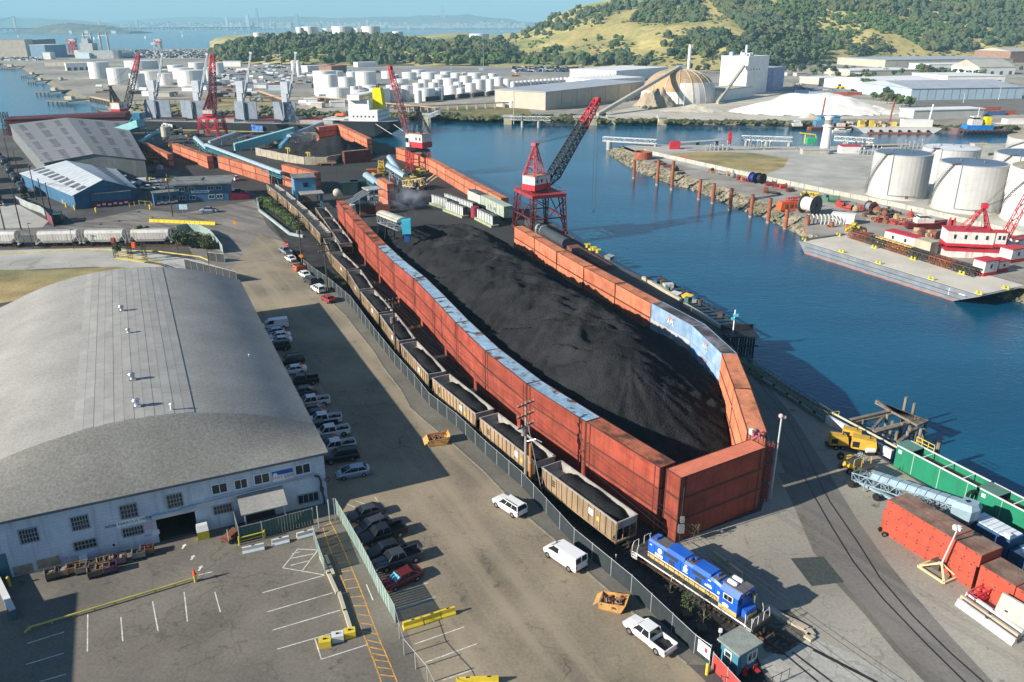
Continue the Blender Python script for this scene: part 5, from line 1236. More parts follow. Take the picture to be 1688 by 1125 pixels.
# blue control house over the loading track
cb=M('cladding_blue',(.09,.24,.38),.7,0,.12,.6,streak=((.06,.1,.14),.4));shg=M('grey_shed_roof',(.2,.2,.19),.85,0,.15,.5,col2=(.12,.12,.12),pscale=.3)
q=G(505,338);ra=ang(trackB[0],trackB[-1]);t=Th('control_house','blue clad loading house on stilts above the coal wagons','loading house',(q.x,q.y,0),ra)
MB().hexa([(-3.5,-3.2,5.2),(4.5,-3.2,5.2),(4.5,3.6,5.2),(-3.5,3.6,5.2),(-3.5,-3.2,9.4),(4.5,-3.2,9.4),(4.5,3.6,9.4),(-3.5,3.6,9.4)]).l('cabin',cb,t)
MB().box(.5,.2,9.4,8.6,7.4,.3).l('roof',shg,t);MB().box(-6.4,-1.2,5.0,5.6,7.4,.3).l('canopy',M('canopy_pale',(.3,.29,.27),.8),t)
MB().box(-3.53,0,6.6,.06,1.6,1.4).l('window',glassd,t)
for x in(-8.6,-4,4.2):
 for y in(-4.4,3.4):MB().box(x,y,.1,.35,.35,5.0).l('stilt',cb,t)
MB().box(2.5,3.0,.1,3.6,1.6,5.0).l('stair_shaft',cb,t);MB().box(-5.5,-4.6,1.5,5,.2,3.4).l('side_panel',cb,t)
# screening plant
q=G(600,352);t=Th('screening_plant','screening frame with sloping pale bars and a cream tank behind the red wall','screening plant',(q.x,q.y,0),R_(30))
b=MB()
for k in range(4):b.bar((-8+0,-2+k*1.6,2.5),(3,-2+k*1.6,7.5),.35)
for x,z in((-7,3),(-2,5.2),(3,7.5)):
 for y in(-2.2,3):b.bar((x,y,.1),(x,y,z),.3)
b.box(3.5,.4,7.4,5,6,.3);b.lattice((3,3,3.5),(7,3,3.5),2,2,3,.1);b.l('frame',M('frame_pale_grey',(.4,.42,.42),.6,.2),t);MB().box(-2.5,.4,3.2,7,5,.4).l('screen_deck',cr_blk,t)
MB().tube((-5.5,-4.5,0),(-5.5,-4.5,4.2),1.2,n=14).l('tank',M('cream_metal',(.5,.46,.36),.7),t);MB().blob((-7,4,6.6),1.3,1,sub=2,rough=.02).l('dome',M('cream_metal',(.5,.46,.36),.7),t)
container(12.19,2.6,(c_dk,r_dark,frame_d),G(612,352),R_(8),'dark maroon container under the screening plant',None)
for k,(x,y)in enumerate(((578,320),(592,318))):
 q=G(x,y);t=Th('settling_tank',('dark green bin behind the taller orange wall','dark green bin next to the first one near the teal boxed pipe')[k],'bin',q);MB().box(0,0,0,5.4,5,4.2,.2).l('bin',M('dark_bottle_green',(.02,.045,.05),.6),t);MB().box(0,0,4.2,5.6,5.2,.25,.2).l('rim',M('dark_bottle_green',(.02,.045,.05)),t)
conveyor('pale blue boxed conveyor lying on the yard beside the dust plume',G(604,290,2.5),G(634,312,2.0),2.4,1.6,'tube',teal,pipe_w,0)
conveyor('grey pipe conveyor standing upright by the yellow loader',G(642,260,7.5),G(660,286,3),2.0,1.4,'tube',steelb,pipe_w,2)
conveyor('grey pipe conveyor crossing behind the yellow mobile loader',G(640,274,6),G(668,292,3),2.2,1.4,'tube',steelb,pipe_w,2)
yl=M('machine_yellow',(.6,.42,.08),.6,0,.2,.8,streak=((.2,.13,.06),.4));yg=M('machine_olive',(.35,.34,.1),.7,0,.2,.8)
def loader(label,q,rz,s,mat,tilt=5):
 t=Th('mobile_loader',label,'loader',q,rz);b=MB();b.lattice((-5*s,0,1.2),(4*s,0,tilt*s),3*s,2.4*s,6,.13);b.box(-2*s,0,1.0,5*s,3.4*s,.4)
 for k in range(5):b.box(-4*s+k*1.6*s,1.9*s,1.2,.18,.18,2.4*s)
 for y in(-1.9,1.9):b.bar((-5*s,y*s,1.0),(3*s,y*s,1.2),.3);b.bar((-1*s,y*s,1.2),(2*s,y*s,3.6*s),.22)
 b.l('frame',mat,t)
 MB().add([(-4.8*s,-2*s,4.2*s),(-1*s,-2*s,4.2*s),(-1*s,2*s,4.2*s),(-4.8*s,2*s,4.2*s),(-3.6*s,-.7*s,2*s),(-2.2*s,-.7*s,2*s),(-2.2*s,.7*s,2*s),(-3.6*s,.7*s,2*s)],[(0,4,5,1),(1,5,6,2),(2,6,7,3),(3,7,4,0),(4,7,6,5),(0,1,5,4),(1,2,6,5),(2,3,7,6),(3,0,4,7)]).l('feed_hopper',mat,t)
 MB().box(1.5*s,-2*s,1.3,1.6*s,1.2*s,1.6*s).l('engine_box',cr_blk,t);wheels(t,(-3*s,-1.4*s,2.6*s),4*s,.75*s);return t
loader('yellow crawler loader with stacked cylinders beside the upright pipe conveyor',G(629,288),R_(100),.75,yl,6)
loader('large tan and yellow truss loader sitting in the middle of the yard',G(686,312),R_(-35),1.0,M('truss_tan',(.5,.4,.2),.7,0,.2,.8),3.2)
loader('olive green loader behind the tan truss loader',G(692,292),R_(10),.6,yg,3)
for k,(x,y)in enumerate(((706,308),(710,311))):
 q=G(x,y);t=Th('timber_beam',('tan timber beam leaning beside the tan truss loader','second tan timber beam leaning next to the first')[k],'beam',q,R_(40));MB().bar((-4,0,.4),(3,0,4.0),.6,.4).l('beam',M('tan_timber',(.45,.35,.22),.8),t)
q=G(614,284);t=Th('skip','low orange skip near the yellow crawler loader','skip',q,.2);MB().hexa([(-2,-1,0),(2,-1,0),(2,1,0),(-2,1,0),(-2.6,-1.3,1.2),(2.6,-1.3,1.2),(2.6,1.3,1.2),(-2.6,1.3,1.2)]).l('tub',M('skip_orange',(.45,.12,.05),.8),t)
# retaining wall and small gear in front of the far coal pad
pw_=M('weathered_concrete_wall',(.36,.32,.25),.9,0,.2,.4,streak=((.15,.13,.1),.5));t=Th('retaining_wall','stained concrete block wall in front of the far coal pad','wall',G(424,254));P=PX([(423,256),(450,262),(478,268),(503,272),(540,272),(566,266)])
for a,b in zip(P,P[1:]):
 n=max(1,int((b-a).length/4))
 for k in range(n):MB().bar(a.lerp(b,k/n)+U(1.7),a.lerp(b,(k+1)/n-.015)+U(1.7),.6,3.4-.3*(k%2)).build('block',pw_,t)
for k,(x,y,l)in enumerate(((476,262,'small yellow post frame on the retaining wall of the far coal pad'),(509,270,'yellow pump stand by the corner of the far coal pad wall'))):
 q=G(x,y);t=Th('pump_stand',l,'pump',q);b=MB();b.box(0,0,0,1.6,1.6,.4).tube((0,0,.4),(0,0,5),.35,n=8).box(0,0,4.4,2.0,.5,.5).box(.8,0,3.2,.4,.4,1.2);b.l('stand',M('pump_yellow',(.6,.5,.1),.6),t)
q=G(537,273);t=Th('flatbed_trailer','rusty flatbed trailer with low side rails before the dark coal bay','trailer',q,.05);b=MB();b.box(0,0,1,9,2.5,.3);[b.box(-4+k,-1.2,1.3,.12,.12,.9)for k in range(9)];b.box(0,-1.2,2.1,9,.12,.12);b.l('bed',M('rusty_tan',(.3,.2,.12),.8,var=.3),t);wheels(t,(-3,-2,3),2.4,.5)
# water spray and dust
dm=bpy.data.materials.new('dust_plume');dm.use_nodes=True;N=dm.node_tree;N.nodes.clear();ou=N.nodes.new('ShaderNodeOutputMaterial');pv=N.nodes.new('ShaderNodeVolumePrincipled');pv.inputs['Color'].default_value=(.75,.8,.95,1)
gN=N.nodes.new('ShaderNodeTexNoise');gN.inputs['Scale'].default_value=.35;gN.inputs['Detail'].default_value=5;tc=N.nodes.new('ShaderNodeTexCoord');N.links.new(tc.outputs['Object'],gN.inputs[0])
gr=N.nodes.new('ShaderNodeTexGradient');gr.gradient_type='SPHERICAL';mpn=N.nodes.new('ShaderNodeMapping');mpn.inputs['Scale'].default_value=(.11,.2,.24);N.links.new(tc.outputs['Object'],mpn.inputs[0]);N.links.new(mpn.outputs[0],gr.inputs[0])
mrn=N.nodes.new('ShaderNodeMapRange');mrn.inputs[1].default_value=.42;mrn.inputs[2].default_value=.75;mrn.inputs[3].default_value=0;mrn.inputs[4].default_value=.42;N.links.new(gN.outputs[0],mrn.inputs[0]);mu=N.nodes.new('ShaderNodeMath');mu.operation='MULTIPLY';N.links.new(mrn.outputs[0],mu.inputs[0]);N.links.new(gr.outputs[1],mu.inputs[1]);N.links.new(mu.outputs[0],pv.inputs['Density']);N.links.new(pv.outputs[0],ou.inputs['Volume'])
q=G(668,348);o=MB().blob((0,0,0),1,1,sub=2,rough=0,sq=(9,5,4)).build('dust_plume',dm);o.location=(q.x,q.y,4.2);tag(stuff(o),'pale bluish dust drifting off the orange container stack')
# freight cars and stake panels on the inner quay track
bx_g=M('boxcar_green_grey',(.35,.4,.32),.8,0,.2,.4,streak=((.12,.1,.08),.5));bx_w=M('boxcar_pale',(.5,.48,.42),.8,0,.2,.4,streak=((.15,.12,.1),.5))
for k,(xa,ya,xb,yb,m_,l)in enumerate(((800,345,838,365,bx_g,'green-grey graffiti boxcar beside the quay containers'),(778,335,799,345,bx_w,'pale hopper wagon in front of the green-grey boxcar'))):
 a,b=G(xa,ya),G(xb,yb);c=(a+b)/2;t=Th('boxcar',l,'boxcar',c,ang(a,b));L_2=(b-a).length
 MB().box(0,0,1.1,L_2,3,3.4).l('body',m_,t);MB().box(0,0,4.5,L_2+.1,3.1,.15).l('roof',r_dark if k else bx_g,t)
 for i in range(8):MB().box(-L_2/2+(i+.5)*L_2/8,-1.53,1.2,.1,.06,3.2).l('side_rib',m_,t)
 bogie(t,-L_2*.33,wr=.45);bogie(t,L_2*.33,wr=.45)
 if not k:
  for i in range(7):MB().box(-3.2+i*1.0,-1.545,1.6+(i%3)*.2,.7,.02,1.4-(i%2)*.4).l('graffiti',M('graffiti_%d'%(i%3),((.1,.25,.15),(.5,.5,.45),(.2,.1,.25))[i%3],.7),t)
stake=M('stake_panel_white',(.62,.64,.62),.7,0,.15,1,streak=((.25,.3,.3),.4))
for k,(xa,ya,xb,yb,l)in enumerate(((714,337,740,346,'white stake-sided flat crate on a green base, closest to the dust plume'),(737,348,766,359,'white stake-sided flat crate on a green base, nearest to the coal heap'),(735,335,757,343,'white slatted crate behind the first stake-sided crate'),(757,343,782,352,'pale blue slatted crate beside the red tank'),(789,362,815,375,'whitewashed block panel at the end of the red coal wall'))):
 a,b=G(xa,ya),G(xb,yb);c=(a+b)/2;t=Th('slatted_crate',l,'crate',c,ang(a,b));L_2=(b-a).length
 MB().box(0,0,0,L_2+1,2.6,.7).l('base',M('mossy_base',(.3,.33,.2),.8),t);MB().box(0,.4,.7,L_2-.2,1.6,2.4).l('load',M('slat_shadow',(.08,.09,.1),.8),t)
 n=10
 for i in range(n):MB().box(-L_2/2+(i+.5)*L_2/n,-.5,.7,L_2/n*.55,.12,2.7).l('stake',stake,t)
 MB().box(0,.4,3.15,L_2,2.0,.12).l('top',r_dark,t)
q=G(783,360);t=Th('tank','small dark red tank between the pale crates and the boxcar','tank',q);MB().tube((0,0,.4),(0,0,3.6),1.3,n=14).l('shell',M('tank_dark_red',(.25,.03,.05),.6),t)
q=G(905,385);t=Th('pipe_roll','dark grey covered conveyor running along the wharf behind the big crane','conveyor',q);a,b=G(872,368,1.5),G(935,402,1.5)
MB().tube(a,b,1.5,n=14).build('cover',M('dark_tube',(.05,.06,.07),.6),t);MB().tube(a.lerp(b,.3),a.lerp(b,.42),1.56,n=14).build('band',M('pale_band',(.3,.33,.33),.6),t)
a,b=G(935,405),G(1000,445);t=Th('barge_platform','rusty plated landing stage along the wharf edge behind the orange wall','landing stage',(a.x,a.y,0));d=(b-a).normalized()
n_=9
for k in range(n_):p,q2=a.lerp(b,k/n_),a.lerp(b,(k+.95)/n_);MB().bar(p+U(.5),q2+U(.5),3.2,1.0).build('plate',M('plate_rust',(.16,.07,.055),.8,var=.3,rand=.2),t)
for k,(x,y)in enumerate(((968,408),(978,413),(985,417))):q=G(x,y,1.0);t=Th('bollard',f'yellow bollard on the wharf edge, {nth(k)} beyond the rusty landing stage','bollard',q);MB().tube((0,0,0),(0,0,.8),.45,n=10).box(0,0,.7,1.6,.5,.35).l('bollard',M('bollard_yellow',(.6,.5,.05),.6),t)
for k,(xa,ya,xb,yb)in enumerate(((1060,458,1122,495),(1128,502,1195,543))):
 a,b=G(xa,ya,.5),G(xb,yb,.5);t=Th('fender_beam',('pale timber fender beam along the wharf behind the blue containers','pale timber fender beam leading to the black mooring dolphin')[k],'beam',(a.x,a.y,0));MB().bar(a,b,.7,.7).build('beam',M('pale_timber',(.42,.38,.3),.85,var=.2),t)
 m2=MB();dd=(b-a).normalized();nn=Vc((dd.y,-dd.x,0))
 for i in range(9):p=a.lerp(b,i/8);m2.bar(p,p-nn*5+U(-.2),.25)
 m2.bar(a-nn*4,b-nn*4,.3);m2.build('cross_beam',M('black_timber',(.03,.03,.03),.8),t)
# black mooring dolphin with a lamp post
q=G(1218,560);t=Th('mooring_dolphin','black timber mooring dolphin standing in the water beside the blue containers','dolphin',(q.x,q.y,WZ));b=MB()
for i in range(4):
 for j in range(3):b.tube((q.x-2.4+i*1.6,q.y-1.6+j*1.6,WZ-1),(q.x-2.4+i*1.6,q.y-1.6+j*1.6,1.6),.22,n=7)
b.box(q.x,q.y,1.2,6.2,4.6,.3).box(q.x,q.y-2.2,-.6,6.2,.2,.3).box(q.x,q.y+2.2,1.5,6.2,.2,.8).build('dolphin',cr_blk,t)
q=G(1207,560,.0);t=Th('lamp_post','white lamp post with a teal lamp on the black dolphin','lamp post',(q.x,q.y,1.5));MB().tube((0,0,0),(0,0,4.5),.12,n=8).l('pole',whitef,t);MB().box(.2,0,3.2,.9,.4,.5).box(-.3,0,2.5,.6,.3,.5).l('lamp',M('lamp_teal',(.08,.5,.55),.5),t)
# ---------------------------------------------------------------- tank peninsula across the channel
def PXY(p):
 d=Vc(p)-U(CAMZ);k=d.dot(_f);return 844+FPX*d.x/k,562.5-FPX*d.dot(_u)/k
WL=[(1003,250),(1007,258),(1028,272),(1062,289),(1101,303),(1148,316),(1200,338),(1257,359),(1285,373),(1322,392),(1360,398),(1440,420),(1540,452),(1640,490),(1700,505),(1850,545)]
wl=[G(x,y,WZ)for x,y in WL]
def inset(P,d,z):
 out=[]
 for i,p in enumerate(P):
  t_=(P[min(i+1,len(P)-1)]-P[max(i-1,0)]).normalized();out.append(Vc((p.x-t_.y*d,p.y+t_.x*d,z)))
 return out
top=inset(wl,6.5,0)
back=[V2(G(1900,330)),V2(G(1900,236)),V2(G(1688,236)),V2(G(1500,240)),V2(G(1300,242)),V2(G(1180,240)),V2(G(1060,238)),V2(G(1020,242))]
land('quay_ground',top+back,0,g_pale)
rip=M('riprap_rock',(.3,.26,.19),.95,0,.35,.8,.3,5,(.14,.13,.08),.3,.5,.1,bump=.3,bscale=1.0)
def riprap(wl,top,label,n=3):
 q=MB();q.loft([[a+U(-.3)for a in wl],[p+U(.02)for p in top]],cap=False,closed=False);struct(q.build('shore_bank',rip))
 r=random.Random(2);b=MB()
 for(a0,a1),(t0,t1)in zip(zip(wl,wl[1:]),zip(top,top[1:])):
  for k in range(int((a1-a0).length*n)):
   u,v=r.random(),r.random();p=a0.lerp(a1,u).lerp(t0.lerp(t1,u),v);b.blob(p,r.uniform(.25,.85),r.random(),0,0,(1,1,.7),.3)
 o=b.build('riprap',rip);stuff(o);o['label']=label;return o
riprap(wl,top,'grey-brown rocks piled along the shore of the tank peninsula')
sheet('dry_grass_field',PX([(1092,256),(1150,250),(1240,252),(1300,262),(1292,276),(1262,288),(1180,274)]),.02,g_dry)
sheet('service_road',[V2(p)for p in top[2:9]]+PX([(1330,385),(1500,430),(1640,470),(1720,480),(1720,400),(1580,372),(1460,345),(1370,325),(1255,303),(1100,268),(1068,258)]),.012,ground_mat('service_road_asphalt',(.33,.305,.26),(.24,.22,.19),.05,.2,.3,.08,stain=.6))
fwall=M('flood_wall_concrete',(.4,.39,.34),.9,0,.15,.4,streak=((.2,.18,.14),.5))
P=PX([(1062,252),(1100,261),(1180,279),(1260,297),(1374,321),(1463,339),(1526,353),(1585,367),(1690,392),(1780,415)])
t=Th('flood_wall','long low concrete flood wall running between the junk strip and the storage tanks','wall',P[0])
for a,b in zip(P,P[1:]):
 n=max(1,int((b-a).length/6))
 for k in range(n):MB().bar(a.lerp(b,k/n)+U(.8),a.lerp(b,(k+1)/n-.006)+U(.8),.35,1.6).build('wall_panel',fwall,t)
# steel pilings
pil=M('piling_rust',(.3,.095,.05),.8,0,.25,.6,streak=((.1,.05,.035),.5));pale_ring=M('piling_waterline',(.3,.27,.2),.8)
def piling():
 t=Th('steel_piling',None,'piling');MB().tube((0,0,-1.5),(0,0,8.4),.62,n=14).l('pipe',pil,t);MB().tube((0,0,-.2),(0,0,.7),.64,n=14,cap=False).l('waterline_band',pale_ring,t);MB().tube((0,0,8.38),(0,0,8.45),.5,n=12).l('hollow_top',blk,t);return t
PK=Kind(piling)
for i,(x,yt,yb)in enumerate(((1044.6,265,294.7),(1083,263.4,306.4),(1107,266,314),(1152,296,330),(1174.5,302.5,336),(1203,311,347),(1237,321,358.6),(1265.7,327,368),(1294,345,378),(1328,355,388),(1363,372,391),(1368,366,391),(1393.6,370,393),(1421.5,378,404),(1463.6,403,418),(1491,408,426))):
 g_=G(x,yb,WZ);hgt=ZT(g_,x,yt)-WZ;PK.put((g_.x,g_.y,WZ),0,f'rust-red steel pipe piling in the channel, {nth(i)} counted from the peninsula tip','steel pilings along the peninsula',(1,1,hgt/8.4))
# storage tanks
tk_w=M('tank_pale_paint',(.46,.46,.44),.6,0,.07,.2,streak=((.35,.32,.27),.35));tk_b2=M('tank_bright_paint',(.7,.69,.66),.6,0,.06,.2,streak=((.45,.4,.34),.3));tk_r=M('tank_roof_blue_grey',(.12,.17,.24),.5,.1,.15,.2);tk_rw=M('tank_roof_white',(.62,.63,.64),.6,0,.1,.2);tk_rt=M('tank_roof_tan',(.3,.27,.2),.8,0,.15,.2);stair_m=M('stair_steel',(.16,.17,.18),.6,.3)
def tank_at(cx,yb,wpx,ytop,label,roof,wall=tk_w,group=None,detail=True,cone=.6,name='storage_tank',zg=0.0,cat='storage tank',n=40):
 f=G(cx,yb,zg);r=wpx/2/PM(f);cdir=V2(f).normalized();c=V2(f)+cdir*r;
 h=max(2.0,ZT(f,cx,ytop)-zg)
 t=Th(name,label,cat,(c.x,c.y,zg),0,group)
 MB().lathe([(r,0),(r,h)],n).build('shell',wall,t,world=False,smooth=False)
 MB().lathe([(r*1.0,h+.01),(r*.6,h+.01+cone*.5),(0.01,h+.01+cone)],n).l('roof',roof,t)
 if detail:
  nr=8
  for k in range(1,nr):MB().lathe([(r+.015,h*k/nr-.03),(r+.03,h*k/nr),(r+.015,h*k/nr+.03)],n).l('plate_seam',wall,t)
  MB().lathe([(r+.05,h-.12),(r+.12,h),(r+.02,h+.06)],n).l('top_rim',wall,t)
  s=MB();a0,a1=math.atan2(-cdir.y,-cdir.x)-1.55,math.atan2(-cdir.y,-cdir.x)-.55;m_=22;prev=None
  for k in range(m_+1):
   a=a0+(a1-a0)*k/m_;z=h*k/m_;p=Vc(((r+.55)*math.cos(a),(r+.55)*math.sin(a),z));s.box(p.x,p.y,z,.9,.35,.06,a);q=Vc(((r+1.0)*math.cos(a),(r+1.0)*math.sin(a),z+1.0));s.bar(q-U(1),q,.05)
   if prev:s.bar(prev[0],p,.2,.3);s.bar(prev[1],q,.06)
   prev=(p,q)
  pl=prev[0];s.box(pl.x*.92,pl.y*.92,h+.3,2.4,2.0,.08,a1)
  for k in range(5):s.bar((pl.x*.92+math.cos(k*1.256)*1.1,pl.y*.92+math.sin(k*1.256)*1.1,h+.3),(pl.x*.92+math.cos(k*1.256)*1.1,pl.y*.92+math.sin(k*1.256)*1.1,h+1.4),.07)
  s.l('spiral_stair',stair_m,t)
  a=a1+.25;pp=[Vc(((r+.15)*math.cos(a),(r+.15)*math.sin(a),z))for z in(h+.5,1.4)]
  MB().path([pp[0],pp[1]],.1,6).path([Vc(((r+.3)*math.cos(a+k*.12),(r+.3)*math.sin(a+k*.12),1.4))for k in range(9)],.08,6).l('pipe',stair_m,t)
  MB().lathe([(r+.5,0),(r+.35,.25),(r,.26)],n).l('base_ring',g_sand,t)
  for k in range(3):MB().tube((r*.4*math.cos(k*2+1),r*.4*math.sin(k*2+1),h),(r*.4*math.cos(k*2+1),r*.4*math.sin(k*2+1),h+cone+.6),.25,n=8).l('roof_vent',stair_m,t)
  MB().box((r+.03)*math.cos(a1+.9),(r+.03)*math.sin(a1+.9),.6,.12,.9,.9,a1+.9).l('manhole',pil,t)
 return t
tank_at(1476,330,91,257,'pale riveted storage tank with dark blue roof, nearest to the white beacon tower',tk_r)
tank_at(1588,353,104,274,'pale storage tank with dark blue roof behind the small red boat',tk_r)
tank_at(1557,305,88,248,'white-roofed storage tank behind the two with dark blue roofs',tk_rw,tk_w)
tank_at(1690,320,118,260,'storage tank half hidden behind the second blue-roofed tank, cut by the photo edge',tk_r)
tank_at(1745,382,185,290,'bright white storage tank with tan cone roof behind the red floating crane',tk_rt,tk_b2,cone=3)
tank_at(1735,268,150,236,'large tan-roofed tank farthest back on the peninsula',tk_rt,tk_w,cone=4)
# beacon tower
q=G(1359,251);t=Th('beacon_tower','white round beacon tower with a balcony on the peninsula shore','tower',q);b=MB().lathe([(2.4,0),(1.9,11.5),(2.5,11.8),(2.5,12.2),(1.7,12.3),(1.7,15.6),(2.2,15.9),(2.2,16.4),(.1,16.8)],20);b.l('tower_shaft',tk_b2,t)
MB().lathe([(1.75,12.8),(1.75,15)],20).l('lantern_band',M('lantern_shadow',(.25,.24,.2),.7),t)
for(x,y,w_,l_,h_,mm,l)in((1399,252,9,5,3.2,'w','small white shed with a red roof edge beside the beacon tower'),(1342,254,12,4,2,'g','low grey concrete vault beside the beacon tower'),(1612,256,7,4,5,'g','grey transformer box between the rear tanks')):
 q=G(x,y);t=Th('shed',l,'shed',q);MB().box(0,0,0,w_,l_,h_).l('wall',tk_b2 if mm=='w'else fwall,t);MB().box(0,0,h_,w_+.4,l_+.4,.3).l('roof',cr_red if mm=='w'else fwall,t)
# trestles and walkways off the back shore
def walkway(label,pa,pb,z=1.5,w=2.2,piles=((.1,1),),truss=True):
 a,b=G(*pa,z),G(*pb,z);t=Th('walkway',label,'walkway',(a.x,a.y,0));MB().bar(a,b,w,.25).build('deck',fwall,t)
 if truss:MB().lattice(a+U(1.2),b+U(1.2),w,w,max(4,int((b-a).length/2.6)),.1,h0=2.0,h1=2.0).build('truss',M('walkway_white',(.6,.61,.6),.6),t)
 p_=MB()
 for k,rr in piles:c=a.lerp(b,k);p_.tube((c.x,c.y,WZ-1),(c.x,c.y,z),rr,n=10)
 p_.build('pile',fwall,t)
walkway('white truss footbridge ending on a concrete pile at the peninsula tip',(994,233),(1082,238),1.2,2.0,((.12,1.4),(.98,.6)))
walkway('white truss footbridge beside the low dark dock',(1222,231),(1306,234),1.6,2.0,((.1,.9),(.5,.9),(.95,.9)))
walkway('white truss footbridge behind the beacon tower',(1375,232),(1440,236),1.6,2.0,((.3,.9),(.9,.9)))
walkway('dark timber dock with railings behind the grass field',(1110,236),(1190,231),1.0,5,((.1,.8),(.5,.8),(.9,.8)),False)
walkway('dark timber dock behind the white storage tank',(1420,240),(1500,238),.8,4,((.1,.8),(.5,.8),(.9,.8)),False)
walkway('long low pipe walkway along the back shore of the peninsula',(1130,246),(1345,243),.8,1.2,((.1,.5),(.35,.5),(.6,.5),(.85,.5)),False)
for(x,y,l,mm,s)in((1112,246,'bright red equipment crate near the dark timber dock',cr_red,(5,2.5,3.4)),(1336,238,'green box on the dock under the yellow loading arm',M('box_green',(.05,.35,.18),.6),(4.5,3,3)),(1202,238,'red hose tower on the back dock',cr_red,(1.6,1.6,6)),(1060,262,'rusty ring tank at the start of the concrete flood wall',pil,None)):
 q=G(x,y)
 if s:t=Th('equipment_crate',l,'crate',q);MB().box(0,0,0,*s).l('box',mm,t);MB().box(0,0,s[2],s[0]*.8,s[1]*.8,.3).l('lid',mm,t)
 else:t=Th('ring_tank',l,'tank',q);MB().lathe([(4.0,0),(4.0,3.2),(3.8,3.2),(3.8,.3),(.1,.3)],24).l('ring',mm,t)
q=G(1326,237);t=Th('hose_crane','yellow hose loading arm on the back dock','hose crane',q);MB().tube((0,0,0),(0,0,4.5),.3).bar((-3,0,5.3),(5,0,4.4),.5).bar((5,0,4.4),(6,0,1.5),.4).l('arm',yel,t)
for i,(x,y)in enumerate(((1404,246),(1500,245),(1250,246),(1180,248),(1432,255))):
 q=G(x,y);t=Th('pipe_manifold',f'cluster of grey pipes and valves on the back shore, {nth(i)} of five','pipework',q,0,'pipe clusters of the back shore');b=MB();r=random.Random(i)
 for k in range(6):xx=-5+k*2;b.path([Vc((xx,-1,0)),Vc((xx,-1,r.uniform(2,4.5))),Vc((xx+1.5,1,r.uniform(2,4))),Vc((xx+1.5,1,0))],.22,6)
 b.bar((-6,0,1.2),(6,0,1.2),.3);b.l('pipes',galv,t)
# ------------- deck barge
bd=M('barge_deck_concrete',(.58,.53,.44),.9,0,.1,.15,.08,3,(.46,.43,.36),.08,.58,.15);bh=M('barge_hull_grey',(.17,.2,.23),.75,0,.2,.4,streak=((.3,.2,.14),.5));boot=M('waterline_red',(.35,.14,.1),.8,var=.3)
A0,A1,A2,A3=G(1316,397),G(1617,489),G(1672,481),G(1382,388)
bl=(A1-A0).normalized();bw_=Vc((-bl.y,bl.x,0));Lb=(A1-A0).length;Wb=(A3-A0).dot(bw_);Wb=17.0
t=Th('deck_barge','long flat grey deck barge with yellow bollards moored beside the red crane','barge',(A0.x,A0.y,WZ),math.atan2(bl.y,bl.x))
for nm,mm,z0,z1,inc in(('hull',bh,0.25,3.0,0),('waterline_stripe',boot,-.6,.25,.04)):
 def sec(z):k=1-(z-(-.6))/3.6;return[(0+3.5*k,-inc,z),(Lb-7.5*k,-inc,z),(Lb-7.5*k,Wb+inc,z),(3.5*k,Wb+inc,z)]
 MB().loft([sec(z0),sec((z0+z1)/2),sec(z1)]).l(nm,mm,t)
MB().box(Lb/2,Wb/2,3.0,Lb-1.6,Wb-1.2,.06).l('deck',bd,t)
b=MB();b.box(Lb/2,.1,3.0,Lb,.2,.14).box(Lb/2,Wb-.1,3.0,Lb,.2,.14).box(.6,Wb/2,3.0,1.0,Wb-.4,.3).l('gunwale',M('gunwale_dark',(.1,.11,.12),.7),t)
b=MB();b.box(Lb/2,-.08,1.9,Lb-6,.14,.12).box(Lb/2,-.08,.9,Lb-9,.14,.1).l('rubbing_strake',M('gunwale_dark',(.1,.11,.12),.7),t)
MB().box(Lb*.86,-.05,1.1,.12,.02,1.6).box(Lb*.92,-.05,1.9,1.6,.02,.3).l('draught_mark',wht,t)
for(x,y)in((1321,396),(1382,389),(1377,418),(1441,409),(1436,437),(1505,428),(1585,452),(1515,465),(1600,488),(1664,478)):
 p=G(x,y,.06);lx=(p-A0).dot(bl);ly=max(.9,min(Wb-.9,(p-A0).dot(bw_)));lx=max(1,min(Lb-1,lx))
 o=MB().box(lx,ly,3.06,1.8,.6,.12).tube((lx-.5,ly,3.1),(lx-.5,ly,3.8),.25,n=8).tube((lx+.5,ly,3.1),(lx+.5,ly,3.8),.25,n=8).l('bollard',M('bollard_yellow',(.6,.5,.05),.6),t)
# ------------- floating crane with red and white houses
def red_house(t,x,y,sx,sy,h,z=0,rz=0,windows=4,nm='house'):
 MB().box(x,y,z+.9,sx,sy,h-.9,rz).l(nm,cr_wht,t);MB().box(x,y,z,sx+.1,sy+.1,.9,rz).l('red_base',cr_red,t);MB().box(x,y,z+h,sx+.4,sy+.4,.25,rz).l('red_roof',cr_red,t)
 b=MB()
 for k in range(windows):xx=-sx/2+(k+.7)*sx/(windows+.4);b.box(x+xx*math.cos(rz)+(sy/2+.02)*math.sin(rz),y+xx*math.sin(rz)-(sy/2+.02)*math.cos(rz),z+h*.5,.7,.06,h*.28,rz)
 b.l('window',glassd,t)
q=G(1592,424,-1.0);ca=math.atan2(bl.y,bl.x)+R_(18)
sp=G(1597,419);t=Th('floating_crane','red and white floating crane with a red four-legged mast and long red boom','crane',(sp.x,sp.y,0),ca+R_(35));t.scale=(.86,.86,.86)
MB().box(0,0,-.2,17,10,2.2).l('pontoon',cr_wht,t);MB().box(0,0,2.0,17.4,10.4,.4).l('pontoon_deck',cr_red,t)
red_house(t,-1.5,0,13,6.5,4.6,3.0);MB().tube((0,0,2.3),(0,0,3.1),3.2,n=20).l('slew_ring',cr_blk,t)
red_house(t,6.8,-2.2,2.8,2.6,4.4,3.4,nm='operator_cab',windows=2)
topz=(1.5,0,14.5);b=MB()
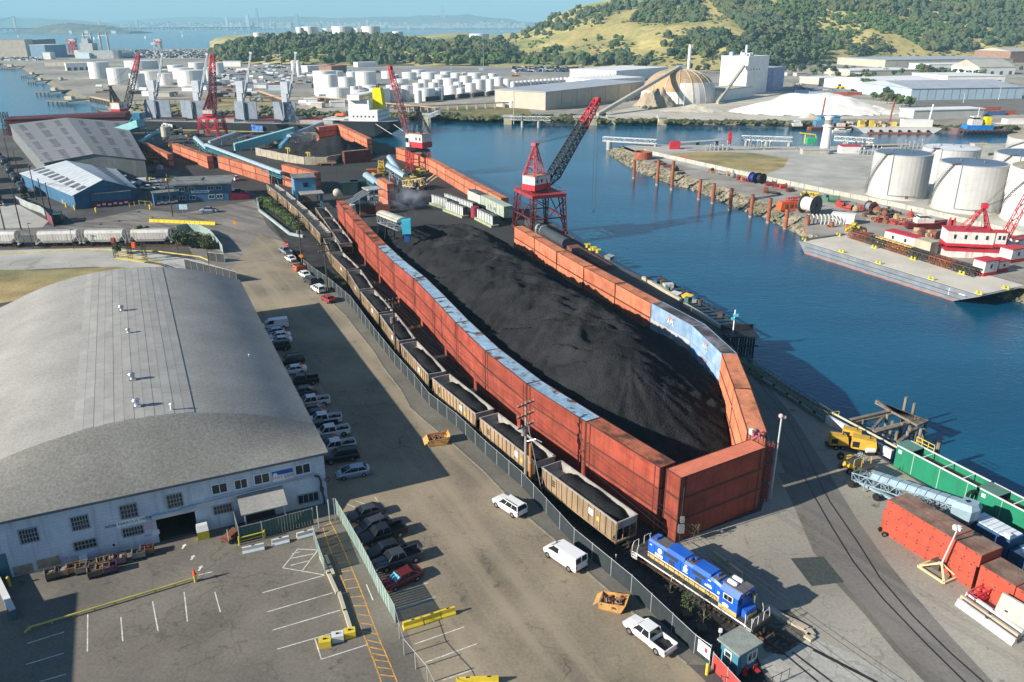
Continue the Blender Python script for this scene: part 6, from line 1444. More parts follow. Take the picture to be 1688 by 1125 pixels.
for x,y in((5,2.8),(5,-2.8),(-3.5,2.6),(-3.5,-2.6)):b.lattice((x,y,7.5 if x<0 else 4),topz,.6,.4,6,.07)
b.box(1.5,0,14.2,1.6,1.6,1.4);b.l('mast',cr_red,t)
rm=rootmat(t).inverted();tipw=RY(1760,205,sp.y+22);tipl=rm@tipw;b=MB();b.lattice((8.5,0,4),tipl,2.0,1.6,16,.11);b.l('boom',cr_red,t)
b=MB()
for s in(-.5,.5):b.tube((1.5,s,15),Vc(tipl)+Vc((0,s,0)),.05,n=4);b.tube((1.5,s,14.6),Vc((8.5,0,4)).lerp(Vc(tipl),.45),.05,n=4)
b.l('rope',rope,t)
for(x,y,sx,sy,h,l)in((1621,452,4.4,3.2,3.6,'small white cabin with a red hipped roof at the end of the barge'),(1645,446,3.6,2.6,2.6,'white deck box with red trim next to the small red-roofed cabin'),(1666,430,5,3.4,3.4,'white cabin on a red base beside the floating crane'),(1680,412,6,3.4,3.2,'white and red cabin farthest behind the floating crane')):
 t=Th('cabin',l,'cabin',G(x,y),.4);red_house(t,0,0,sx,sy,h,0,0,1)
q=G(1640,447);
t=Th('site_office','long white site cabin with a red roof edge and a yellow hoop beside the barge','site cabin',G(1487,406),ang(G(1464,398),G(1508,410)));red_house(t,0,0,9.5,3.4,3.4,0,0,2);MB().lathe([(1.0,0),(1.2,.1),(1.0,.2)],14,(1.5,-2.2,.6)).l('hoop',yel,t)
t=Th('storage_box','beige storage box at the end of the white site cabin','box',G(1524,417),ang(G(1464,398),G(1508,410)));MB().box(0,0,0,5,3,3.4).l('box',M('beige_metal',(.42,.37,.28),.8),t);MB().box(0,0,3.4,5.2,3.2,.12).l('lid',M('beige_metal',(.42,.37,.28),.8),t)
t=Th('storage_box','white box container between the ribbed frames and the junk heap','box',G(1389,368),ang(G(1375,367),G(1403,370)));MB().box(0,0,0,6.5,3,2.9).l('box',tk_b2,t);MB().box(0,0,2.9,6.7,3.2,.12).l('lid',tk_b2,t)
# small red boat on the hard
t=Th('workboat','small workboat with maroon hull and white cabin standing on the hard','boat',G(1523,378),ang(G(1497,374),G(1551,374)))
MB().loft([[(x,-w_,2.0+dz),(x,-w_*.5,.4),(x,w_*.5,.4),(x,w_,2.0+dz)]for x,w_,dz in((-5.5,1.3,0),(-3,1.8,0),(2,1.9,.1),(5,1.1,.5),(6.4,.15,.9))]).l('hull',M('hull_maroon',(.16,.02,.025),.5),t)
MB().box(-.5,0,2.0,5,2.6,1.3).box(-1,0,3.3,2.6,2.2,1.0).l('cabin',cr_wht,t);MB().box(-1,0,3.6,2.64,2.24,.5).l('cabin_window',glassd,t)
# reels, ribs, machinery and junk along the strip
def reel(label,q,r,w_,rz,m1,m2):
 t=Th('cable_reel',label,'reel',q,rz)
 for s in(-1,1):MB().tube((0,s*w_/2-.08,r),(0,s*w_/2+.08,r),r,n=20).l('flange',m2,t)
 MB().tube((0,-w_/2,r),(0,w_/2,r),r*.7,n=18).l('drum',m1,t)
 b=MB()
 for k in range(8):a=k*math.pi/4;b.bar((0,-w_/2-.12,r),(math.cos(a)*r*.95,-w_/2-.12,r+math.sin(a)*r*.95),.12)
 b.l('spoke',cr_blk,t)
reel('large white drum reel with a black spoked flange on the junk strip',G(1333,353),3.1,4.5,.6,cr_wht,M('reel_grey',(.1,.1,.11),.7))
reel('dark blue cable reel beside the flood wall',G(1242,302),2.0,2.2,.5,M('reel_blue',(.02,.04,.2),.6),M('reel_blue',(.02,.04,.2)))
reel('black cable reel next to the dark blue one',G(1253,303),2.0,2.2,.5,cr_blk,cr_blk)
reel('red wire reel lying before the floating crane',G(1566,386),2.4,1.2,1.2,pil,cr_red)
reel('blue and rust winch reel in the middle of the scrap heap',G(1434,350),1.8,2.2,.3,M('reel_steel_blue',(.15,.25,.32),.6),pil)
t=Th('grab_dredger_arm','bright orange machine with a red lattice boom beside the large white reel','machine',G(1300,345),.25);og=M('machine_orange',(.65,.11,.03),.6);MB().hexa([(-4,-1.5,0),(3.5,-1.5,0),(3.5,1.5,0),(-4,1.5,0),(-3.4,-1.3,2.6),(2.5,-1.3,2.6),(2.5,1.3,2.6),(-3.4,1.3,2.6)]).l('body',og,t);MB().lattice((-1,0,3),(7,0,3.4),1.2,1,6,.1).l('boom',cr_red,t)
for k in range(3):MB().box(-2.2+k*1.9,-1.45,.8,.9,.2,1.1).l('recess',pil,t)
t=Th('rib_frames','row of white curved rib frames standing on the shore by the pilings','frames',G(1332,369),ang(G(1332,369),G(1376,369)))
for k in range(10):
 b=MB();b.path([Vc((k*1.15,-1,0)),Vc((k*1.15+.2,-.9,1.4)),Vc((k*1.15+.3,0,2.3)),Vc((k*1.15+.2,1,2.6))],.22,6);b.l('rib',tk_w,t)
rust=[M('scrap_rust',(.2,.075,.045),.85,var=.3),M('scrap_dark',(.06,.055,.05),.8,var=.3),M('scrap_red',(.36,.05,.04),.7,var=.2),M('scrap_tan',(.35,.28,.18),.85,var=.2),M('scrap_grey',(.22,.23,.22),.8,var=.2),M('scrap_green',(.07,.16,.11),.8),M('scrap_yellow',(.55,.4,.05),.7)]
jr=random.Random(21)
jl=[(1218,296,2),(1224,298,3),(1230,300,2),(1172,284,0),(1180,285,3),(1190,288,4),(1200,290,3),(1208,293,4),(1262,318,0),(1276,320,1),(1270,306,2),(1282,308,2),(1290,311,2),(1303,316,0),(1325,322,6),(1340,324,6),(1362,331,5),(1374,334,5),(1384,338,2),(1391,343,2),(1400,346,2),(1410,350,3),(1424,347,2),(1430,357,1),(1440,356,3),(1446,352,0),(1452,350,1),(1458,356,0),(1463,350,4),(1468,359,1),(1474,355,0),(1479,361,3),(1442,364,3),(1451,366,2),(1461,368,0),(1471,370,2),(1481,371,2),(1492,366,3),(1500,360,2),(1401,381,6),(1409,378,6),(1415,386,1),(1520,388,0),(1532,390,3),(1541,392,0),(1512,385,3),(1085,268,0),(1092,272,1),(1101,276,0),(1112,282,1),(1122,287,1),(1640,402,1),(1648,396,3),(1655,404,1)]
kinds=['gear box','pipe bundle','anchor','winch','engine block','buoy','timber stack','girder']
cols=['rust-brown','black','red','tan','grey','green','yellow']
for i,(x,y,c)in enumerate(jl):
 q=G(x,y);k=jr.randrange(8);rz=jr.uniform(0,3);mm=rust[c];t=Th(kinds[k].replace(' ','_'),f'{cols[c]} {kinds[k]}, {nth(i)} piece in the scrap row along the flood wall',kinds[k],q,rz,'scrap row along the flood wall');s=jr.uniform(.8,1.25);b=MB();b2=MB()
 if k in(0,4):b.box(0,0,0,2.6*s,1.6*s,1.0*s).box(.4,0,1.0*s,1.2*s,1.2*s,.6*s);b2.tube((-1.6*s,0,.7),(1.6*s,0,.7),.4*s,n=10)
 elif k==1:[b.tube((-2.4*s,-.8+j*.5,.25+(j%2)*.4),(2.4*s,-.8+j*.5+jr.uniform(-.3,.3),.25+(j%2)*.4),.22,n=7)for j in range(4)];b2.box(0,0,0,.3,2.4,.2)
 elif k in(2,7):b.lattice((-2.2*s,0,.7),(2.2*s,0,.7),1.3,1.3,4,.09);b2.box(.5,0,.4,1.2,.8,.8)
 elif k==3:b.tube((0,-1.2*s,1.0*s),(0,1.2*s,1.0*s),.8*s,n=12).box(0,0,0,2.4*s,2.8*s,.3);b2.tube((0,-1.4*s,1.0*s),(0,-1.25*s,1.0*s),1.1*s,n=12)
 elif k==5:b.lathe([(.2,0),(1.2*s,.5),(1.2*s,1.4),(.3,2.2)],12);b2.tube((0,0,2.2),(0,0,3.0),.12,n=6)
 else:[b.box(jr.uniform(-.2,.2),-.9+j*.45,.0+(j%2)*.35,4.2*s,.4,.33,jr.uniform(-.05,.05))for j in range(5)];b2.box(0,0,.7,.3,2.2,.25)
 b.l('main_body',mm,t);b2.l('fitting',rust[(c+1)%2],t)
# rusty trusses behind the barge
a,b_=G(1402,392),G(1612,458)
for k in range(6):p,q2=a.lerp(b_,k/6),a.lerp(b_,(k+.96)/6);t=Th('lattice_section',f'rusty lattice boom section lying behind the barge, {nth(k)} from the pilings','lattice section',(p.x,p.y,0),0,'rusty lattice sections');MB().lattice(p+U(1),q2+U(1),1.9,1.9,8,.11).lattice(p+bw_*2.4+U(.8),q2+bw_*2.4+U(.8),1.6,1.6,8,.1).build('lattice',rust[k%2],t)
a,b_=G(1446,394,1.6),G(1505,412,1.6);t=Th('lattice_section','yellow lattice boom lying across the rusty sections','lattice section',(a.x,a.y,0));MB().lattice(a,b_,1.3,1.3,12,.09).build('lattice',M('lattice_yellow',(.5,.36,.12),.7),t)
a,b_=G(1120,261),G(1150,270)
for k in range(2):t=Th('steel_pipe',f'long rust-red pipe lying by the flood wall near the peninsula tip, {("outer", "inner")[k]} of two','pipe',(a.x+k,a.y,0));MB().tube(a+Vc((k*1.1,0,.5)),b_+Vc((k*1.1,0,.5)),.45,n=10).build('pipe',pil,t)

# ---------------------------------------------------------------- left part of the terminal: sheds and offices
gw=M('shed_grey_cladding',(.15,.165,.165),.8,0,.12,.3,streak=((.3,.28,.22),.5));gr_=M('shed_roof_corrugated',(.21,.215,.225),.75,.1,.12,.25,.1,4,(.2,.195,.195),.25,.55,.1,rand=.03);sky_l=M('roof_light_panel',(.1,.11,.12),.6)
def gable(label,name,pts,he,hr,wallm,roofm,ridge_dir=0,cat='warehouse',doors=(),over=.5,panels=0,lights=None,group=None):
 P=[V2(p)for p in pts];t=Th(name,label,cat,(P[0].x,P[0].y,0),ang(P[0],P[1]),group);L_=[(rootmat(t).inverted()@p)for p in P]
 for i in range(4):
  a,b=L_[i],L_[(i+1)%4];end=(i%2==ridge_dir)
  prof=[(a.x,a.y,0),(b.x,b.y,0),(b.x,b.y,he)]+([((a.x+b.x)/2,(a.y+b.y)/2,hr)]if end and hr>he else[])+[(a.x,a.y,he)]
  inn=(U(0)+sum(L_,Vc())/4-(a+b)/2).normalized()*.3
  n=len(prof);MB().add([tuple(v)for v in prof]+[(v[0]+inn.x,v[1]+inn.y,v[2])for v in prof],[tuple(range(n)),tuple(range(2*n-1,n-1,-1))]+[(k,n+k,n+(k+1)%n,(k+1)%n)for k in range(n)]).l('wall',wallm,t)
 k=ridge_dir;e0,e1,e2,e3=L_[k],L_[(k+1)%4],L_[(k+2)%4],L_[(k+3)%4]
 m0,m1=(e0+e1)/2,(e3+e2)/2;m0.z=m1.z=hr+.12
 for(c0,c1)in((e0,e3),(e1,e2)):
  d0,d1=(c0-V2(m0)).normalized()*over,(c1-V2(m1)).normalized()*over;q0,q1=c0+d0+U(he+.1),c1+d1+U(he+.1);ax=(m1-m0).normalized()*over
  A=[q0-ax,q1+ax,m1+ax,m0-ax];np_=max(1,panels)
  for j in range(np_):
   f0,f1=j/np_,(j+1)/np_-(.004 if panels else 0);s0,s1,s2,s3=A[0].lerp(A[1],f0),A[0].lerp(A[1],f1),A[3].lerp(A[2],f1),A[3].lerp(A[2],f0)
   MB().add([s0,s1,s2,s3]+[v-U(.14)for v in(s0,s1,s2,s3)],[(0,1,2,3),(7,6,5,4),(0,4,5,1),(1,5,6,2),(2,6,7,3),(3,7,4,0)]).l('roof_panel'if panels else'roof',roofm,t)
  if lights:
   nx,rows_=lights
   for j in range(nx):
    if nx>20 and j%11>7:continue
    for(r0,r1)in rows_:
     u=(j+.5)/nx;du=(.14 if nx>20 else .26)/nx;z_=U(.1);g0=lambda uu,vv:A[0].lerp(A[1],uu).lerp(A[3].lerp(A[2],uu),vv)+z_
     MB().face([g0(u-du,r0),g0(u+du,r0),g0(u+du,r1),g0(u-du,r1)]).l('roof_light',sky_l,t)
 return t
gable('huge low warehouse with a weathered grey corrugated roof beside the far tank cars','metal_warehouse',[G(72,368,0)+Vc((0,-0,0))if False else V2(-176.5,304),V2(-142,312),V2(-208,440),V2(-262,428)],7.5,10.3,gw,gr_,0,panels=24,lights=(44,((.12,.22),(.42,.55),(.75,.84))))
gable('grey lean-to shed with darker roof against the big warehouse','annex_shed',[G(95,300),G(118,292),G(132,284),G(110,290)],5,6.5,gw,shg,0)
bsh=M('shed_blue_cladding',(.045,.13,.225),.7,0,.12,.4,streak=((.03,.07,.13),.4));pale_roof=M('pale_metal_roof',(.5,.54,.56),.6,.1,.1,.3,.08,4,(.38,.41,.43),.3,.55,.1,rand=.05)
gable('blue gabled workshop with a pale grey metal roof and dark roof lights','workshop',[G(126,346),G(226,333),V2(-151,306),V2(-182.5,298)],4.6,8.6,bsh,pale_roof,0,'workshop',panels=16,lights=(9,((.25,.5),)))
for k in range(3):q=G(178+k*14,300+k*12);t=Th('roof_annex',f'low pale-roofed lean-to on the side of the blue workshop, {nth(k)} from the grey warehouse','lean-to',V2(q),R_(100),'pale lean-tos of the workshop');MB().box(0,0,0,7,6,4.2).l('wall',bsh,t);MB().box(0,0,4.2,7.6,6.6,.2).l('roof',pale_roof,t)
def maroon_base(t,L_,W_,h=1.5):
 MB().box(0,-W_/2-.25,0,L_,.15,h).l('maroon_screen',M('screen_maroon',(.2,.02,.05),.7,var=.2),t)
 for k in range(6):MB().box(-L_*.35+k*L_*.14,-W_/2-.34,.5+(k%2)*.2,1.0,.03,.6).l('notice',wht,t)
a,b_=G(146,344),G(211,338);t=Th('office_block','flat blue site office behind a maroon notice screen next to the workshop gable','site office',(a+b_)/2+Vc((0,2.8,0)),ang(a,b_));L1=(b_-a).length
MB().box(0,0,0,L1,5,4.4).l('wall',bsh,t);MB().box(0,0,4.4,L1+.6,5.6,.25).l('roof',shg,t);maroon_base(t,L1,5,2.0)
a,b_=G(250,340),G(292,336);t=Th('guard_hut','small blue gate hut with wide windows and a maroon skirt','gate hut',(a+b_)/2+Vc((0,2.0,0)),ang(a,b_));L1=(b_-a).length
MB().box(0,0,0,L1,4,4.0).l('wall',bsh,t);MB().box(0,0,4.0,L1+.6,4.6,.25).l('roof',shg,t);maroon_base(t,L1,4,1.2)
for k in range(4):MB().box(-L1*.3+k*L1*.2,-2.02,1.9,1.1,.06,1.1).l('window',glassd,t)
a,b_=G(290,335),G(378,331);t=Th('office_building','two-storey blue office building with a wide grey flat roof and white name board','office building',(a+b_)/2,ang(a,b_));L1=(b_-a).length
MB().box(0,6,0,L1,12,6.0).l('wall',bsh,t);MB().box(0,6,6.0,L1+3,15,.5).l('roof',shg,t);MB().box(-4,7,6.5,8,6,.3).l('roof_deck',shg,t)
for z in(1.0,3.9):
 for x in(-.36,-.18,.18,.33):window(t,x*L1-.9,x*L1+.9,z,z+1.2,2,1,whitef,0)
MB().box(-.02*L1,-.08,3.1,L1*.34,.08,.8).l('name_board',wht,t);MB().box(-.02*L1,-.13,3.35,L1*.28,.02,.25).l('name_board_print',blu,t)
t=Th('fence_screen','maroon screen fence at the corner of the blue office building','fence',G(395,330));a,b_=G(380,331),G(412,329)
for k in range(4):MB().bar(a.lerp(b_,k/4)+U(1.3),a.lerp(b_,(k+.97)/4)+U(1.3),.1,2.6).build('panel',M('screen_maroon',(.2,.02,.05),.7),t)
for k,(x,y,l)in enumerate(((100,322,'faded orange container beside the workshop, with its end to the road'),(90,312,'faded orange container behind the first one beside the workshop'))):container(6.1,2.6,ORG,G(x,y),R_(110),l,None)
for(x,y,rz,l,st)in((262,262,.4,'orange container beside the maroon one near the teal transfer tower',ORG),(250,270,.1,'maroon container in front of the grey warehouse end wall',DKR),(205,290,.1,'dark red container along the grey warehouse wall',DKR),(345,262,.0,'maroon container jutting from the staggered wall',DKR)):
 container(12.19,2.6,st,G(x,y),rz,l,None)
q=G(88,209);t=Th('red_barge','long dark red metal shed roof beyond the big warehouse','shed',V2(-245,455),ang(V2(-268,450),V2(-215,462)));MB().box(0,0,0,60,12,8.5).l('wall',M('shed_dark_red',(.1,.025,.028),.7),t);MB().hexa([(-30.5,-6.5,8.5),(30.5,-6.5,8.5),(30.5,6.5,8.5),(-30.5,6.5,8.5),(-30.5,-6,9),(30.5,-6,10.6),(30.5,6,10.6),(-30.5,6,9)]).l('roof',M('shed_dark_red',(.1,.025,.028),.7),t)
t=Th('lattice_tower','short dark lattice tower behind the big grey warehouse','tower',G(14,222));p=G(14,222);MB().lattice(p,p+U(12),3,2.4,5,.15).build('tower',cr_blk,t)
q=G(176,226);t=Th('shed','square dark flat-roofed shed beneath the red and white quay crane','shed',q,.1);MB().box(0,0,0,22,14,7).l('wall',M('cladding_blue',(.09,.24,.38)),t);MB().box(0,0,7,23,15,.5).l('roof',shg,t)
# ---------------------------------------------------------------- far shore, hills, trees
shore=[(0,108),(22,109),(40,116),(58,128),(78,140),(95,152),(130,165),(165,170),(180,184),(240,189),(300,191),(400,191),(520,192),(600,192),(640,195),(700,196),(760,199),(880,202),(1000,204),(1100,205),(1300,208),(1420,211),(1560,215),(1700,220)]
fs=[G(x,y,WZ)for x,y in shore];ft_=inset(fs,7,-.6)
ft_=[V2(p[0],p[1],-.6)for p in ft_]
farpoly=ft_+[V2(900,420,-.6),V2(5200,420,-.6),V2(5200,4600,-.6),V2(900,4600,-.6),V2(150,2600,-.6)]+[V2(G(x,y),None)for x,y in((700,82),(380,79),(330,80),(120,82),(40,84),(-60,85),(-160,90))]+[V2(-1500,900),V2(G(-60,106))]
land('far_shore_ground',farpoly,-.6,g_far)
grassb=M('shore_scrub',(.13,.14,.05),.95,0,.35,.15,.3,2,(.24,.19,.09),.05,.5,.15)
q=MB();q.loft([[p+U(-.3)for p in fs],ft_],cap=False,closed=False);struct(q.build('far_bank',rip))
sheet('far_grass_strip',PX([(640,193),(700,193),(860,198),(880,192),(870,178),(760,176),(690,186)],-.6),-.58,grassb)
sheet('far_grass_field',PX([(215,175),(300,170),(345,158),(430,160),(455,168),(440,176),(380,180),(300,183),(230,186)],-.6),-.58,g_dry)
sheet('far_car_yard',PX([(330,118),(520,112),(840,112),(1060,112),(1060,128),(850,124),(520,146),(350,150)],-.6),-.57,g_farasph)
sheet('sandy_ground',PX([(980,190),(1050,176),(1190,150),(1290,150),(1500,172),(1490,196),(1300,199),(1000,199)],-.6),-.56,g_sand)
sheet('rail_yard',PX([(1500,166),(1760,160),(1760,190),(1520,186)],-.6),-.55,g_track)
sheet('far_parking',PX([(1310,134),(1420,134),(1420,150),(1300,152)],-.6),-.54,g_farasph)
# hills
hill_m=M('hill_grass',(.4,.33,.125),.95,0,.25,.01,.2,.12,(.16,.19,.06),.006,.55,.06,bump=.6,bscale=.05)
nt=hill_m.node_tree
def prof(px,tab):return np.interp(px,[a for a,_ in tab],[b for _,b in tab])
def hx(px):return(px-844)/1400.0
C1=[(340,84),(356,80),(375,72),(400,67),(440,62),(480,61),(560,60.5),(640,62),(665,66),(700,67),(740,62),(770,61),(800,65),(830,68),(860,74)]
C2=[(770,88),(810,70),(835,60),(850,57),(880,45),(918,26),(949,14),(1001,3),(1060,-12),(1150,-35),(1300,-60),(1500,-75),(1700,-80),(2100,-60)]
B1,B2=lambda p:np.interp(p,[340,500,860],[1330,1260,1230]),lambda p:np.interp(p,[700,900,1200,1350,1700,2100],[1260,1200,1100,1300,1420,1420])
pxs=np.arange(330,2150,4.0);Ys=np.concatenate([np.arange(1080,2150,11.0),np.arange(2150,3000,60.0)])
PXg,Yg=np.meshgrid(pxs,Ys);
def hill_z(PXg,Yg):
 X=hx(PXg)*Yg
 def ridge(tab,base,crest,pw):
  yb=base(PXg);zc=56+(HOR-prof(PXg,tab))/1410.0*crest;t=np.clip((Yg-yb)/(crest-yb),0,1.6)
  s=np.where(t<1,np.clip(t,0,1)**pw*(1.0),1-.35*(t-1)**1.0);return np.maximum(zc+1.0,0)*s
 k1=np.clip((PXg-345)/12,0,1)*np.clip((885-PXg)/40,0,1)
 a=ridge(C1,B1,1560.0,.8)*k1;k2=np.clip((PXg-775)/50,0,1);b=ridge(C2,B2,1950.0,1.05)*k2
 n=(vnoise(X,Yg,.011,21)-.5)*16+(vnoise(X,Yg,.03,22)-.5)*6
 z=np.maximum(a,b);bump=n*np.clip(z/25,0,1)*np.where(np.abs(Yg-1950)<80,.5,1)*np.where(z==a,.35,1)
 return z+bump-.9
Xg=hx(PXg)*Yg;Zg=hill_z(PXg,Yg)
struct(grid_mesh('hills',Xg,Yg,Zg,Zg>-.85,hill_m))
def hz(px,Y):return float(hill_z(np.array([[float(px)]]),np.array([[float(Y)]]))[0,0])
# trees: crowns of many small leafy lumps on trunk and limbs
leafs=[M('foliage_'+n,c,.9,0,.35,.25,.35,1.2,c2,.12,.5,.15,rand=.3)for n,c,c2 in(('dark',(.038,.058,.03),(.058,.078,.04)),('olive',(.075,.095,.04),(.11,.12,.055)),('fresh',(.06,.105,.03),(.09,.13,.045)),('blue',(.03,.055,.035),(.05,.075,.045)))]
bark=M('tree_bark',(.1,.075,.055),.95,var=.3,scale=1.5)
def leafcloud(b,c,r,n,rnd,leaf=.5,sq=(1,1,.8),m=0):
 for _ in range(n):
  v=Vc((rnd.gauss(0,1),rnd.gauss(0,1),rnd.gauss(0,1))).normalized()*r*(rnd.random()**.33);v=Vc((v.x*sq[0],v.y*sq[1],v.z*sq[2]));p=Vc(c)+v
  a=Vc((rnd.uniform(-1,1),rnd.uniform(-1,1),rnd.uniform(-1,1))).normalized();d=a.cross(Vc((rnd.uniform(-1,1),rnd.uniform(-1,1),rnd.uniform(-1,1)))).normalized();s=leaf*rnd.uniform(.6,1.3)
  b.add([p-a*s,p+d*s*.6,p+a*s,p-d*s*.6],[(0,1,2,3)],m)
def tree_make(seed,h=10.0,shape='round',mat=None):
 def make():
  rnd=random.Random(seed);t=Th('tree',None,'tree');b=MB();b.tube((0,0,-1),(0,0,h*.45),.3,.2,n=6)
  cs=[]
  for k in range(9 if shape=='round'else 8):
   a=rnd.uniform(0,6.28);rr=rnd.uniform(.15,.36)*h*(.7 if shape=='tall'else 1);z=h*rnd.uniform(.38,.85);c=(math.cos(a)*rr,math.sin(a)*rr,z);cs.append(c);b.bar((0,0,h*.3),c,.12)
  b.l('trunk',bark,t);f=MB()
  for c in cs+[(0,0,h*.8),(0,0,h*.55)]:
   r=h*rnd.uniform(.13,.22);f.blob(c,r*.85,rnd.random(),0,1,(1,1,.85),.3);leafcloud(f,c,r*1.25,36,rnd,h*.032)
  f.l('crown',mat or leafs[seed%4],t);return t
 return Kind(make)
TREES=[tree_make(1),tree_make(2),tree_make(3,12,'tall'),tree_make(4),tree_make(5),tree_make(6,9)]
def inpoly(x,y,P):
 r=False;n=len(P)
 for i in range(n):
  ax,ay=P[i];bx,by=P[(i+1)%n]
  if(ay>y)!=(by>y)and x<(bx-ax)*(y-ay)/(by-ay+1e-9)+ax:r=not r
 return r
F=[([(350,92),(362,78),(380,68),(420,62),(470,58),(640,58),(690,70),(735,76),(742,92),(790,96),(835,90),(835,108),(640,112),(500,112),(350,106)],.36,1250,1600),
 ([(742,62),(835,66),(835,78),(745,74)],.08,1250,1600),([(752,68),(790,66),(800,76),(835,78),(836,108),(750,108)],.5,1230,1500),
 ([(1040,36),(1056,10),(1100,-5),(1140,-5),(1165,20),(1158,36),(1090,40)],1.0,1200,2000),([(1096,102),(1108,78),(1136,62),(1200,48),(1205,70),(1172,88),(1130,104)],.9,1100,2000),
 ([(1165,-8),(1700,-8),(1700,66),(1620,82),(1530,86),(1485,62),(1425,52),(1385,78),(1330,112),(1240,108),(1195,92),(1236,56),(1185,18)],.85,1100,2100),
 ([(925,24),(1040,2),(1050,20),(960,34)],.15,1300,1960),([(842,66),(870,44),(950,14),(1010,8),(1000,40),(900,60)],.10,1200,1960),([(842,95),(1000,60),(1200,60),(1230,100),(1050,108),(842,110)],.035,1150,1960),
 ([(842,98),(1050,100),(1050,112),(842,112)],.35,1120,1400),([(1390,80),(1440,66),(1480,84),(1400,96)],.35,1200,1700)]
rnd=random.Random(11);cand=[]
for it in range(26000):
 px=rnd.uniform(345,1760);Y=rnd.uniform(1180,1985);z=hz(px,Y)if False else None;cand.append((px,Y))
cp=np.array(cand);czs=hill_z(cp[:,0][None,:],cp[:,1][None,:])[0]
sel=[]
for(px,Y),z in zip(cand,czs):
 if z<1.0:continue
 X=float(hx(px)*Y);qx,qy=PXY((X,Y,z))
 for P_,dens,y0,y1 in F:
  if y0<=Y<=y1 and inpoly(qx,qy,P_)and rnd.random()<dens*(1.35 if vnoise(np.array([X]),np.array([Y]),.035,41)[0]>.45 else .45):sel.append((X,Y,z,qx,qy));break
wood=MB();wood2=MB();wood3=MB();sel.sort(key=lambda s:s[1]);ind=0;total_ind=240
step=max(1,len(sel)//900)
for i,(X,Y,z,qx,qy)in enumerate(sel):
 dark=vnoise(np.array([X]),np.array([Y]),.012,31)[0]
 if ind<total_ind and(i%step==0):
  s=rnd.uniform(.8,1.5);TREES[rnd.randrange(6)].put((X,Y,z),rnd.uniform(0,6),('dark green tree on the wooded slope of the long ridge'if qx>870 else'dark green tree on the low wooded hill below the white tanks'),'trees on the long ridge'if qx>870 else'trees on the low hill',(s,s,s));ind+=1
 else:
  w=(wood,wood2,wood3)[0 if dark>.55 else(1 if dark>.38 else 2)];s=rnd.uniform(2.0,7.0)*(.8 if dark<.45 else 1.1)
  for k in range(2):w.blob((X+rnd.uniform(-2,2),Y+rnd.uniform(-2,2),z+s*.7+k*s*.55),s*(1-.35*k),rnd.random(),0,0 if k else 1,(1,1,.95),.38)
for w,m_,l in((wood,leafs[0],'dense dark woodland covering the hillsides'),(wood2,leafs[1],'olive green scrub woodland covering the hillsides'),(wood3,leafs[2],'fresh green brush covering the hillsides')):
 if w.v:stuff(tag(w.build('woodland',m_),l))
brush=MB()
for it in range(9000): # low brush in the gaps and along the shores
 px,Y=rnd.uniform(345,1720),rnd.uniform(1150,1990);z=0
 cand.append((px,Y))
bp_=np.array(cand[-9000:]);bz=hill_z(bp_[:,0][None,:],bp_[:,1][None,:])[0]
for(px,Y),z in zip(bp_,bz):
 if z<.5:continue
 X=hx(px)*Y
 if vnoise(np.array([X]),np.array([Y]),.02,33)[0]>(.74 if 842<px<1080 else .47):brush.blob((X,Y,z+.5),rnd.uniform(1.0,2.8),rnd.random(),0,0,(1.2,1.2,.8),.4)
for(a,b),(c,d)in zip(zip(shore[10:],shore[11:]),zip(shore[10:],shore[11:])):
 for k in range(int((b[0]-a[0])/1.6)):
  q=G(a[0]+(b[0]-a[0])*rnd.random(),a[1]+(b[1]-a[1])*.5,-1);q.y+=5+rnd.random()*14;brush.blob((q.x+rnd.uniform(-2,2),q.y,-.6+.3),rnd.uniform(.6,1.7),rnd.random(),0,0,(1.3,1,.8),.4)
for(x0,x1,y0,y1,n)in((220,345,172,188,90),(430,470,176,188,40),(470,520,178,188,40),(860,1000,190,200,120),(1060,1090,168,182,40),(640,760,186,196,90)):
 for k in range(n):q=G(rnd.uniform(x0,x1),rnd.uniform(y0,y1),-.6);brush.blob((q.x,q.y,-.3),rnd.uniform(.5,1.6),rnd.random(),0,0,(1.4,1.2,.8),.4)
stuff(tag(brush.build('brush',leafs[1]),'low scrub bushes dotted over the hill and the far bank'))
# tall single trees of the middle distance
rt=random.Random(4)
ml=[(662,104),(770,103,2.0),(783,104,2.6),(792,105,2.4),(806,106,2.0),(818,106,1.8),(828,104,1.6),(757,106,1.4),(1006,110,2.2),(1018,112,1.3),(1040,115,2.0),(1052,118,2.2),(1064,117,1.8),(1120,118,1.3),(1135,120,1.4),(1150,120,1.2),(1165,121,1.3),(1340,128,1.5),(1355,126,1.6),(1290,124,1.5),(1305,122,1.6),(1320,124,1.5),(1372,124,1.5),
 (1400,144,1.6),(1412,148,1.7),(1424,150,1.9),(1436,152,2.0),(1448,156,1.9),(1430,140,1.8),(1416,136,1.5),(1445,142,1.8),(1455,146,1.7),(1404,132,1.4),(1425,128,1.6),(1440,130,1.5),(1452,168,1.3),(1462,172,1.5),(1474,176,1.5),(1486,178,1.6),(1498,178,1.4),(1478,168,1.2),(1460,162,1.3),(1440,166,1.2),(1380,130,1.1),(1392,122,1.4),(1405,118,1.4),(1350,118,1.5),(1365,114,1.5),(1335,114,1.5),
 (1515,124,2.4),(1525,126,2.2),(1535,126,1.5),(1548,126,1.8),(1558,126,1.7),(1570,127,1.6),(1583,126,1.4),(1596,126,1.3),(1608,126,1.3),(1620,126,1.4),(1472,128,1.3),(1485,126,1.3),(1460,124,1.4),(1450,120,1.3),(1682,118,1.2),(1270,128,1.1),(1258,122,1.3),(1246,118,1.2)]
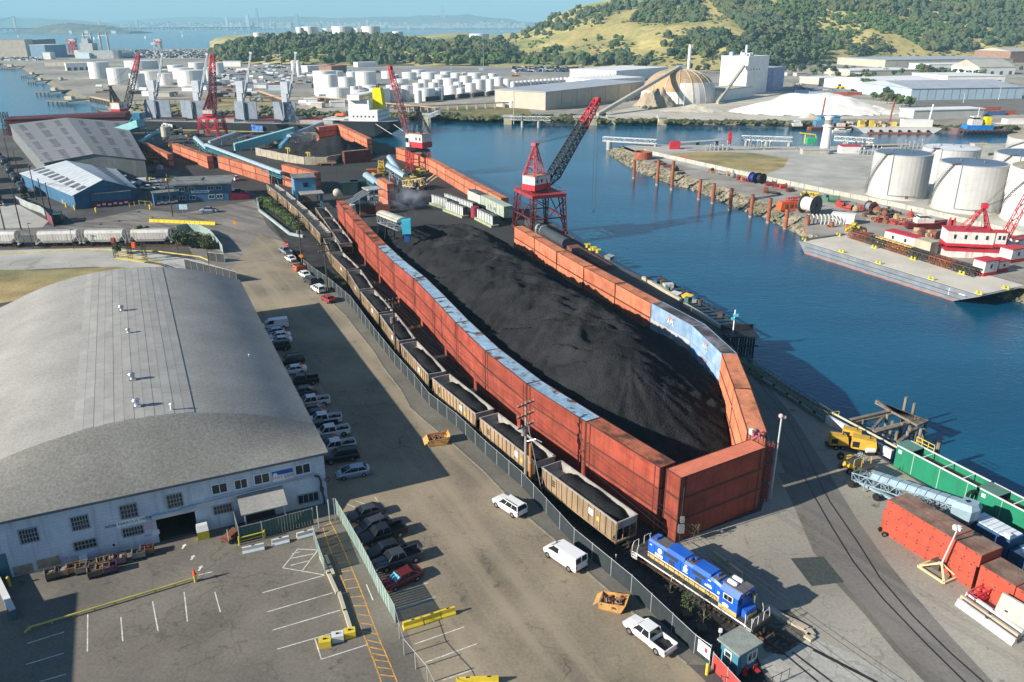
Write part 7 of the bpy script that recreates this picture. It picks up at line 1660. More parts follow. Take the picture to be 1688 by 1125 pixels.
for i,e in enumerate(ml):
 x,y=e[0],e[1];s=e[2]if len(e)>2 else 1.2;q=G(x,y,-.6);s*=.62 if x>1395 else .8
 where='the warehouses below the wooded slope'if x>1395 else('the gypsum works'if x>1100 else'the tank farm road')
 TREES[rt.choice((0,1,3,4,2,5)if x>1230 else(0,2,3))].put((q.x,q.y,-.6),rt.uniform(0,6),f'dark green tree beside {where}, {nth(i)} counted from the tank farm',f'trees beside {where}',(s,s,s))

# ---------------------------------------------------------------- white tanks of the tank farms
def ft(cx,yb,w_,yt,label,group,wall=tk_b2,roof=tk_rw,zg=-.6):return tank_at(cx,yb,w_,yt,label,roof,wall,group,False,.5,'storage_tank',zg,'storage tank',28)
TF=[(538,159,38,118),(546,163,24,124),(604,142,34,119),(572,150,26,128),(560,170,34,146),(592,176,26,150),(627,171,34,147),(650,168,26,146),(672,166,20,142),(702,167,32,147),(722,164,20,146),(744,159,24,142),(661,145,26,131),(675,132,24,120),(708,134,26,120),(728,138,22,124),(700,146,20,132),(722,146,18,132),(742,143,26,130),(783,132,24,121),(768,140,20,126),(790,148,22,132),(808,152,14,131),(822,142,18,128),(776,152,18,138),(640,130,22,118),(655,150,20,138),(612,160,26,142),(756,150,16,136),(836,151,12,131),(556,136,22,118),(582,132,20,119),(585,162,18,143),(645,158,16,141),(690,156,18,138),(715,154,16,137),(735,128,18,119),(752,133,18,121),(800,140,14,126),(812,134,14,122),(690,124,22,116),(760,160,14,146),(690,170,12,150),(610,172,12,152)]
for i,(x,yb,w_,yt)in enumerate(sorted(TF)):ft(x,yb,w_,yt,f'white storage tank, {nth(i)} from the ship side of the crowded tank farm','tanks of the crowded tank farm')
LF=[(166,130,32,103),(199,140,36,113),(229,147,24,122),(234,114,52,101),(252,140,34,118),(274,141,22,122),(304,131,34,113),(318,143,46,117),(326,120,26,104),(361,124,18,104),(290,118,24,108),(345,131,14,112)]
for i,(x,yb,w_,yt)in enumerate(LF):ft(x,yb,w_,yt,f'big white fuel tank, {nth(i)} from the bay in the tank group behind the ship bow','fuel tanks behind the ship bow')
HT=[(500,61,22,47,1600),(496,62,12,48,1560),(512,61,26,46.5,1590),(540,61,16,49,1600),(565,60.5,34,46,1600),(590,60.5,16,48.5,1600),(612,60.5,30,46,1600),(656,66,18,54,1570),(427,68,16,56,1580),(790,64,32,57,1620)]
for i,(x,yb,w_,yt,Y)in enumerate(HT):
 p=RY(x,yb,Y);r=w_/2/PM(p);h=(yb-yt)/PM(p)*1.06;t=Th('storage_tank',f'white storage tank on the low wooded hilltop, {nth(i)} of ten counted from the tight group','storage tank',(p.x,p.y,p.z-3),0,'hilltop tanks');MB().lathe([(r,0),(r,h+3)],28).l('shell',tk_b2,t);MB().lathe([(r,h+3.01),(.01,h+3.8)],28).l('roof',tk_rw,t)
p=RY(633,92,1300);tank_at(633,93,38,79,'white flat tank in a clearing halfway up the low wooded hill',tk_rw,tk_b2,None,False,.4,zg=hz(633,1330)-2)
# silos, trailers and rows of white cylinders
for i in range(26):
 x=846+i*6.6;y=153-i*.65;q=G(x,y,-.6);h=9.0;t=Th('silo',f'slim white silo, {nth(i)} in the long row behind the beige warehouse','silo',q,0,'row of slim white silos');MB().tube((0,0,1),(0,0,h-i*.05),2.4,n=12).l('shell',tk_b2,t);MB().lathe([(2.4,h-i*.05),(.2,h+.8)],12).l('top',tk_rw,t)
for i in range(11):q=G(462+i*0,120)if False else None
for x in(485,493):q=G(x,124,-.6);t=Th('silo',f'tall white silo on the open yard, {"nearer" if x == 485 else "farther"} of the pair','silo',q,0,'pair of silos on the open yard');MB().tube((0,0,0),(0,0,16),2.6,n=14).l('shell',tk_b2,t);MB().lathe([(2.6,16),(.2,17)],14).l('top',tk_rw,t)
def block(label,xa,ya,xb,yb,depth,h,wm_,rm_,cat='warehouse',name='warehouse',ribs=0,hr=None,doors=0,group=None,zg=-.6,overhang=.6):
 a,b=G(xa,ya,zg),G(xb,yb,zg);t=Th(name,label,cat,(a.x,a.y,zg),ang(a,b),group);L_=(b-a).length
 MB().box(L_/2,depth/2,0,L_,depth,h).l('wall',wm_,t)
 if hr:MB().add([(-overhang,-overhang,h),(L_+overhang,-overhang,h),(L_+overhang,depth/2,hr),(-overhang,depth/2,hr),(L_+overhang,depth+overhang,h),(-overhang,depth+overhang,h)],[(0,1,2,3),(3,2,4,5),(0,3,5),(1,4,2)]).l('roof',rm_,t)
 else:MB().box(L_/2,depth/2,h,L_+1,depth+1,.5).l('roof',rm_,t)
 for k in range(1,ribs):MB().box(L_*k/ribs,-.06,0,.35,.12,h-.3).l('wall_joint',M('wall_joint_grey',(.25,.24,.22),.8),t)
 for k in range(doors):MB().box(L_*(k+.5)/doors,-.08,0,4.2,.14,4).l('door',M('door_shadow_grey',(.1,.11,.12),.7),t)
 return t
bw_m=M('wall_beige',(.46,.42,.34),.8,0,.1,.2,streak=((.3,.25,.18),.3));ww_m=M('wall_white',(.78,.76,.72),.75,0,.08,.2);rf_g=M('roof_far_grey',(.36,.39,.42),.7,0,.1,.1);rf_w=M('roof_far_white',(.7,.7,.69),.7,0,.08,.1);rf_t=M('roof_far_tan',(.42,.39,.33),.8,0,.1,.1);wl_b=M('wall_pale_blue',(.4,.52,.6),.75,0,.08,.1);wl_br=M('wall_brown',(.28,.17,.12),.8)
block('long beige concrete warehouse with a grey-blue roof on the far bank',899,182,1060,160,46,12,bw_m,rf_g,ribs=7)
block('white flat-roofed shed behind the long beige warehouse',984,150,1062,144,40,9,ww_m,rf_w)
block('white warehouse with dark open bays behind the silos',1015,136,1100,128,60,11,ww_m,rf_w,doors=5)
block('small white office row at the end of the beige warehouse',846,172,893,166,14,5,ww_m,rf_w,doors=6)
block('white low annex below the first white office row',843,178,872,174,8,4,ww_m,rf_w,doors=4)
block('white box building joined to the gypsum works',1181,168,1238,160,22,8,ww_m,rf_t,'factory','factory_annex')
t=block('tall white gypsum works tower block',1228,157,1262,153,26,31,ww_m,rf_w,'factory','factory');L_=30
MB().tube((24,16,31),(24,16,40),1.0,n=10).l('chimney',tk_b2,t);b=MB();r=random.Random(2)
for k in range(8):b.box(r.uniform(2,26),r.uniform(3,22),31.4,r.uniform(1,4),r.uniform(1,4),r.uniform(1,3.5))
b.l('roof_plant',rf_g,t)
for k in range(4):MB().box(6+k*5,-.06,20,1.2,.1,1.2).l('window',glassd,t)
t=block('stepped white plant building with pipes beside the gypsum tower',1197,154,1228,154,22,24,ww_m,rf_t,'factory','plant_building');b=MB()
for k in range(10):b.bar((r.uniform(1,20),-1.5,r.uniform(0,8)),(r.uniform(1,20),-1.5,r.uniform(10,22)),.7)
for k in range(4):b.box(11,-2,4+k*5,20,3,.5)
b.l('pipe_rack',galv,t)
block('lilac clad hall beside the tall white gypsum tower',1272,150,1290,148,30,20,M('wall_lilac',(.35,.36,.5),.7),rf_g,'factory','factory_hall')
# dome store
p=G(1117,172,-.6);rD=64/PM(p);cdir=V2(p).normalized();c=V2(p)+cdir*rD;c.z=-.6;hD=24
t=Th('storage_dome','large ribbed brown storage dome with pale lower panels on the far bank','dome',c);dome_b=M('dome_brown',(.42,.28,.15),.8,0,.15,.1,streak=((.4,.33,.24),.4));dome_w=M('dome_pale',(.7,.66,.58),.7,0,.1,.1,streak=((.4,.34,.26),.4))
pf=lambda u:(rD*math.cos(u*math.pi/2)**.75,hD*math.sin(u*math.pi/2)**.95)
n=16
for i in range(n):
 a0,a1=2*math.pi*i/n+.2,2*math.pi*(i+1)/n+.2-.006
 for(u0,u1,mm)in((0,.22,dome_w),(.22,.42,dome_w if math.sin(a0)<.2 and math.cos(a0)>-.5 else dome_b),(.42,1.0,dome_b)):
  vs=[];K=5
  for k in range(K+1):
   r_,z_=pf(u0+(u1-u0)*k/K)
   for a in(a0,(a0+a1)/2,a1):vs.append((r_*math.cos(a),r_*math.sin(a),z_))
  MB().add(vs,[(k*3+j,k*3+j+1,k*3+j+4,k*3+j+3)for k in range(K)for j in range(2)]).l('dome_panel',mm,t)
 b=MB();
 for k in range(10):(r0,z0),(r1,z1)=pf(k/10),pf((k+1)/10);b.bar((r0*math.cos(a0),r0*math.sin(a0),z0+.1),(max(r1,.5)*math.cos(a0),max(r1,.5)*math.sin(a0),z1+.1),.7,.4)
 b.l('rib',bw_m,t)
MB().box(0,0,hD-.5,6,6,3.5).l('head_house',galv,t)
for k in range(3):a=-2.2-k*.12;MB().box((rD-1)*math.cos(a),(rD-1)*math.sin(a),0,6,5,7-k,a).l('portal',bw_m,t)
# sand heaps: profile swept
def heap(label,px,py,wpx,h,mat,seed,sq=1.0,name='sand_heap',zg=-.6):
 p=G(px,py,zg);R0=wpx/2/PM(p);X,Y=np.meshgrid(np.linspace(-1.3,1.3,60),np.linspace(-1.3,1.3,44));rr=np.hypot(X,Y);Z=np.clip(1-rr,0,1)*h;Z=np.minimum(Z,h*.8)*(1+(vnoise(X*9,Y*9,.4,seed)-.5)*.6)+(vnoise(X*22,Y*22,.5,seed+1)-.5)*h*.1
 o=grid_mesh(name,X*R0+p.x,Y*R0*sq+p.y+R0*sq,Z+zg,rr<1.05,mat);tag(o,label,'heap');return o
heap('buff sand heap banked against the ribbed dome',1085,178,74,17,M('buff_sand',(.38,.31,.22),.95,0,.15,.05),4,.8)
heap('low rubble heap in front of the ribbed dome',1150,186,120,5,g_sand,8,.4)
heap('broad white gypsum stockpile on the far bank',1365,192,290,15,g_white,12,.5,'gypsum_heap')
heap('tan earth mound at the foot of the white stockpile',1338,196,40,3.5,g_sand,15,.5,'earth_heap')
heap('grey-white chalk ridge running behind the stockpile',1440,190,130,6,g_white,18,.5,'gypsum_heap')
for l,a,b_,za,zb,w_ in(('long enclosed conveyor climbing to the top of the ribbed dome',(985,192),(1118,172),1,26,2.2),('conveyor climbing from the dome to the white plant building',(1182,172),(1222,157),1,24,1.9)):
 A,Bq=G(*a,-.6),G(*b_,-.6);A.z,Bq.z=za,zb
 if'dome'in l and za==1 and zb==26:Bq=Vc((c.x,c.y,hD+2))
 conveyor(l,A,Bq,w_,1.7,'box',galv,bw_m,4)
q=G(1133,140,-.6);t=Th('chimney','slim white chimney standing behind the ribbed dome','chimney',q);MB().tube((0,0,0),(0,0,38),1.9,1.5,n=14).l('stack',tk_b2,t);MB().tube((0,0,37.9),(0,0,38.6),1.7,n=14).l('cap',galv,t)
# buildings on the right
block('wide pale blue and white warehouse in front of the rail yard',1500,166,1684,163,75,9,wl_b,rf_g,hr=13,ribs=14)
block('white flat warehouse roof joined to the wide pale blue one',1447,152,1556,148,70,8,ww_m,rf_w,hr=11)
block('white sawtooth building with vehicles under its canopy',1560,140,1655,139,60,8,ww_m,rf_w,doors=5)
block('very long grey-roofed factory below the wooded slope',1458,112,1668,109,110,10,bw_m,rf_g,ribs=12)
block('white gabled hall with dark door openings under the slope',1612,124,1672,123,45,9,ww_m,rf_t,hr=17,doors=4)
block('low white roof row in front of the long factory',1400,126,1520,124,50,6,bw_m,rf_w)
block('white row of sheds between the trees and the gabled hall',1530,116,1610,115,40,7,ww_m,rf_w)
block('big brown warehouse at the edge of the slope',1663,104,1720,103,70,17,wl_br,rf_t,hr=22)
block('small cream building beside the far parking',1349,140,1395,138,26,6,bw_m,rf_w)
block('long low white quay shed behind the tug',1505,196,1620,193,14,5,tk_w,rf_w,doors=0)
block('blue shed on the moored workshop barge',1352,204,1384,204,6,4,cb,cb)
for i,(x,y,m_,l)in enumerate(((1322,154,c_navy,'blue container by the white stockpile'),(1345,156,c_blue,'blue-grey container end to end with the blue one'),(1385,158,c_red,'red container beside the yellow wheel loader'),(1408,157,c_red,'red container last in the row behind the stockpile'),(1640,190,c_navy,'blue container on the quay behind the tug'),(1658,189,c_red,'red container on the quay behind the tug'),(1634,183,c_red,'faded red container stacked beyond the blue quay container'))):
 q=G(x,y,-.6);container(12.19,2.6,(m_,r_dark,m_),q,.0,l,None)
q=G(1383,156,-.6);t=Th('wheel_loader','yellow wheel loader on top of the white stockpile','loader',(q.x,q.y,4));MB().box(0,0,.8,6,2.6,1.6).l('body',yel,t);MB().box(-.5,0,2.4,2,2.2,1.6).l('cab',cr_blk,t);MB().box(4,0,.2,1.2,3,1.2).l('bucket',yel,t);wheels(t,(-2,2),2.8,.9)
# far left quays and buildings
block('long beige shed row along the far quay',74,109,150,109,16,6,bw_m,rf_t,ribs=4)
block('grey hangar-like hall at the naval yard',60,94,96,91,60,30,M('hall_grey',(.2,.21,.24),.7),rf_g)
block('pale end tower of the grey hall',46,95,59,94,50,31,bw_m,rf_t)
block('white stepped hall in front of the grey hall',77,96,112,94,30,22,M('hall_blue_grey',(.18,.27,.38),.7),rf_w)
block('small white building at the foot of the naval halls',72,98,84,98,16,11,ww_m,rf_w)
block('long white and blue quay shed near the grey ship',148,97,184,95,22,9,wl_b,rf_w)
block('blue-roofed shed beside the moored barges',200,94,222,93,16,7,wl_b,rf_g)
block('white terminal building before the first big fuel tank',110,117,150,116,16,9,ww_m,rf_w,doors=4)
block('white bus-like shed on the open yard beneath the low hill',507,119,546,117,12,7,ww_m,rf_w)
block('long white trailer row under the low hill',368,110,397,110,8,7,ww_m,rf_w)
block('red-brown flat roof beside the crowded tank farm',547,121,572,119,20,8,wl_br,M('roof_far_red',(.4,.15,.1),.8))
block('white service building among trees at the foot of the hill',590,111,622,110,14,6,ww_m,rf_w)
for(x,y,l)in((9,92,'tiny white round-topped tank on the far headland'),(31,92,'second white round-topped tank on the far headland')):
 tank_at(x+8,y+1,5,y-5,l,tk_rw,tk_b2,None,False,2.0,zg=-.6,n=14)
for i,(x,y,w_,d_)in enumerate(((15,111,30,16),(52,124,17,14),(66,134,18,16),(88,151,30,22),(112,166,44,22),(100,133,12,8))):
 q=G(x,y,-.8);s=1/PM(q);t=Th('timber_pier',f'weathered timber pier with dark piles, {nth(i)} from the far end of the left shore','pier',q,-.25,'timber piers of the far shore');W_=w_*s;MB().box(0,0,0,W_,d_*s*2.2,.8).l('deck',M('pier_grey_timber',(.2,.18,.15),.9,var=.3),t);b=MB();n=max(4,int(W_/4))
 for k in range(n):b.box(-W_/2+(k+.5)*W_/n,-d_*s*1.08,-3.4,.7,.7,3.4)
 b.l('pile',cr_blk,t);MB().box(W_*.1,0,.8,W_*.3,4,2.6).l('hut',bw_m,t)
# grey navy ship and its crane
q=G(148,96,WZ+4);t=Th('grey_ship','pale grey navy cargo ship with cranes moored at the far yard','ship',(q.x,q.y+30,WZ),-.1);navy=M('haze_grey_paint',(.36,.38,.38),.7);MB().loft([[(x,-w_,16),(x,-w_*.8,0),(x,w_*.8,0),(x,w_,16)]for x,w_ in((-42,3),(-30,10),(36,11),(44,8))]).l('hull',navy,t);MB().box(-14,0,16,24,16,12).box(-16,0,28,12,12,8).l('superstructure',navy,t)
b=MB();[b.tube((x,0,16),(x,0,46),1.6,n=6)for x in(-20,-6,10,24)];b.box(-13,0,40,20,2,2).box(17,0,40,20,2,2);b.l('kingpost',navy,t)
for(xb,yb,xt,yt,l)in((122,88,110,65,'dark red dockside crane beside the grey navy ship'),(262,88,249,73,'pale dockside crane on the far quay behind the fuel tanks')):
 q=G(xb,yb,0);crane(l,(q.x,q.y),0,12,12,18,1.6,RY(xt,yt,q.y),RY(xb,yb-20,q.y),cr_blk if'red'in l else cg,cr_red if'red'in l else cg,cr_red if'red'in l else cg,None,.5,8,(12,8,8),None,4)
# car fields too far to pick apart
cf=MB();rr=random.Random(6)
cm=[paints['white'],paints['silver'],paints['charcoal'],paints['blue'],paints['red']]
for(x0,x1,y0,y1,n)in((0,72,94,100,260),(185,345,83,96,1500),(340,520,114,140,120),(845,1035,111,119,900),(440,500,110,114,60)):
 for k in range(n):
  q=G(rr.uniform(x0,x1),round(rr.uniform(y0,y1)*2.2)/2.2,-.6);cf.box(q.x,q.y,-.5,4.4,1.8,1.5,0,rr.choice((0,0,0,1,1,2,3,2)))
stuff(tag(cf.build('distant_cars',cm),'hundreds of tiny parked cars on the far lots'))
gg=random.Random(9)
for i in range(22):
 q=G(gg.uniform(1312,1412),gg.uniform(138,151),-.6);o=park(gg.choice(('sedan','suv','pickup')),gg.choice(('white','black','silver','charcoal','red')),(q.x,q.y,-.6),gg.uniform(-.2,.2),'small parked car on the lot between the gypsum works and the trees','cars on the gypsum works lot')
tcar=MB()
for i,(x0,y0,x1,y1,l)in enumerate(((700,169,845,155,'black'),(845,155,1010,140,'black'),(505,146,545,144,'black'),(345,162,420,160,'black'),(1498,165,1580,163,'black'))):
 a,b=G(x0,y0,-.6),G(x1,y1,-.6);n=max(1,int((b-a).length/16))
 for k in range(n):
  p=a.lerp(b,(k+.5)/n);t=Th('tank_car',f'black tank wagon below the white tanks, {nth(k)} of the {nth(i)} string','tank wagon',p,ang(a,b),'tank wagons of the far sidings');MB().tube((-6.5,0,2.6),(6.5,0,2.6),1.5,n=10).l('barrel',tk_b if i<4 else tk_w,t);MB().box(0,0,.4,14,2.2,1.0).l('chassis',under,t)
# small plant and sheds filling the far yards
cl=random.Random(77)
for i in range(95):
 R4=((430,520,124,150),(345,430,126,168),(150,345,146,160),(520,860,116,130),(500,560,160,178),(260,520,108,122),(1290,1480,116,134))[i%7]
 q=G(cl.uniform(R4[0],R4[1]),cl.uniform(R4[2],R4[3]),-.6);k=cl.randrange(3);sz=cl.uniform(3,9)
 t=Th(('hut','yard_tank','stacked_load')[k],f'small {("pale hut", "white vessel", "dark stacked load")[k]} standing on the far industrial yards',('hut','vessel','load')[k],q,cl.uniform(-.3,.3),'small plant of the far yards')
 if k==0:MB().box(0,0,0,sz*1.6,sz,3.4).l('wall',cl.choice((ww_m,bw_m,wl_b)),t);MB().box(0,0,3.4,sz*1.7,sz*1.1,.4).l('roof',cl.choice((rf_w,rf_g,rf_t)),t)
 elif k==1:MB().tube((-sz*.6,0,2.2),(sz*.6,0,2.2),1.5,n=10).l('shell',tk_b2,t);MB().box(0,0,0,sz*.9,1.6,1.4).l('cradle',galv,t)
 else:MB().box(0,0,0,sz*1.5,sz*.6,1.8).l('load',cl.choice((blk,wl_br,rust[0])),t);MB().box(sz*.3,0,1.8,sz*.6,sz*.5,1.0).l('upper_load',cl.choice((blk,bw_m)),t)
# elevated pipe racks and lamp posts on the far bank
for i,(xa,ya,xb,yb)in enumerate(((425,150,472,166),(150,160,205,172),(205,166,520,158),(520,160,720,178),(640,178,860,168))):
 a,b=G(xa,ya,3),G(xb,yb,3);t=Th('pipe_rack',f'rusty elevated pipe rack on the far bank, {nth(i)} from the ship cranes','pipe rack',(a.x,a.y,0),0,'pipe racks of the far bank');b_=MB();sv=Vc((-(b-a).y,(b-a).x,0)).normalized()
 for k in(-1.5,-.5,.5,1.5):b_.tube(a+sv*k,b+sv*k,.3,n=5)
 b_.build('pipes',M('pipe_tan',(.35,.24,.16),.8),t);s=MB();n=max(3,int((b-a).length/7))
 for k in range(n+1):p=a.lerp(b,k/n);s.box(p.x,p.y,-1,.35,3.4,3.6,ang(a,b))
 stuff(s.build('trestle',bw_m,t))
for i,(x,y,yt)in enumerate(((847,205,145),(885,172,143),(1127,175,130),(744,130,105),(760,152,118),(463,110,78),(797,110,72),(729,168,140),(875,152,128),(903,150,129),(955,152,105),(1646,165,140),(1588,170,152),(1624,118,104),(1473,150,130),(570,185,160),(660,178,150))):
 q=G(x,y,-.6);h=ZT(q,x,yt);t=Th('lamp_mast',f'thin pale lamp mast on the far bank, {nth(i)} in the list from the channel walkway','lamp mast',q,0,'lamp masts of the far bank');MB().tube((0,0,0),(0,0,h),.32,.2,n=6).l('pole',tk_w,t);MB().box(0,0,h-.5,3,.6,.5).l('lamp_arm',tk_w,t)
# concrete dolphins and footbridges on the far bank
def dolphin(x,y,l,mm=M('dolphin_cream',(.5,.43,.28),.8)):q=G(x,y,WZ);t=Th('mooring_dolphin',l,'dolphin',q);MB().box(0,0,-1,5,5,5.5).l('pier',mm,t);MB().box(0,0,4.5,6.4,6,1.0).l('cap',tk_w,t)
for x,y,l in((704,202,'yellow-fronted concrete dolphin on the far bank opposite the ship stern'),(837,205,'cream concrete dolphin at the end of the white footbridge'),(953,206,'grey concrete dolphin below the conveyor foot'),(977,206,'dark concrete dolphin next to the conveyor foot'),(1091,206,'cream concrete dolphin below the ribbed dome'),(1007,205,'pale concrete dolphin between the conveyor and the dome')):dolphin(x,y,l)
walkway('long white truss footbridge along the far bank',(841,198),(908,199),1.4,2.4,((.3,.9),(.7,.9)))
walkway('short white gangway up to the grassy far bank',(704,196),(724,188),1.4,2.4,((.1,.6),))
# boats, barges and tug
def boat(label,x0,x1,y,hull,h=2.2,W_=3.2,name='boat',cat='boat',sheer=.8):
 a,b=G(x0,y,WZ),G(x1,y,WZ);t=Th(name,label,cat,((a.x+b.x)/2,a.y+W_,WZ),ang(a,b));L_=(b-a).length/2
 MB().loft([[(x*L_,-w_*W_,h+dz),(x*L_,-w_*W_*.75,-.4),(x*L_,w_*W_*.75,-.4),(x*L_,w_*W_,h+dz)]for x,w_,dz in((-1,.8,0),(-.9,1,0),(.4,1,.1),(.8,.7,sheer*.6),(1.0,.08,sheer))]).l('hull',hull,t);return t,L_
t,L_=boat('small white motor cruiser with a blue canopy moored by the rocks',1304,1332,214,blk,1.8,2.6);MB().box(-1,0,1.8,L_*1.1,3.6,1.6).box(-L_*.2,0,3.4,L_*.7,3,1.6).l('cabin',cr_wht,t);MB().box(-L_*.5,0,4.2,L_*.6,3.4,.3).l('canopy',M('head_teal',(.06,.42,.55)),t);MB().box(L_*.16,0,3.7,.1,2.6,.9).l('windscreen',glassd,t)
t,L_=boat('rusty low work barge with a blue shed and small boats alongside',1334,1412,215,pil,1.6,5,sheer=.2);MB().box(-4,1,1.6,11,5,3.2).l('shed',cb,t);MB().box(6,0,1.6,5,3,2).box(12,1,1.6,3,3,2.6).l('deck_gear',cr_wht,t)
t,L_=boat('white speedboat moored in front of the rusty work barge',1372,1405,219,cr_wht,1.2,1.8);MB().box(-1,0,1.2,L_*.9,2.2,1.2).l('cabin',cr_wht,t);MB().box(0,0,1.5,L_*.7,2.25,.5).l('cabin_window',glassd,t)
a,b=G(1412,220,WZ),G(1552,221,WZ);t=Th('work_barge','white and red deck barge loaded with yellow plant and a white site office','barge',(a.x,a.y,WZ),ang(a,b));L_=(b-a).length;MB().loft([[(x,0+0,3),(x+dx,.6,-.5),(x+dx,13.4,-.5),(x,14,3)]for x,dx in((0,5),(6,0),(L_-6,0),(L_,-5))]).l('hull',tk_b2,t);MB().box(L_/2,-.1,.0,L_-12,.5,.8).l('waterline_stripe',pil,t);MB().box(L_/2,7,3,L_-1,13.6,.1).l('deck',g_sand,t)
MB().box(L_*.76,9,3.1,17,5,4.0).l('site_office',tk_b2,t);b=MB();r=random.Random(5)
for k in range(14):b.box(r.uniform(4,L_*.52),r.uniform(4,12),3.1,r.uniform(1,3.5),r.uniform(1,3),r.uniform(1,3.6),r.uniform(0,2),k%2)
b.l('plant',[rust[3],yl],t)
for k in range(7):MB().tube((8+k*(L_-16)/6,-.35,1.4),(8+k*(L_-16)/6,.0,1.4),.8,n=10).l('tyre_fender',tyre_m,t)
t,L_=boat('tug boat with blue and white bulwark, yellow funnel and tyre fenders',1571,1668,223,M('tug_hull',(.16,.1,.1),.7),2.6,5.0,'tug_boat','tug',1.5);t.rotation_euler[2]+=math.pi
MB().box(1,0,2.6,L_*.9,6.5,2.6).l('deckhouse',M('tug_blue',(.02,.18,.5),.6),t);MB().box(3,0,5.2,6,5,2.8).box(3.4,0,8,4,4,2.0).l('wheelhouse',cr_wht,t);MB().box(3.4,0,8.5,4.1,4.1,.9).l('wheelhouse_window',glassd,t);MB().box(-4,0,5.2,3,3.6,4.4).l('funnel',yel,t);MB().tube((2,0,10),(2,0,15),.2,n=6).l('mast',tk_b2,t)
for k in range(12):MB().tube((-L_*.8+k*L_*.14,-5.2,1.6),(-L_*.8+k*L_*.14,-4.8,1.6),.75,n=10).tube((-L_*.8+k*L_*.14,5.2,1.6),(-L_*.8+k*L_*.14,4.8,1.6),.75,n=10).l('tyre_fender',tyre_m,t)
t,L_=boat('white harbour workboat beyond the tug at the photo edge',1640,1720,212,cr_wht,2.4,4.5,'boat','boat',1.2);MB().box(0,0,2.4,L_,6,2.8).l('cabin',cr_wht,t)
for x,y0,yt,l in((1352,206,161,'brown steel spud pole behind the small blue barge shed'),(1465,207,164,'brown steel spud pole behind the loaded deck barge'),(1530,206,172,'white mast pole at the quay behind the loaded deck barge')):
 q=G(x,y0,WZ);h=ZT(q,x,yt)-WZ;t=Th('spud_pole',l,'pole',q);MB().tube((0,0,0),(1.0,0,h),.55,n=8).l('pole',pil if'brown'in l else tk_b2,t);MB().box(0,0,2,1.8,1.8,1).l('collar',pil,t)

# ---------------------------------------------------------------- bay: island, bridge, city, far hills
isl=M('island_scrub',(.1,.11,.07),.95,0,.3,.004,.2,.03,(.2,.17,.12),.01,.55,.1)
def ridge_line(name,tab,Y,depth,mat,zb=-4):
 pts=[];xs=np.linspace(tab[0][0],tab[-1][0],90);
 f,bk=[],[]
 for i,x in enumerate(xs):
  y=np.interp(x,[a for a,_ in tab],[b for _,b in tab]);p=RY(x,y,Y);h=p.z+float(vnoise(np.array([x*4.0]),np.array([Y]),.12,3)[0]-.5)*(p.z*.06+4);pts.append((p.x,Y,max(h,1)))
 secs=[[(x,yy-depth*.5,zb)for x,yy,z in pts],[(x,yy-depth*.3,z*.55)for x,yy,z in pts],[(x,yy,z)for x,yy,z in pts],[(x,yy+depth*.6,zb)for x,yy,z in pts]]
 o=MB().loft(secs,cap=False,closed=False).build(name,mat,smooth=True);return struct(o)
ridge_line('island',[(36,50.5),(50,49),(75,43),(95,40),(120,38.5),(145,41),(185,43),(205,50),(230,51)],6300,500,isl)
ridge_line('far_hills',[(-200,40),(0,30),(120,33),(200,40),(330,38),(420,30),(480,27),(560,30),(680,27),(693,25),(712,27),(730,25),(750,27),(766,23),(790,27),(806,30),(830,30),(860,36),(1000,40)],14500,1500,isl)
ridge_line('far_mountains',[(-300,26),(60,29),(150,38),(240,32),(300,28),(420,29),(520,34),(900,38)],21000,2500,isl)
ridge_line('city_shore_land',[(150,50),(260,48.4),(360,47.6),(900,46),(1000,46)],10800,700,isl,-4)
city=[M('tower_pale',(.55,.56,.58),.6),M('tower_grey',(.3,.33,.38),.5),M('tower_tan',(.5,.42,.36),.7)]
rc=random.Random(17);CB=MB()
def tower(x,ytop,w_,l,grp,Y=10600,m_=None):
 p=RY(x,ytop,Y);W_=w_/PM(p);t=Th('skyscraper',l,'skyscraper',(p.x,Y,0),0,grp);MB().box(0,0,0,W_,W_,p.z*.82).l('lower_shaft',m_ or rc.choice(city),t);MB().box(0,0,p.z*.82,W_*.78,W_*.78,p.z*.18).l('crown_block',m_ or rc.choice(city),t)
tower(422,14,4,'tallest tapering skyscraper of the hazy skyline across the bay',None,10500,city[1]);tower(488,22.5,6.5,'second tallest broad dark skyscraper of the hazy skyline',None,10500,city[1]);tower(407,25,6,'stepped skyscraper just beside the tallest tower of the hazy skyline',None,10500,city[0]);tower(373,29,5,'pale skyscraper at the bridge end of the downtown cluster',None,10500,city[0])
for i in range(110):
 x=rc.triangular(355,640,440)if i<75 else rc.uniform(480,860);top_=rc.uniform(33,43)if i<75 else rc.uniform(37,44);tower(x,top_,rc.uniform(1.4,4.2),'hazy high-rise building in the skyline across the bay','high-rises of the skyline',rc.uniform(10500,11600))
hs_=MB()
for i in range(2600):
 x=rc.uniform(200,870);Y=rc.uniform(10700,12800);yb=47.5-(Y-10700)/2100*rc.uniform(2,12);p=RY(x,yb,Y);hs_.box(p.x,p.y,max(p.z-14,0),rc.uniform(12,34),20,rc.uniform(12,24),0,rc.randrange(3))
stuff(tag(hs_.build('city_houses',city),'thousands of tiny pale city houses across the bay'))
for x,l in((148/1.0,''),):pass
for i,(x,w_)in enumerate(((117,5),(143,6),(188,8))):p=RY(x,52,5900);t=Th('island_building',f'tiny white building on the island shore, {nth(i)} along the waterline','building',(p.x,p.y,0),0,'island buildings');MB().box(0,0,0,w_/PM(p),20,16).l('wall',tk_b2,t);MB().box(0,0,16,w_/PM(p)+4,24,3).l('roof',tk_rw,t)
brm=M('bridge_grey',(.42,.44,.46),.6);t=Th('bay_bridge','long pale suspension bridge in the haze behind the island','bridge',RY(200,47,7600));Yb=7600;a,b=RY(-40,47.8,Yb-900),RY(430,45.5,Yb+1600);d=MB();d.bar(a,b,30,9);n=60
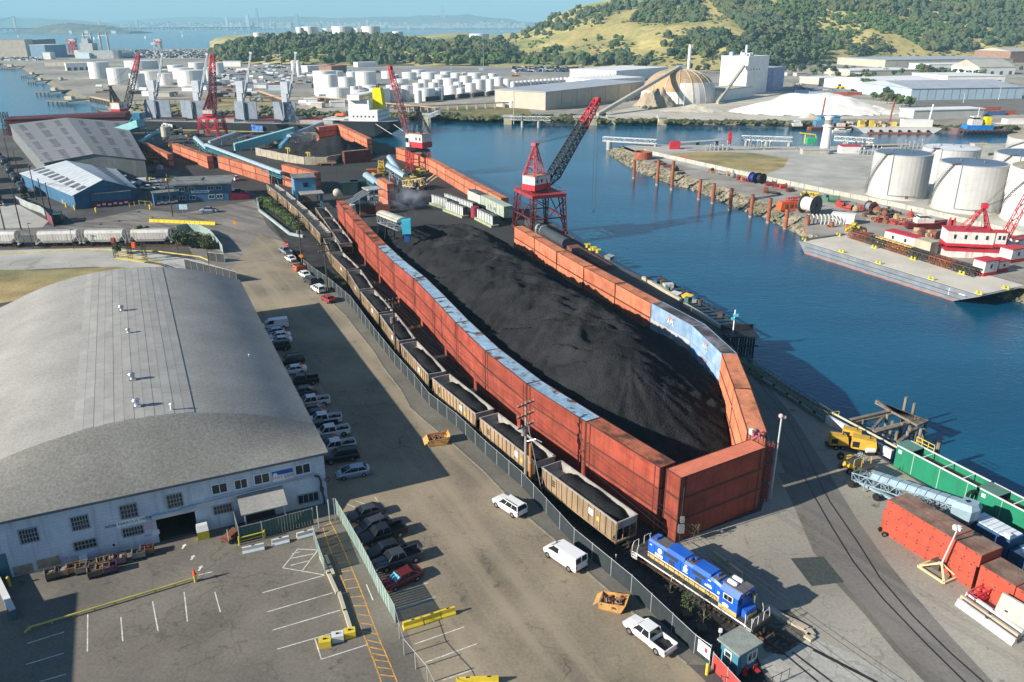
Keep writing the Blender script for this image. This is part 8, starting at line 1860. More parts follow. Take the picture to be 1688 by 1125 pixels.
for k in range(n):p=a.lerp(b,k/n);d.box(p.x,p.y,-3,9,9,p.z)
d.build('deck',brm,t)
for x,yt in((22,27),(163,34),(225,33),(277,35),(322,37)):
 k=(x+40)/470;p=a.lerp(b,k);p2=RY(x,yt,p.y);MB().box(p2.x,p2.y,-3,11,14,p2.z+3).box(p2.x-9,p2.y,-3,5,12,p2.z).build('bridge_tower',brm,t)
cbm=MB();TX=[(22,27),(225,33),(277,35),(322,37)]
for(x0,y0),(x1,y1)in zip([(-60,47)]+TX,TX+[(360,46)]):
 P_=[]
 for k in range(9):u=k/8;x=x0+(x1-x0)*u;yy=y0+(y1-y0)*u+(9 if y0<46 and y1<46 else 3)*4*u*(1-u);Yk=a.lerp(b,(x+40)/470).y;P_.append(RY(x,min(yy,46.4),Yk))
 if x0 not in(22,):cbm.path(P_,2.0,4)
cbm.build('cable',brm,t)
q=RY(729,8,14200);t=Th('tv_tower','faint three-pronged television mast on the far hills','mast',(q.x,q.y,0));b=MB();[b.bar((dx,dy,150),(dx*.6,dy*.6,q.z),14)for dx,dy in((-28,0),(28,0),(0,40))];b.box(0,0,q.z*.75,60,50,12);b.l('mast',brm,t)
for i in range(14):
 x,y=rc.uniform(0,420),rc.uniform(54,78);q=G(x,y,WZ);t=Th('sailboat','tiny white sailing boat out on the bay','sailboat',q,rc.uniform(0,3),'sailing boats on the bay');MB().loft([[(xx,-w_,1.2),(xx,0,-.2),(xx,w_,1.2)]for xx,w_ in((-5,1),(0,1.6),(5,.1))]).l('hull',cr_wht,t);MB().add([(0,0,1.5),(4.5,.1,1.5),(0,0,13),(0,.12,1.5),(-5,-.1,1.8),(0,.1,14)],[(0,1,2),(3,4,5)]).l('sail',tk_b2,t)
# air: one closed box of pale haze round the camera and the whole scene
hm=bpy.data.materials.new('haze');hm.use_nodes=True;N=hm.node_tree;N.nodes.clear();ou=N.nodes.new('ShaderNodeOutputMaterial');pv=N.nodes.new('ShaderNodeVolumePrincipled');pv.inputs['Color'].default_value=(.44,.82,1.0,1);pv.inputs['Density'].default_value=HAZE_D;pv.inputs['Anisotropy'].default_value=.0;N.links.new(pv.outputs[0],ou.inputs['Volume'])
hb=MB().box(0,12500,-5.5,52000,27000,640).build('haze',hm);stuff(hb)
# ---------------------------------------------------------------- fences
chain=M('fence_screen_grey',(.028,.036,.04),.8,0,.15,.5,.12,8,streak=((.05,.058,.06),.4));gal2=M('fence_post_galvanised',(.42,.44,.45),.5,.4);slat_g=M('fence_slat_green',(.24,.33,.29),.7,0,.12,.8);slat_d=M('fence_slat_dark_green',(.035,.1,.09),.7,0,.2,.8)
def fence(label,P,h,pm_,post=gal2,step=3.0,slats=0,rail=True,name='fence',pr=.05,gap=0.0):
 P=[V2(p)for p in P];t=Th(name,label,'fence',P[0])
 pts=[]
 for a,b in zip(P,P[1:]):
  n=max(1,round((b-a).length/step));pts+=[a.lerp(b,k/n)for k in range(n)]
 pts.append(P[-1]);rr=random.Random(len(pts))
 for a,b in zip(pts,pts[1:]):
  d=(b-a).normalized();nn=Vc((-d.y,d.x,0))
  if pm_ is not None:
   m=MB();L_=(b-a).length
   if slats:
    for k in range(slats):p=a+d*(L_*(k+.08)/slats);q=a+d*(L_*(k+.92)/slats);w_=nn*(.03 if k%2 else-.0);m.hexa([p+w_+nn*.02,p+w_-nn*.02,q+w_-nn*.02,q+w_+nn*.02]and[p+w_-nn*.02+U(.06),q+w_-nn*.02+U(.06),q+w_+nn*.02+U(.06),p+w_+nn*.02+U(.06),p+w_-nn*.02+U(h-.05),q+w_-nn*.02+U(h-.05),q+w_+nn*.02+U(h-.05),p+w_+nn*.02+U(h-.05)])
   else:
    K=6;vs=[]
    for k in range(K+1):
     p=a.lerp(b,k/K)+nn*rr.uniform(-.05,.05)*(0<k<K);vs+=[p+U(.08),p+nn*rr.uniform(-.04,.04)*(0<k<K)+U(h*.5),p+Vc((0,0,h-.04+rr.uniform(-.04,.02)))]
    m.add(vs,[(3*k+j,3*k+3+j,3*k+4+j,3*k+1+j)for k in range(K)for j in range(2)])
   m.build('slat_panel'if slats else'screen_panel',pm_,t)
  MB().tube(a,a+U(h+.12),pr,n=7).build('post',post,t)
 MB().tube(pts[-1],pts[-1]+U(h+.12),pr,n=7).build('post',post,t)
 if rail:
  m=MB();[m.tube(a+U(h),b+U(h),.028,n=5)for a,b in zip(pts,pts[1:])];m.build('top_rail',post,t)
 return t
fence('long grey screened fence between the street pavement and the coal train',FEN,2.3,chain,step=3.2)
SF=[G(x,y,2.2)for x,y in((553,823),(573,857),(592,890),(607,918),(622,949),(641,982),(650,998))]
fence('pale green slatted chain-link fence with dark cars parked behind it',SF,2.2,slat_g,step=2.4,slats=9)
fence('open chain-link gate leaf without slats continuing the green fence',[SF[-1],V2(G(665,1053,2.0)),V2(G(704,1099,2.0)),V2(G(728,1150,2.0))],2.0,None,step=2.6,name='gate_leaf',pr=.06)
fence('dark green slatted fence enclosing the shed entrance',[V2(G(386,860,0)),V2(G(396,896)),V2(G(434,887)),V2(G(475,875)),V2(G(517,864))],2.2,slat_d,step=2.9,slats=9)
fence('short pale chain-link fence at the head of the orange walkway',[V2(G(518,890)),V2(G(527,920)),V2(G(536,945))],1.8,slat_g,step=2.4,slats=8)
for i,(x,y)in enumerate(((526,871),(544,860),(553,858))):q=G(x,y);t=Th('gate_post',f'bare galvanised gate post near the shed corner, {nth(i)} towards the dark cars','post',q);MB().tube((0,0,0),(0,0,3.0),.07,n=7).l('post',gal2,t);MB().tube((0,0,3.0),(0,0,3.08),.09,n=7).l('cap',gal2,t)
fence('dark screened gate section beside the truck court',[G(306,444),G(391,466)],2.6,M('screen_black',(.04,.043,.046),.8),step=2.6)
fence('curved pale chain-link fence around the shrub bed at the junction',PX([(292,385),(310,381),(330,383),(348,392),(358,404),(368,418)]),2.2,slat_g,step=2.6)
fence('low black screen gate at the corner of the shrub bed',[G(344,430),G(371,433)],2.2,M('screen_black',(.04,.043,.046)),step=2.4)
fence('faded grey screen fence beside the tank cars siding',PX([(28,335),(48,345),(68,352),(84,365)]),2.4,M('screen_faded',(.3,.32,.31),.8),step=3)
fence('maroon screened gate where the siding meets the road',PX([(76,360),(88,373)]),2.6,M('screen_maroon',(.2,.02,.05)),step=2.6)
fence('dull red screen fence with white notices at the blue guard booth',[G(x,y,1.7)for x,y in((1176,1079),(1200,1105),(1232,1140))],1.9,M('screen_red',(.4,.06,.05),.7,var=.15),step=2.4)
t=Th('notice_boards','pair of white notice sheets on the fence end by the guard booth','notices',G(1160,1080));a,b=G(1152,1052,2.4),G(1172,1068,2.4);a.z=b.z=0
MB().bar(a+U(1.6),b+U(1.6),.06,1.4).build('board',whitef,t);MB().bar(a.lerp(b,.55)+Vc((0,-.05,1.7)),a.lerp(b,.75)+Vc((0,-.05,1.7)),.06,.5).build('red_print',rdl,t)
jb=M('jersey_white',(.6,.6,.57),.85,var=.15);jyl=M('jersey_yellow',(.68,.5,.04),.7,var=.12,streak=((.3,.25,.1),.3));jt=M('jersey_tan',(.45,.38,.28),.85,var=.2)
def jersey(label,a,b,mat,h=.85,w=.6,group=None,seg=1,name='concrete_barrier'):
 a,b=V2(a),V2(b);L_=(b-a).length;t=Th(name,label,'barrier',(a+b)/2,ang(a,b),group)
 pr=[(-w/2,0),(w/2,0),(w/2,.18),(w*.22,.42),(w*.18,h),(-w*.18,h),(-w*.22,.42),(-w/2,.18)]
 MB().loft([[(x,y,z)for y,z in pr]for x in(-L_/2,L_/2)]).l('barrier',mat,t)
 MB().box(0,0,h,.3,.12,.05).l('lifting_slot',blk,t);return t
for i,(x0,y0,x1,y1)in enumerate(((400,913,436,905),(449,900,477,893),(490,889,519,881))):jersey(f'white concrete barrier block in front of the shed entrance fence, {nth(i)} from the yellow rail',G(x0,y0),G(x1,y1),jb,.8,.7,'white barrier blocks')
P=[G(664,1038),G(698,1028),G(726,1018),(G(751,1011))]
for i in range(3):a,b=P[i],P[i+1];d=(b-a).normalized()*.05;jersey(f'bright yellow concrete barrier in the bay row, {nth(i)} of three from the gate leaf',a+d,b-d,jyl,.85,.65,'three yellow barriers')
P=[G(752,1130),G(790,1128),G(822,1127)]
for i in range(2):jersey(f'yellow concrete barrier cut by the lower photo edge, {nth(i)} of two',P[i],P[i+1],jyl,.85,.65,'yellow barriers at the photo edge')
for(x,y,s,mm,l)in((536,1064,1.15,jyl,'yellow painted concrete block nearest the white bay corner'),(557,1055,1.15,jb,'grey and white concrete block between two yellow blocks'),(577,1049,1.1,jyl,'yellow painted concrete block beside the orange walkway')):
 t=Th('concrete_block',l,'block',G(x,y),.25);MB().box(0,0,0,s,s*.75,.75).l('block',mm,t);MB().box(0,0,.75,.3,.12,.12).l('lifting_eye',blk,t)
bm_=M('timber_beam_pale',(.45,.41,.3),.85,var=.15)
for(x0,y0,x1,y1,l)in((529,918,556,978,'long pale concrete beam, nearer of two lying side by side along the bays'),(537,918,550,949,'shorter pale concrete beam lying behind the long one'),(559,978,579,1040,'long pale concrete beam closest to the yellow block by the walkway')):
 a,b=G(x0,y0,.2),G(x1,y1,.2);t=Th('wheel_stop_beam',l,'beam',(a.x,a.y,0));MB().bar(a,b,.35,.4).build('beam',bm_,t);MB().bar(a.lerp(b,.48)+U(.2),a.lerp(b,.52)+U(.2),.36,.03).build('joint',blk,t)
# yellow guard rails
a,b=G(*c5(158,830),.35),G(*c5(1040,566),.35);t=Th('guard_rail','long low yellow pipe rail across the car park','guard rail',(a.x,a.y,0));yr=M('rail_yellow',(.45,.38,.1),.6,var=.2);MB().tube(a,b,.11,n=8).tube(a,(a.x-.1,a.y-.7,.3),.11,n=8).build('pipe',yr,t);m=MB();[m.tube(a.lerp(b,k/8),Vc((*a.lerp(b,k/8).xy,0)),.08,n=6)for k in range(9)];m.build('foot',yr,t)
q=G(*c5(1052,585));t=Th('bollard','short thick yellow bollard at the end of the long yellow rail','bollard',q);MB().tube((0,0,0),(0,0,.9),.17,n=10).l('post',yr,t);MB().tube((0,0,.9),(0,0,.96),.17,.1,n=10).l('cap',yr,t)
cone_o=M('cone_orange',(.75,.1,.02),.5);t=Th('traffic_cone','orange traffic cone set on the yellow bollard','traffic cone',(q.x,q.y,.96));MB().lathe([(.19,.03),(.03,.75)],12).l('cone',cone_o,t);MB().box(0,0,0,.42,.42,.04).l('base',cone_o,t)
t=Th('guard_rail','short yellow double rail protecting the green entrance fence','guard rail',G(397,900));a,b=G(395,899),G(437,888)
m=MB();[m.tube(a.lerp(b,k),a.lerp(b,k)+U(1.15),.1,n=8)for k in(0,1)];m.build('post',M('rail_bright_yellow',(.65,.5,.05),.6),t);MB().tube(a+U(.95),b+U(.95),.08,n=7).tube(a+U(.5),b+U(.5),.06,n=7).build('rail',M('rail_bright_yellow',(.65,.5,.05)),t)
for x,y,l in(((1165,1112,'yellow bollard at the red screen by the guard booth')),(16.5,967,'yellow bollard at the blue side door of the shed')):q=G(x,y);t=Th('bollard',l,'bollard',q);MB().tube((0,0,0),(0,0,1.2),.16,n=10).l('post',M('rail_bright_yellow',(.65,.5,.05)),t);MB().tube((0,0,1.2),(0,0,1.27),.16,.08,n=10).l('cap',M('rail_bright_yellow',(.65,.5,.05)),t)
# scrap trolleys along the shed wall
bin_c=[M('bin_brown',(.13,.085,.065),.85,var=.3),M('bin_purple',(.13,.07,.11),.8,var=.3),M('bin_ochre',(.38,.2,.05),.8,var=.3),M('bin_grey',(.2,.19,.17),.8,var=.3)];bn=['brown','purple-brown','ochre','grey']
def trolley(q,rz,c,l):
 t=Th('scrap_trolley',l,'trolley',q,rz,'scrap trolleys along the shed wall');b=MB()
 for s in(-1,1):b.box(0,s*.5,.35,1.3,.05,.65);b.box(s*.65,0,.35,.05,1.0,.65)
 b.box(0,0,.32,1.3,1.0,.05);b.l('tub',bin_c[c],t);r=random.Random(q.x);g_=MB();[g_.box(r.uniform(-.4,.4),r.uniform(-.3,.3),.5+r.uniform(0,.25),r.uniform(.2,.7),r.uniform(.1,.4),r.uniform(.08,.3),r.uniform(0,3))for _ in range(7)];g_.l('scrap',rust[r.randrange(5)],t)
 for x in(-.5,.5):MB().tube((x,-.45,.16),(x,.45,.16),.16,n=8).l('wheel',tyre_m,t)
 MB().tube((-.7,-.45,.4),(-.7,-.45,1.1),.03,n=5).tube((-.7,.45,.4),(-.7,.45,1.1),.03,n=5).tube((-.7,-.45,1.1),(-.7,.45,1.1),.03,n=5).l('handle',galv,t)
for i,(x,y,c)in enumerate(((287,566,0),(342,552,0),(403,534,2),(452,535,3),(510,515,0),(565,500,2),(605,492,1),(650,485,1),(514,555,0),(560,538,2),(598,532,1),(752,455,3),(797,435,0))):
 q=G(*c5(x,y));trolley(q,ft_ang if False else math.atan2(BU.y,BU.x)+random.uniform(-.15,.15),c,f'{bn[c]} scrap trolley, {nth(i)} in the wall row '+('beside the roller door'if i>10 else('second line'if i>7 else'below the boarded openings')))
q=G(*c5(1095,345));t=Th('donation_bin','yellow bin with a pale top beside the roller door','bin',q,math.atan2(BU.y,BU.x));MB().box(0,0,0,1.3,1.1,1.1).l('bin',jyl,t);MB().hexa([(-.65,-.55,1.1),(.65,-.55,1.1),(.65,.55,1.1),(-.65,.55,1.1),(-.6,-.1,1.7),(.6,-.1,1.7),(.6,.5,1.7),(-.6,.5,1.7)]).l('lid',jb,t)
q=G(*c5(1245,355));t=Th('flat_trolley','low rusty flat trolley with a pole at the green fence corner','trolley',q,1.2);MB().box(0,0,.4,2.4,1.3,.2).box(.2,0,.6,1.6,1.0,.3).l('deck',rust[0],t);MB().tube((-1,-.5,.5),(-1,-.5,2.1),.05,n=6).l('pole',tk_w,t);wheels(t,(-.8,.8),1.3,.25)
t=Th('side_barricade','white-capped dark barricade at the shed side door','barricade',G(8,985));a,b=G(-10,950),G(25,1022);MB().bar(a+U(.6),b+U(.6),.5,1.2).build('panel',M('barricade_blue',(.07,.13,.18),.7),t);MB().bar(a+U(1.25),b+U(1.25),.6,.12).build('cap',jb,t)
# building outside the picture whose shadow falls over the lower left of the car park
t=Th('neighbour_building','plain pale block building beyond the edge of the car park','building',(-64.3,60.0,0),math.atan2(BU.y,BU.x));MB().box(-14,-20,0,28,40,9).l('wall',w_shade_blue,t);MB().box(-14,-20,9,28.6,40.6,.3).l('roof',shg,t)
# scrap skips on the street
sk_o=M('skip_ochre',(.5,.28,.09),.75,0,.2,1,streak=((.2,.1,.04),.5))
def skip(l,q,rz,s=1.0,mat=sk_o):
 t=Th('tipping_skip',l,'skip',q,rz);v=lambda x,y,z:(x*s,y*s,z*s)
 b=MB()
 for sg in(-1,1):b.face([v(-1.3,sg*.95,.1),v(1.0,sg*.95,.1),v(1.5,sg*.95,1.2),v(-1.3,sg*.95,.9)]);b.box(0,sg*.95*s,.9*s,2.3*s,.06,.08)
 b.hexa([v(-1.3,-.95,.05),v(1,-.95,.05),v(1,.95,.05),v(-1.3,.95,.05),v(-1.3,-.95,.15),v(1,-.95,.15),v(1,.95,.15),v(-1.3,.95,.15)]);b.face([v(1,-.95,.1),v(1,.95,.1),v(1.5,.95,1.25),v(1.5,-.95,1.25)]);b.face([v(1.04,-.95,.1),v(1.54,-.95,1.25),v(1.54,.95,1.25),v(1.04,.95,.1)]);b.face([v(-1.3,-.95,.9),v(-1.3,.95,.9),v(-1.9,.95,.35),v(-1.9,-.95,.35)]);b.l('tub',mat,t)
 r=random.Random(3);g_=MB()
 for _ in range(22):a=Vc((r.uniform(-.9,.9),r.uniform(-.7,.7),r.uniform(.3,.9)))*s;g_.bar(a,a+Vc((r.uniform(-.8,.8),r.uniform(-.6,.6),r.uniform(-.1,.4)))*s,.07+r.random()*.12)
 g_.l('scrap',[rust[0]],t);g2=MB();[g2.box(r.uniform(-.7,.7),r.uniform(-.5,.5),.5,.4,.3,.35,r.uniform(0,3))for _ in range(5)];g2.l('scrap_box',rust[4],t);return t
skip('ochre tipping skip full of scrap between the white van and the white pickup',G(1010,1000),R_(-20),1.0)
skip('ochre tipping skip with a dark engine block at the edge of the shed shadow',G(722,730),R_(15),1.1)
skip('orange-red scrap trailer parked in the far kerbside row',G(495,446),R_(-60),1.4,M('skip_red',(.4,.12,.06),.8))
# ---------------------------------------------------------------- utility poles and wires
pw2=M('utility_pole_wood',(.075,.055,.045),.9,0,.25,1.0);pw3=M('utility_pole_weathered',(.3,.27,.23),.9,0,.25,1.0);pw4=M('pole_stub_orange',(.35,.15,.05),.9)
TOPS=[]
def upole(label,q,h,rz,arms=2,mat=pw2,xf=True,lamp=False):
 t=Th('utility_pole',label,'utility pole',q,rz);MB().tube((0,0,0),(0,0,h),.2,.13,n=9).l('pole',mat,t);ins=MB();tops=[]
 for k in range(arms):
  z=h-.5-k*1.5;MB().box(0,0,z,.14,2.8,.16).l('crossarm',pw2,t)
  for y in(-1.3,-.7,.7,1.3):ins.tube((0,y,z+.16),(0,y,z+.42),.06,n=6);tops.append(Vc(q)+Vc((-math.sin(rz)*y,math.cos(rz)*y,z+.42)))
 ins.l('insulator',M('insulator_grey',(.4,.38,.36),.4),t)
 if xf:MB().tube((0,.42,h-4.6),(0,.42,h-3.6),.28,n=10).tube((0,-.42,h-4.4),(0,-.42,h-3.6),.24,n=10).l('transformer',galv,t)
 if lamp:MB().path([U(h*.55),Vc((-1.2,-.6,h*.6)),Vc((-2.0,-.9,h*.58))],.05,5).l('lamp_arm',galv,t)
 TOPS.append(tops);return t
sd2=ang(FEN[8],FEN[3])
upole('weathered utility pole with crossarms and orange stub rising before the coal wagons',G(866,806),12.6,sd2+.3,3,pw3,True,True)
q=G(868,808);t=Th('pole_stub','orange-brown timber stub strapped to the weathered utility pole','pole stub',(q.x+.45,q.y,0));MB().tube((0,0,0),(0,0,6.8),.19,n=9).l('pole',pw4,t);MB().tube((0,0,4.0),(0,0,4.3),.21,n=9).l('strap',pale_ring,t)
MB_g=MB().tube(q+U(10),G(896,826),.035,n=5);tag(MB_g.build('guy_wire',gal2),'pale guy wire running down from the weathered utility pole','guy wire')
upole('dark utility pole between the fence and the fifth coal wagon',G(653,592),11.6,sd2+.1,2,pw2,True)
upole('dark utility pole by the screened fence above the white estate car',G(541,484),11.6,sd2,2,pw2,False)
upole('dark utility pole rising behind the orange diamond sign',G(498,432),11.8,sd2,2,pw2,True)
for i,(x,y,h,l)in enumerate(((285,357,13.2,'dark utility pole with wires in front of the blue office building'),(90,374,13,'dark utility pole at the maroon gate of the siding'),(77,362,12.6,'dark utility pole just behind the one at the maroon gate'),(35,379,12.6,'dark utility pole on the paved yard by the road'),(9,384,12,'dark utility pole on the paved yard nearest the photo edge'),(60,330,12,'dark utility pole halfway along the grey warehouse wall'),(17,273,12,'dark utility pole far along the tank car siding'),(33,300,12,'dark utility pole in the middle of the tank car siding'))):upole(l,G(x,y),h,R_(25),1,pw2,False)
wm_=MB()
def wire(p,q,sag=.6):
 pts=[p.lerp(q,k/8)-Vc((0,0,sag*4*(k/8)*(1-k/8)))for k in range(9)];wm_.path(pts,.02,3)
for A,Bt in((0,1),(1,2),(2,3)):
 for k in range(min(len(TOPS[A]),len(TOPS[Bt]),8)):wire(TOPS[A][k],TOPS[Bt][k],1.0)
for k in range(4):wire(TOPS[0][k],TOPS[0][k]+(TOPS[0][k]-TOPS[1][k])*1.1+U(0),1.0);wire(TOPS[4][k],TOPS[3][k],2.2);wire(TOPS[4][k],TOPS[5][k],2.5);wire(TOPS[5][k],TOPS[7][k],.8)
o=wm_.build('overhead_wire',M('wire_black',(.02,.02,.02),.6));tag(o,'thin black overhead wires strung between the utility poles','overhead wires')
for i,(x,y,h)in enumerate(((122,411,5.4),(55,410,6.9),(345,440,6.0),(393,250,8.5),(210,246,8.0),(166,206,12.0),(556,300,6),(475,242,5))):
 q=G(x,y);t=Th('lamp_post',('thin lamp post by the white hopper wagons','lamp post at the shaded end of the white hopper wagons','lamp post behind the dark screened gate section','lamp mast between the teal conveyor and the red quay crane','lamp mast at the corner of the big grey warehouse','dark mast at the bow of the ship','lamp mast beside the control house wall','thin mast by the stacker on the far pad')[i],'lamp post',q);MB().tube((0,0,0),(0,0,h),.09,.06,n=6).l('pole',steel_d,t);MB().box(.35,0,h-.08,.9,.25,.12).l('lamp_head',steel_d,t)
q=V2(32.8,86.6);t=Th('camera_pole','white pole with a round camera head at the corner of the end wall','camera pole',q);MB().tube((0,0,0),(0,0,11.6),.11,n=8).l('pole',tk_w,t);MB().blob((-.1,0,11.8),.3,1,sub=2,rough=0).box(.2,0,11.5,.6,.25,.3).l('camera',M('camera_pinkish',(.6,.42,.4),.5),t)
t=Th('water_cannon','pink and white spray nozzle cluster on top of the container corner','spray nozzle',(30.2,86.6,8.72));b=MB();r=random.Random(2);[b.tube((r.uniform(-1,1),r.uniform(-.5,.5),.1),(r.uniform(-1,1.4),r.uniform(-.7,.7),r.uniform(.3,1.1)),.12,n=6)for _ in range(9)];b.l('pipes',M('pipe_pink',(.45,.12,.16),.6),t);MB().tube((-.9,0,.7),(-.9,0,1.3),.28,n=10).tube((-.6,.5,.3),(-.6,.5,.9),.25,n=10).l('nozzle',tk_b2,t)
for k in range(3):t=Th('lashing_cage',f'dark red lashing frame on the waterside corner of the end wall, tier {("bottom", "middle", "top")[k]}','lashing cage',(31.75,86.0,.3+k*2.9));MB().lattice((0,0,0),(0,0,2.4),.6,.6,3,.05).l('frame',c_dk,t)
# signs
for(x,y,h,kind,l)in((498,441,3.2,'diamond','orange diamond warning sign beside the screened fence'),(473,416,2.4,'stop','red stop sign at the head of the kerbside row'),(388,378,2.2,'diamond','orange diamond sign on a yellow post in the junction'),(302,356,3.0,'board','pale blue direction board in front of the office building')):
 q=G(x,y);t=Th('road_sign',l,'sign',q);MB().tube((0,0,0),(0,0,h),.05,n=6).l('post',gal2 if y!=378 else yl,t);n={'diamond':4,'stop':8,'board':4}[kind];mm={'diamond':M('sign_orange',(.7,.25,.02),.5),'stop':M('sign_red',(.55,.02,.02),.5),'board':M('sign_pale_blue',(.4,.55,.62),.6)}[kind];f=MB()
 if kind=='board':f.box(0,-.06,h-1.0,3.4,.06,1.6)
 else:pp=[(math.cos((k+(.5 if n==8 else 0))*6.2832/n)*.62,math.sin((k+(.5 if n==8 else 0))*6.2832/n)*.62)for k in range(n)];f.loft([[(a,y_,h-.3+b)for a,b in pp]for y_ in(-.09,-.06)])
 f.l('sign_face',mm,t)
 if kind=='stop':text('lettering','STOP',.4,Vc(q)+Vc((0,-.1,h-.3)),(1,0,0),(0,0,1),wht,t)
# yellow barriers along the road, gate stands
a,b=G(247,366),G(356,371)
for k in range(13):p,q=a.lerp(b,k/13),a.lerp(b,(k+.93)/13);jersey(f'yellow road barrier in front of the blue office, {nth(k)} of thirteen from the workshop side',p,q,jyl,.95,.9,'yellow road barriers')
for i,(x,y)in enumerate(((110,342),(124,346),(159,350),(248,345),(105,336))):q=G(x,y);t=Th('bollard',f'thick yellow bollard around the blue workshop corner, {nth(i)} listed','bollard',q,0,'yellow bollards of the workshop');MB().tube((0,0,0),(0,0,1.4),.35,n=9).l('post',jyl,t);MB().tube((0,0,1.4),(0,0,1.5),.3,.1,n=9).l('cap',jyl,t)
t=Th('yellow_stack','heap of yellow barriers against the pale side of the workshop','barrier stack',G(112,326),R_(110));[MB().box(k*1.4-3,(k%2)*.6,0,1.2,.9,1.0+(k%2)*.4).l('barrier',jyl,t)for k in range(5)]
fence('yellow tubular gate between the workshop office and the guard hut',PX([(214,342),(230,338),(250,340)]),1.4,None,M('rail_bright_yellow',(.65,.5,.05)),2.5,name='tube_gate',pr=.08)
t=Th('access_gantry','yellow stair gantry with orange loading arms beside the white hopper wagons','gantry',G(225,432));b=MB();p0,p1=G(190,418),G(240,430)
for x,y in((192,425),(216,430),(240,432)):
 q=G(x,y);[b.lattice(q,q+U(5.2),.8,.8,4,.05)]
b.build('tower',steel_d,t);b=MB();A,Bq,Cq=G(192,425,5.2),G(240,432,5.2),G(266,436,.1);A.z=5.2;Bq.z=5.2;b.bar(A,Bq,1.0,.12);sv=(Cq-Bq).normalized();sn=Vc((-sv.y,sv.x,0)).normalized()*.5
for s in(-1,1):
 b.bar(Bq+sn*s,Cq+sn*s,.1,.25);b.bar(Bq+sn*s+U(1),Cq+sn*s+U(1),.07);b.bar(A+Vc((0,s*.5,1)),Bq+Vc((0,s*.5,1)),.07)
 for k in range(7):u=k/6;p=Bq.lerp(Cq,u)+sn*s;b.bar(p,p+U(1),.05);p=A.lerp(Bq,u)+Vc((0,s*.5,0));b.bar(p,p+U(1),.05)
for k in range(14):p=Bq.lerp(Cq,(k+.5)/14);b.bar(p-sn,p+sn,.25,.04)
b.build('stair',M('gantry_yellow',(.6,.48,.1),.6),t);[MB().box(*G(x,y).xy,3.4,.8,.8,1.4).build('loading_arm',cone_o,t)for x,y in((191,422),(225,430))]
t=Th('yellow_curb','long yellow kerb along the shaded truck court','kerb',G(0,430));P=PX([(-80,423),(0,420),(150,412),(260,415),(330,424),(344,430)]);[MB().bar(p+U(.1),q+U(.1),.3,.2).build('kerb_section',M('yellow_kerb',(.6,.5,.12)),t)for p,q in zip(P,P[1:])]
t=Th('concrete_curb','pale concrete kerb wall around the green hedge by the empty wagons','kerb wall',G(427,346));P=PX([(424,330),(427,348),(445,362),(478,388),(500,392)]);[MB().bar(p+U(.4),q+U(.4),.5,.8).build('kerb_section',M('kerb_teal_grey',(.3,.36,.34),.85),t)for p,q in zip(P,P[1:])]
# ---------------------------------------------------------------- plants near by
def bush(label,q,r,h,n,mat,leaf=.14,group=None,stems=True,cat='shrub'):
 rnd_=random.Random(q[0]*7+q[1]);t=Th(cat,label,cat,(q[0],q[1],0),0,group);f=MB()
 for k in range(4):a=rnd_.uniform(0,6.28);leafcloud(f,(math.cos(a)*r*.35,math.sin(a)*r*.35,h*rnd_.uniform(.35,.75)),r*.65,n//4,rnd_,leaf,(1,1,h/(2*r)))
 f.blob((0,0,h*.45),r*.7,3,sub=2,sq=(1,1,h/(2.2*r)),rough=.2);f.l('leaves',mat,t)
 s=MB();[s.tube((0,0,0),(rnd_.uniform(-.4,.4)*r,rnd_.uniform(-.4,.4)*r,h*.6),.04,n=5)for _ in range(3)];s.l('stem',bark,t);return t
for k in range(16):
 u=k/15;x0,y0=436+u*58,337+u*44;q=G(x0+random.uniform(-3,3),y0+random.uniform(-3,3));bush(f'bright green shrub in the hedge by the empty wagons, {nth(k)} from the control house',q,2.0,3.0,420,leafs[2],.2,'hedge shrubs by the empty wagons')
for k,(x,y)in enumerate(((285,393),(293,398),(302,392),(312,400),(322,396),(333,404),(342,402),(350,410),(300,404),(328,408),(340,411),(318,408))):bush(f'dull green shrub in the fenced bed at the junction, {nth(k)} from the white hopper wagons',G(x,y),2.0,2.8,300,leafs[1],.22,'shrubs of the fenced bed')
for k,(x,y,h)in enumerate(((235,402,5.5),(292,412,5),(195,420,3.2))):TREES[(0,3,1)[k]].put(G(x,y),k,('small dark tree in front of the white hopper wagons','thin small tree at the shrub bed beside the wagons','spindly sapling by the yellow gantry')[k],None,(h/10,)*3)
for k,(x,y,r,h,m_)in enumerate(((565,476,1.0,1.6,2),(555,464,.9,1.3,2),(528,452,.9,1.2,1),(545,470,.7,1.0,1))):bush(f'weedy green bush on the coal-dusted verge behind the fence, {nth(k)} from the loading house',G(x,y),r,h,160,leafs[m_],.14,'verge bushes')
def sapling(l,q,h,leaves,mat,box_=False):
 t=Th('sapling',l,'sapling',q);rr_=random.Random(h);s=MB();s.tube((0,0,0),(.1,0,h*.8),.05,.03,n=5)
 for k in range(9):z=h*rr_.uniform(.3,.8);a=rr_.uniform(0,6.3);s.tube((.05,0,z),(math.cos(a)*h*.2,math.sin(a)*h*.2,z+h*.2),.02,n=4)
 s.l('trunk',bark,t);f=MB();leafcloud(f,(0,0,h*.65),h*.28,leaves,rr_,.09,(1,1,1.5));f.l('leaves',mat,t)
 if box_:MB().box(0,0,0,1.0,1.0,.45).l('planter',pw2,t)
sapling('bare grey sapling beside the loco walkway with a pale stem',G(1102,990),3.0,30,leafs[0]);sapling('leafy green sapling between the fence and the loco',G(1132,1016),3.0,260,leafs[2],True);sapling('reddish bare sapling in a planter near the guard booth',G(1157,1040),3.4,40,leafs[1],True);sapling('thin sapling against the dark red end wall containers',G(1143,893),2.8,150,leafs[1])
sapling('sparse sapling at the verge behind the white van',G(1028,960),2.0,60,leafs[0]);
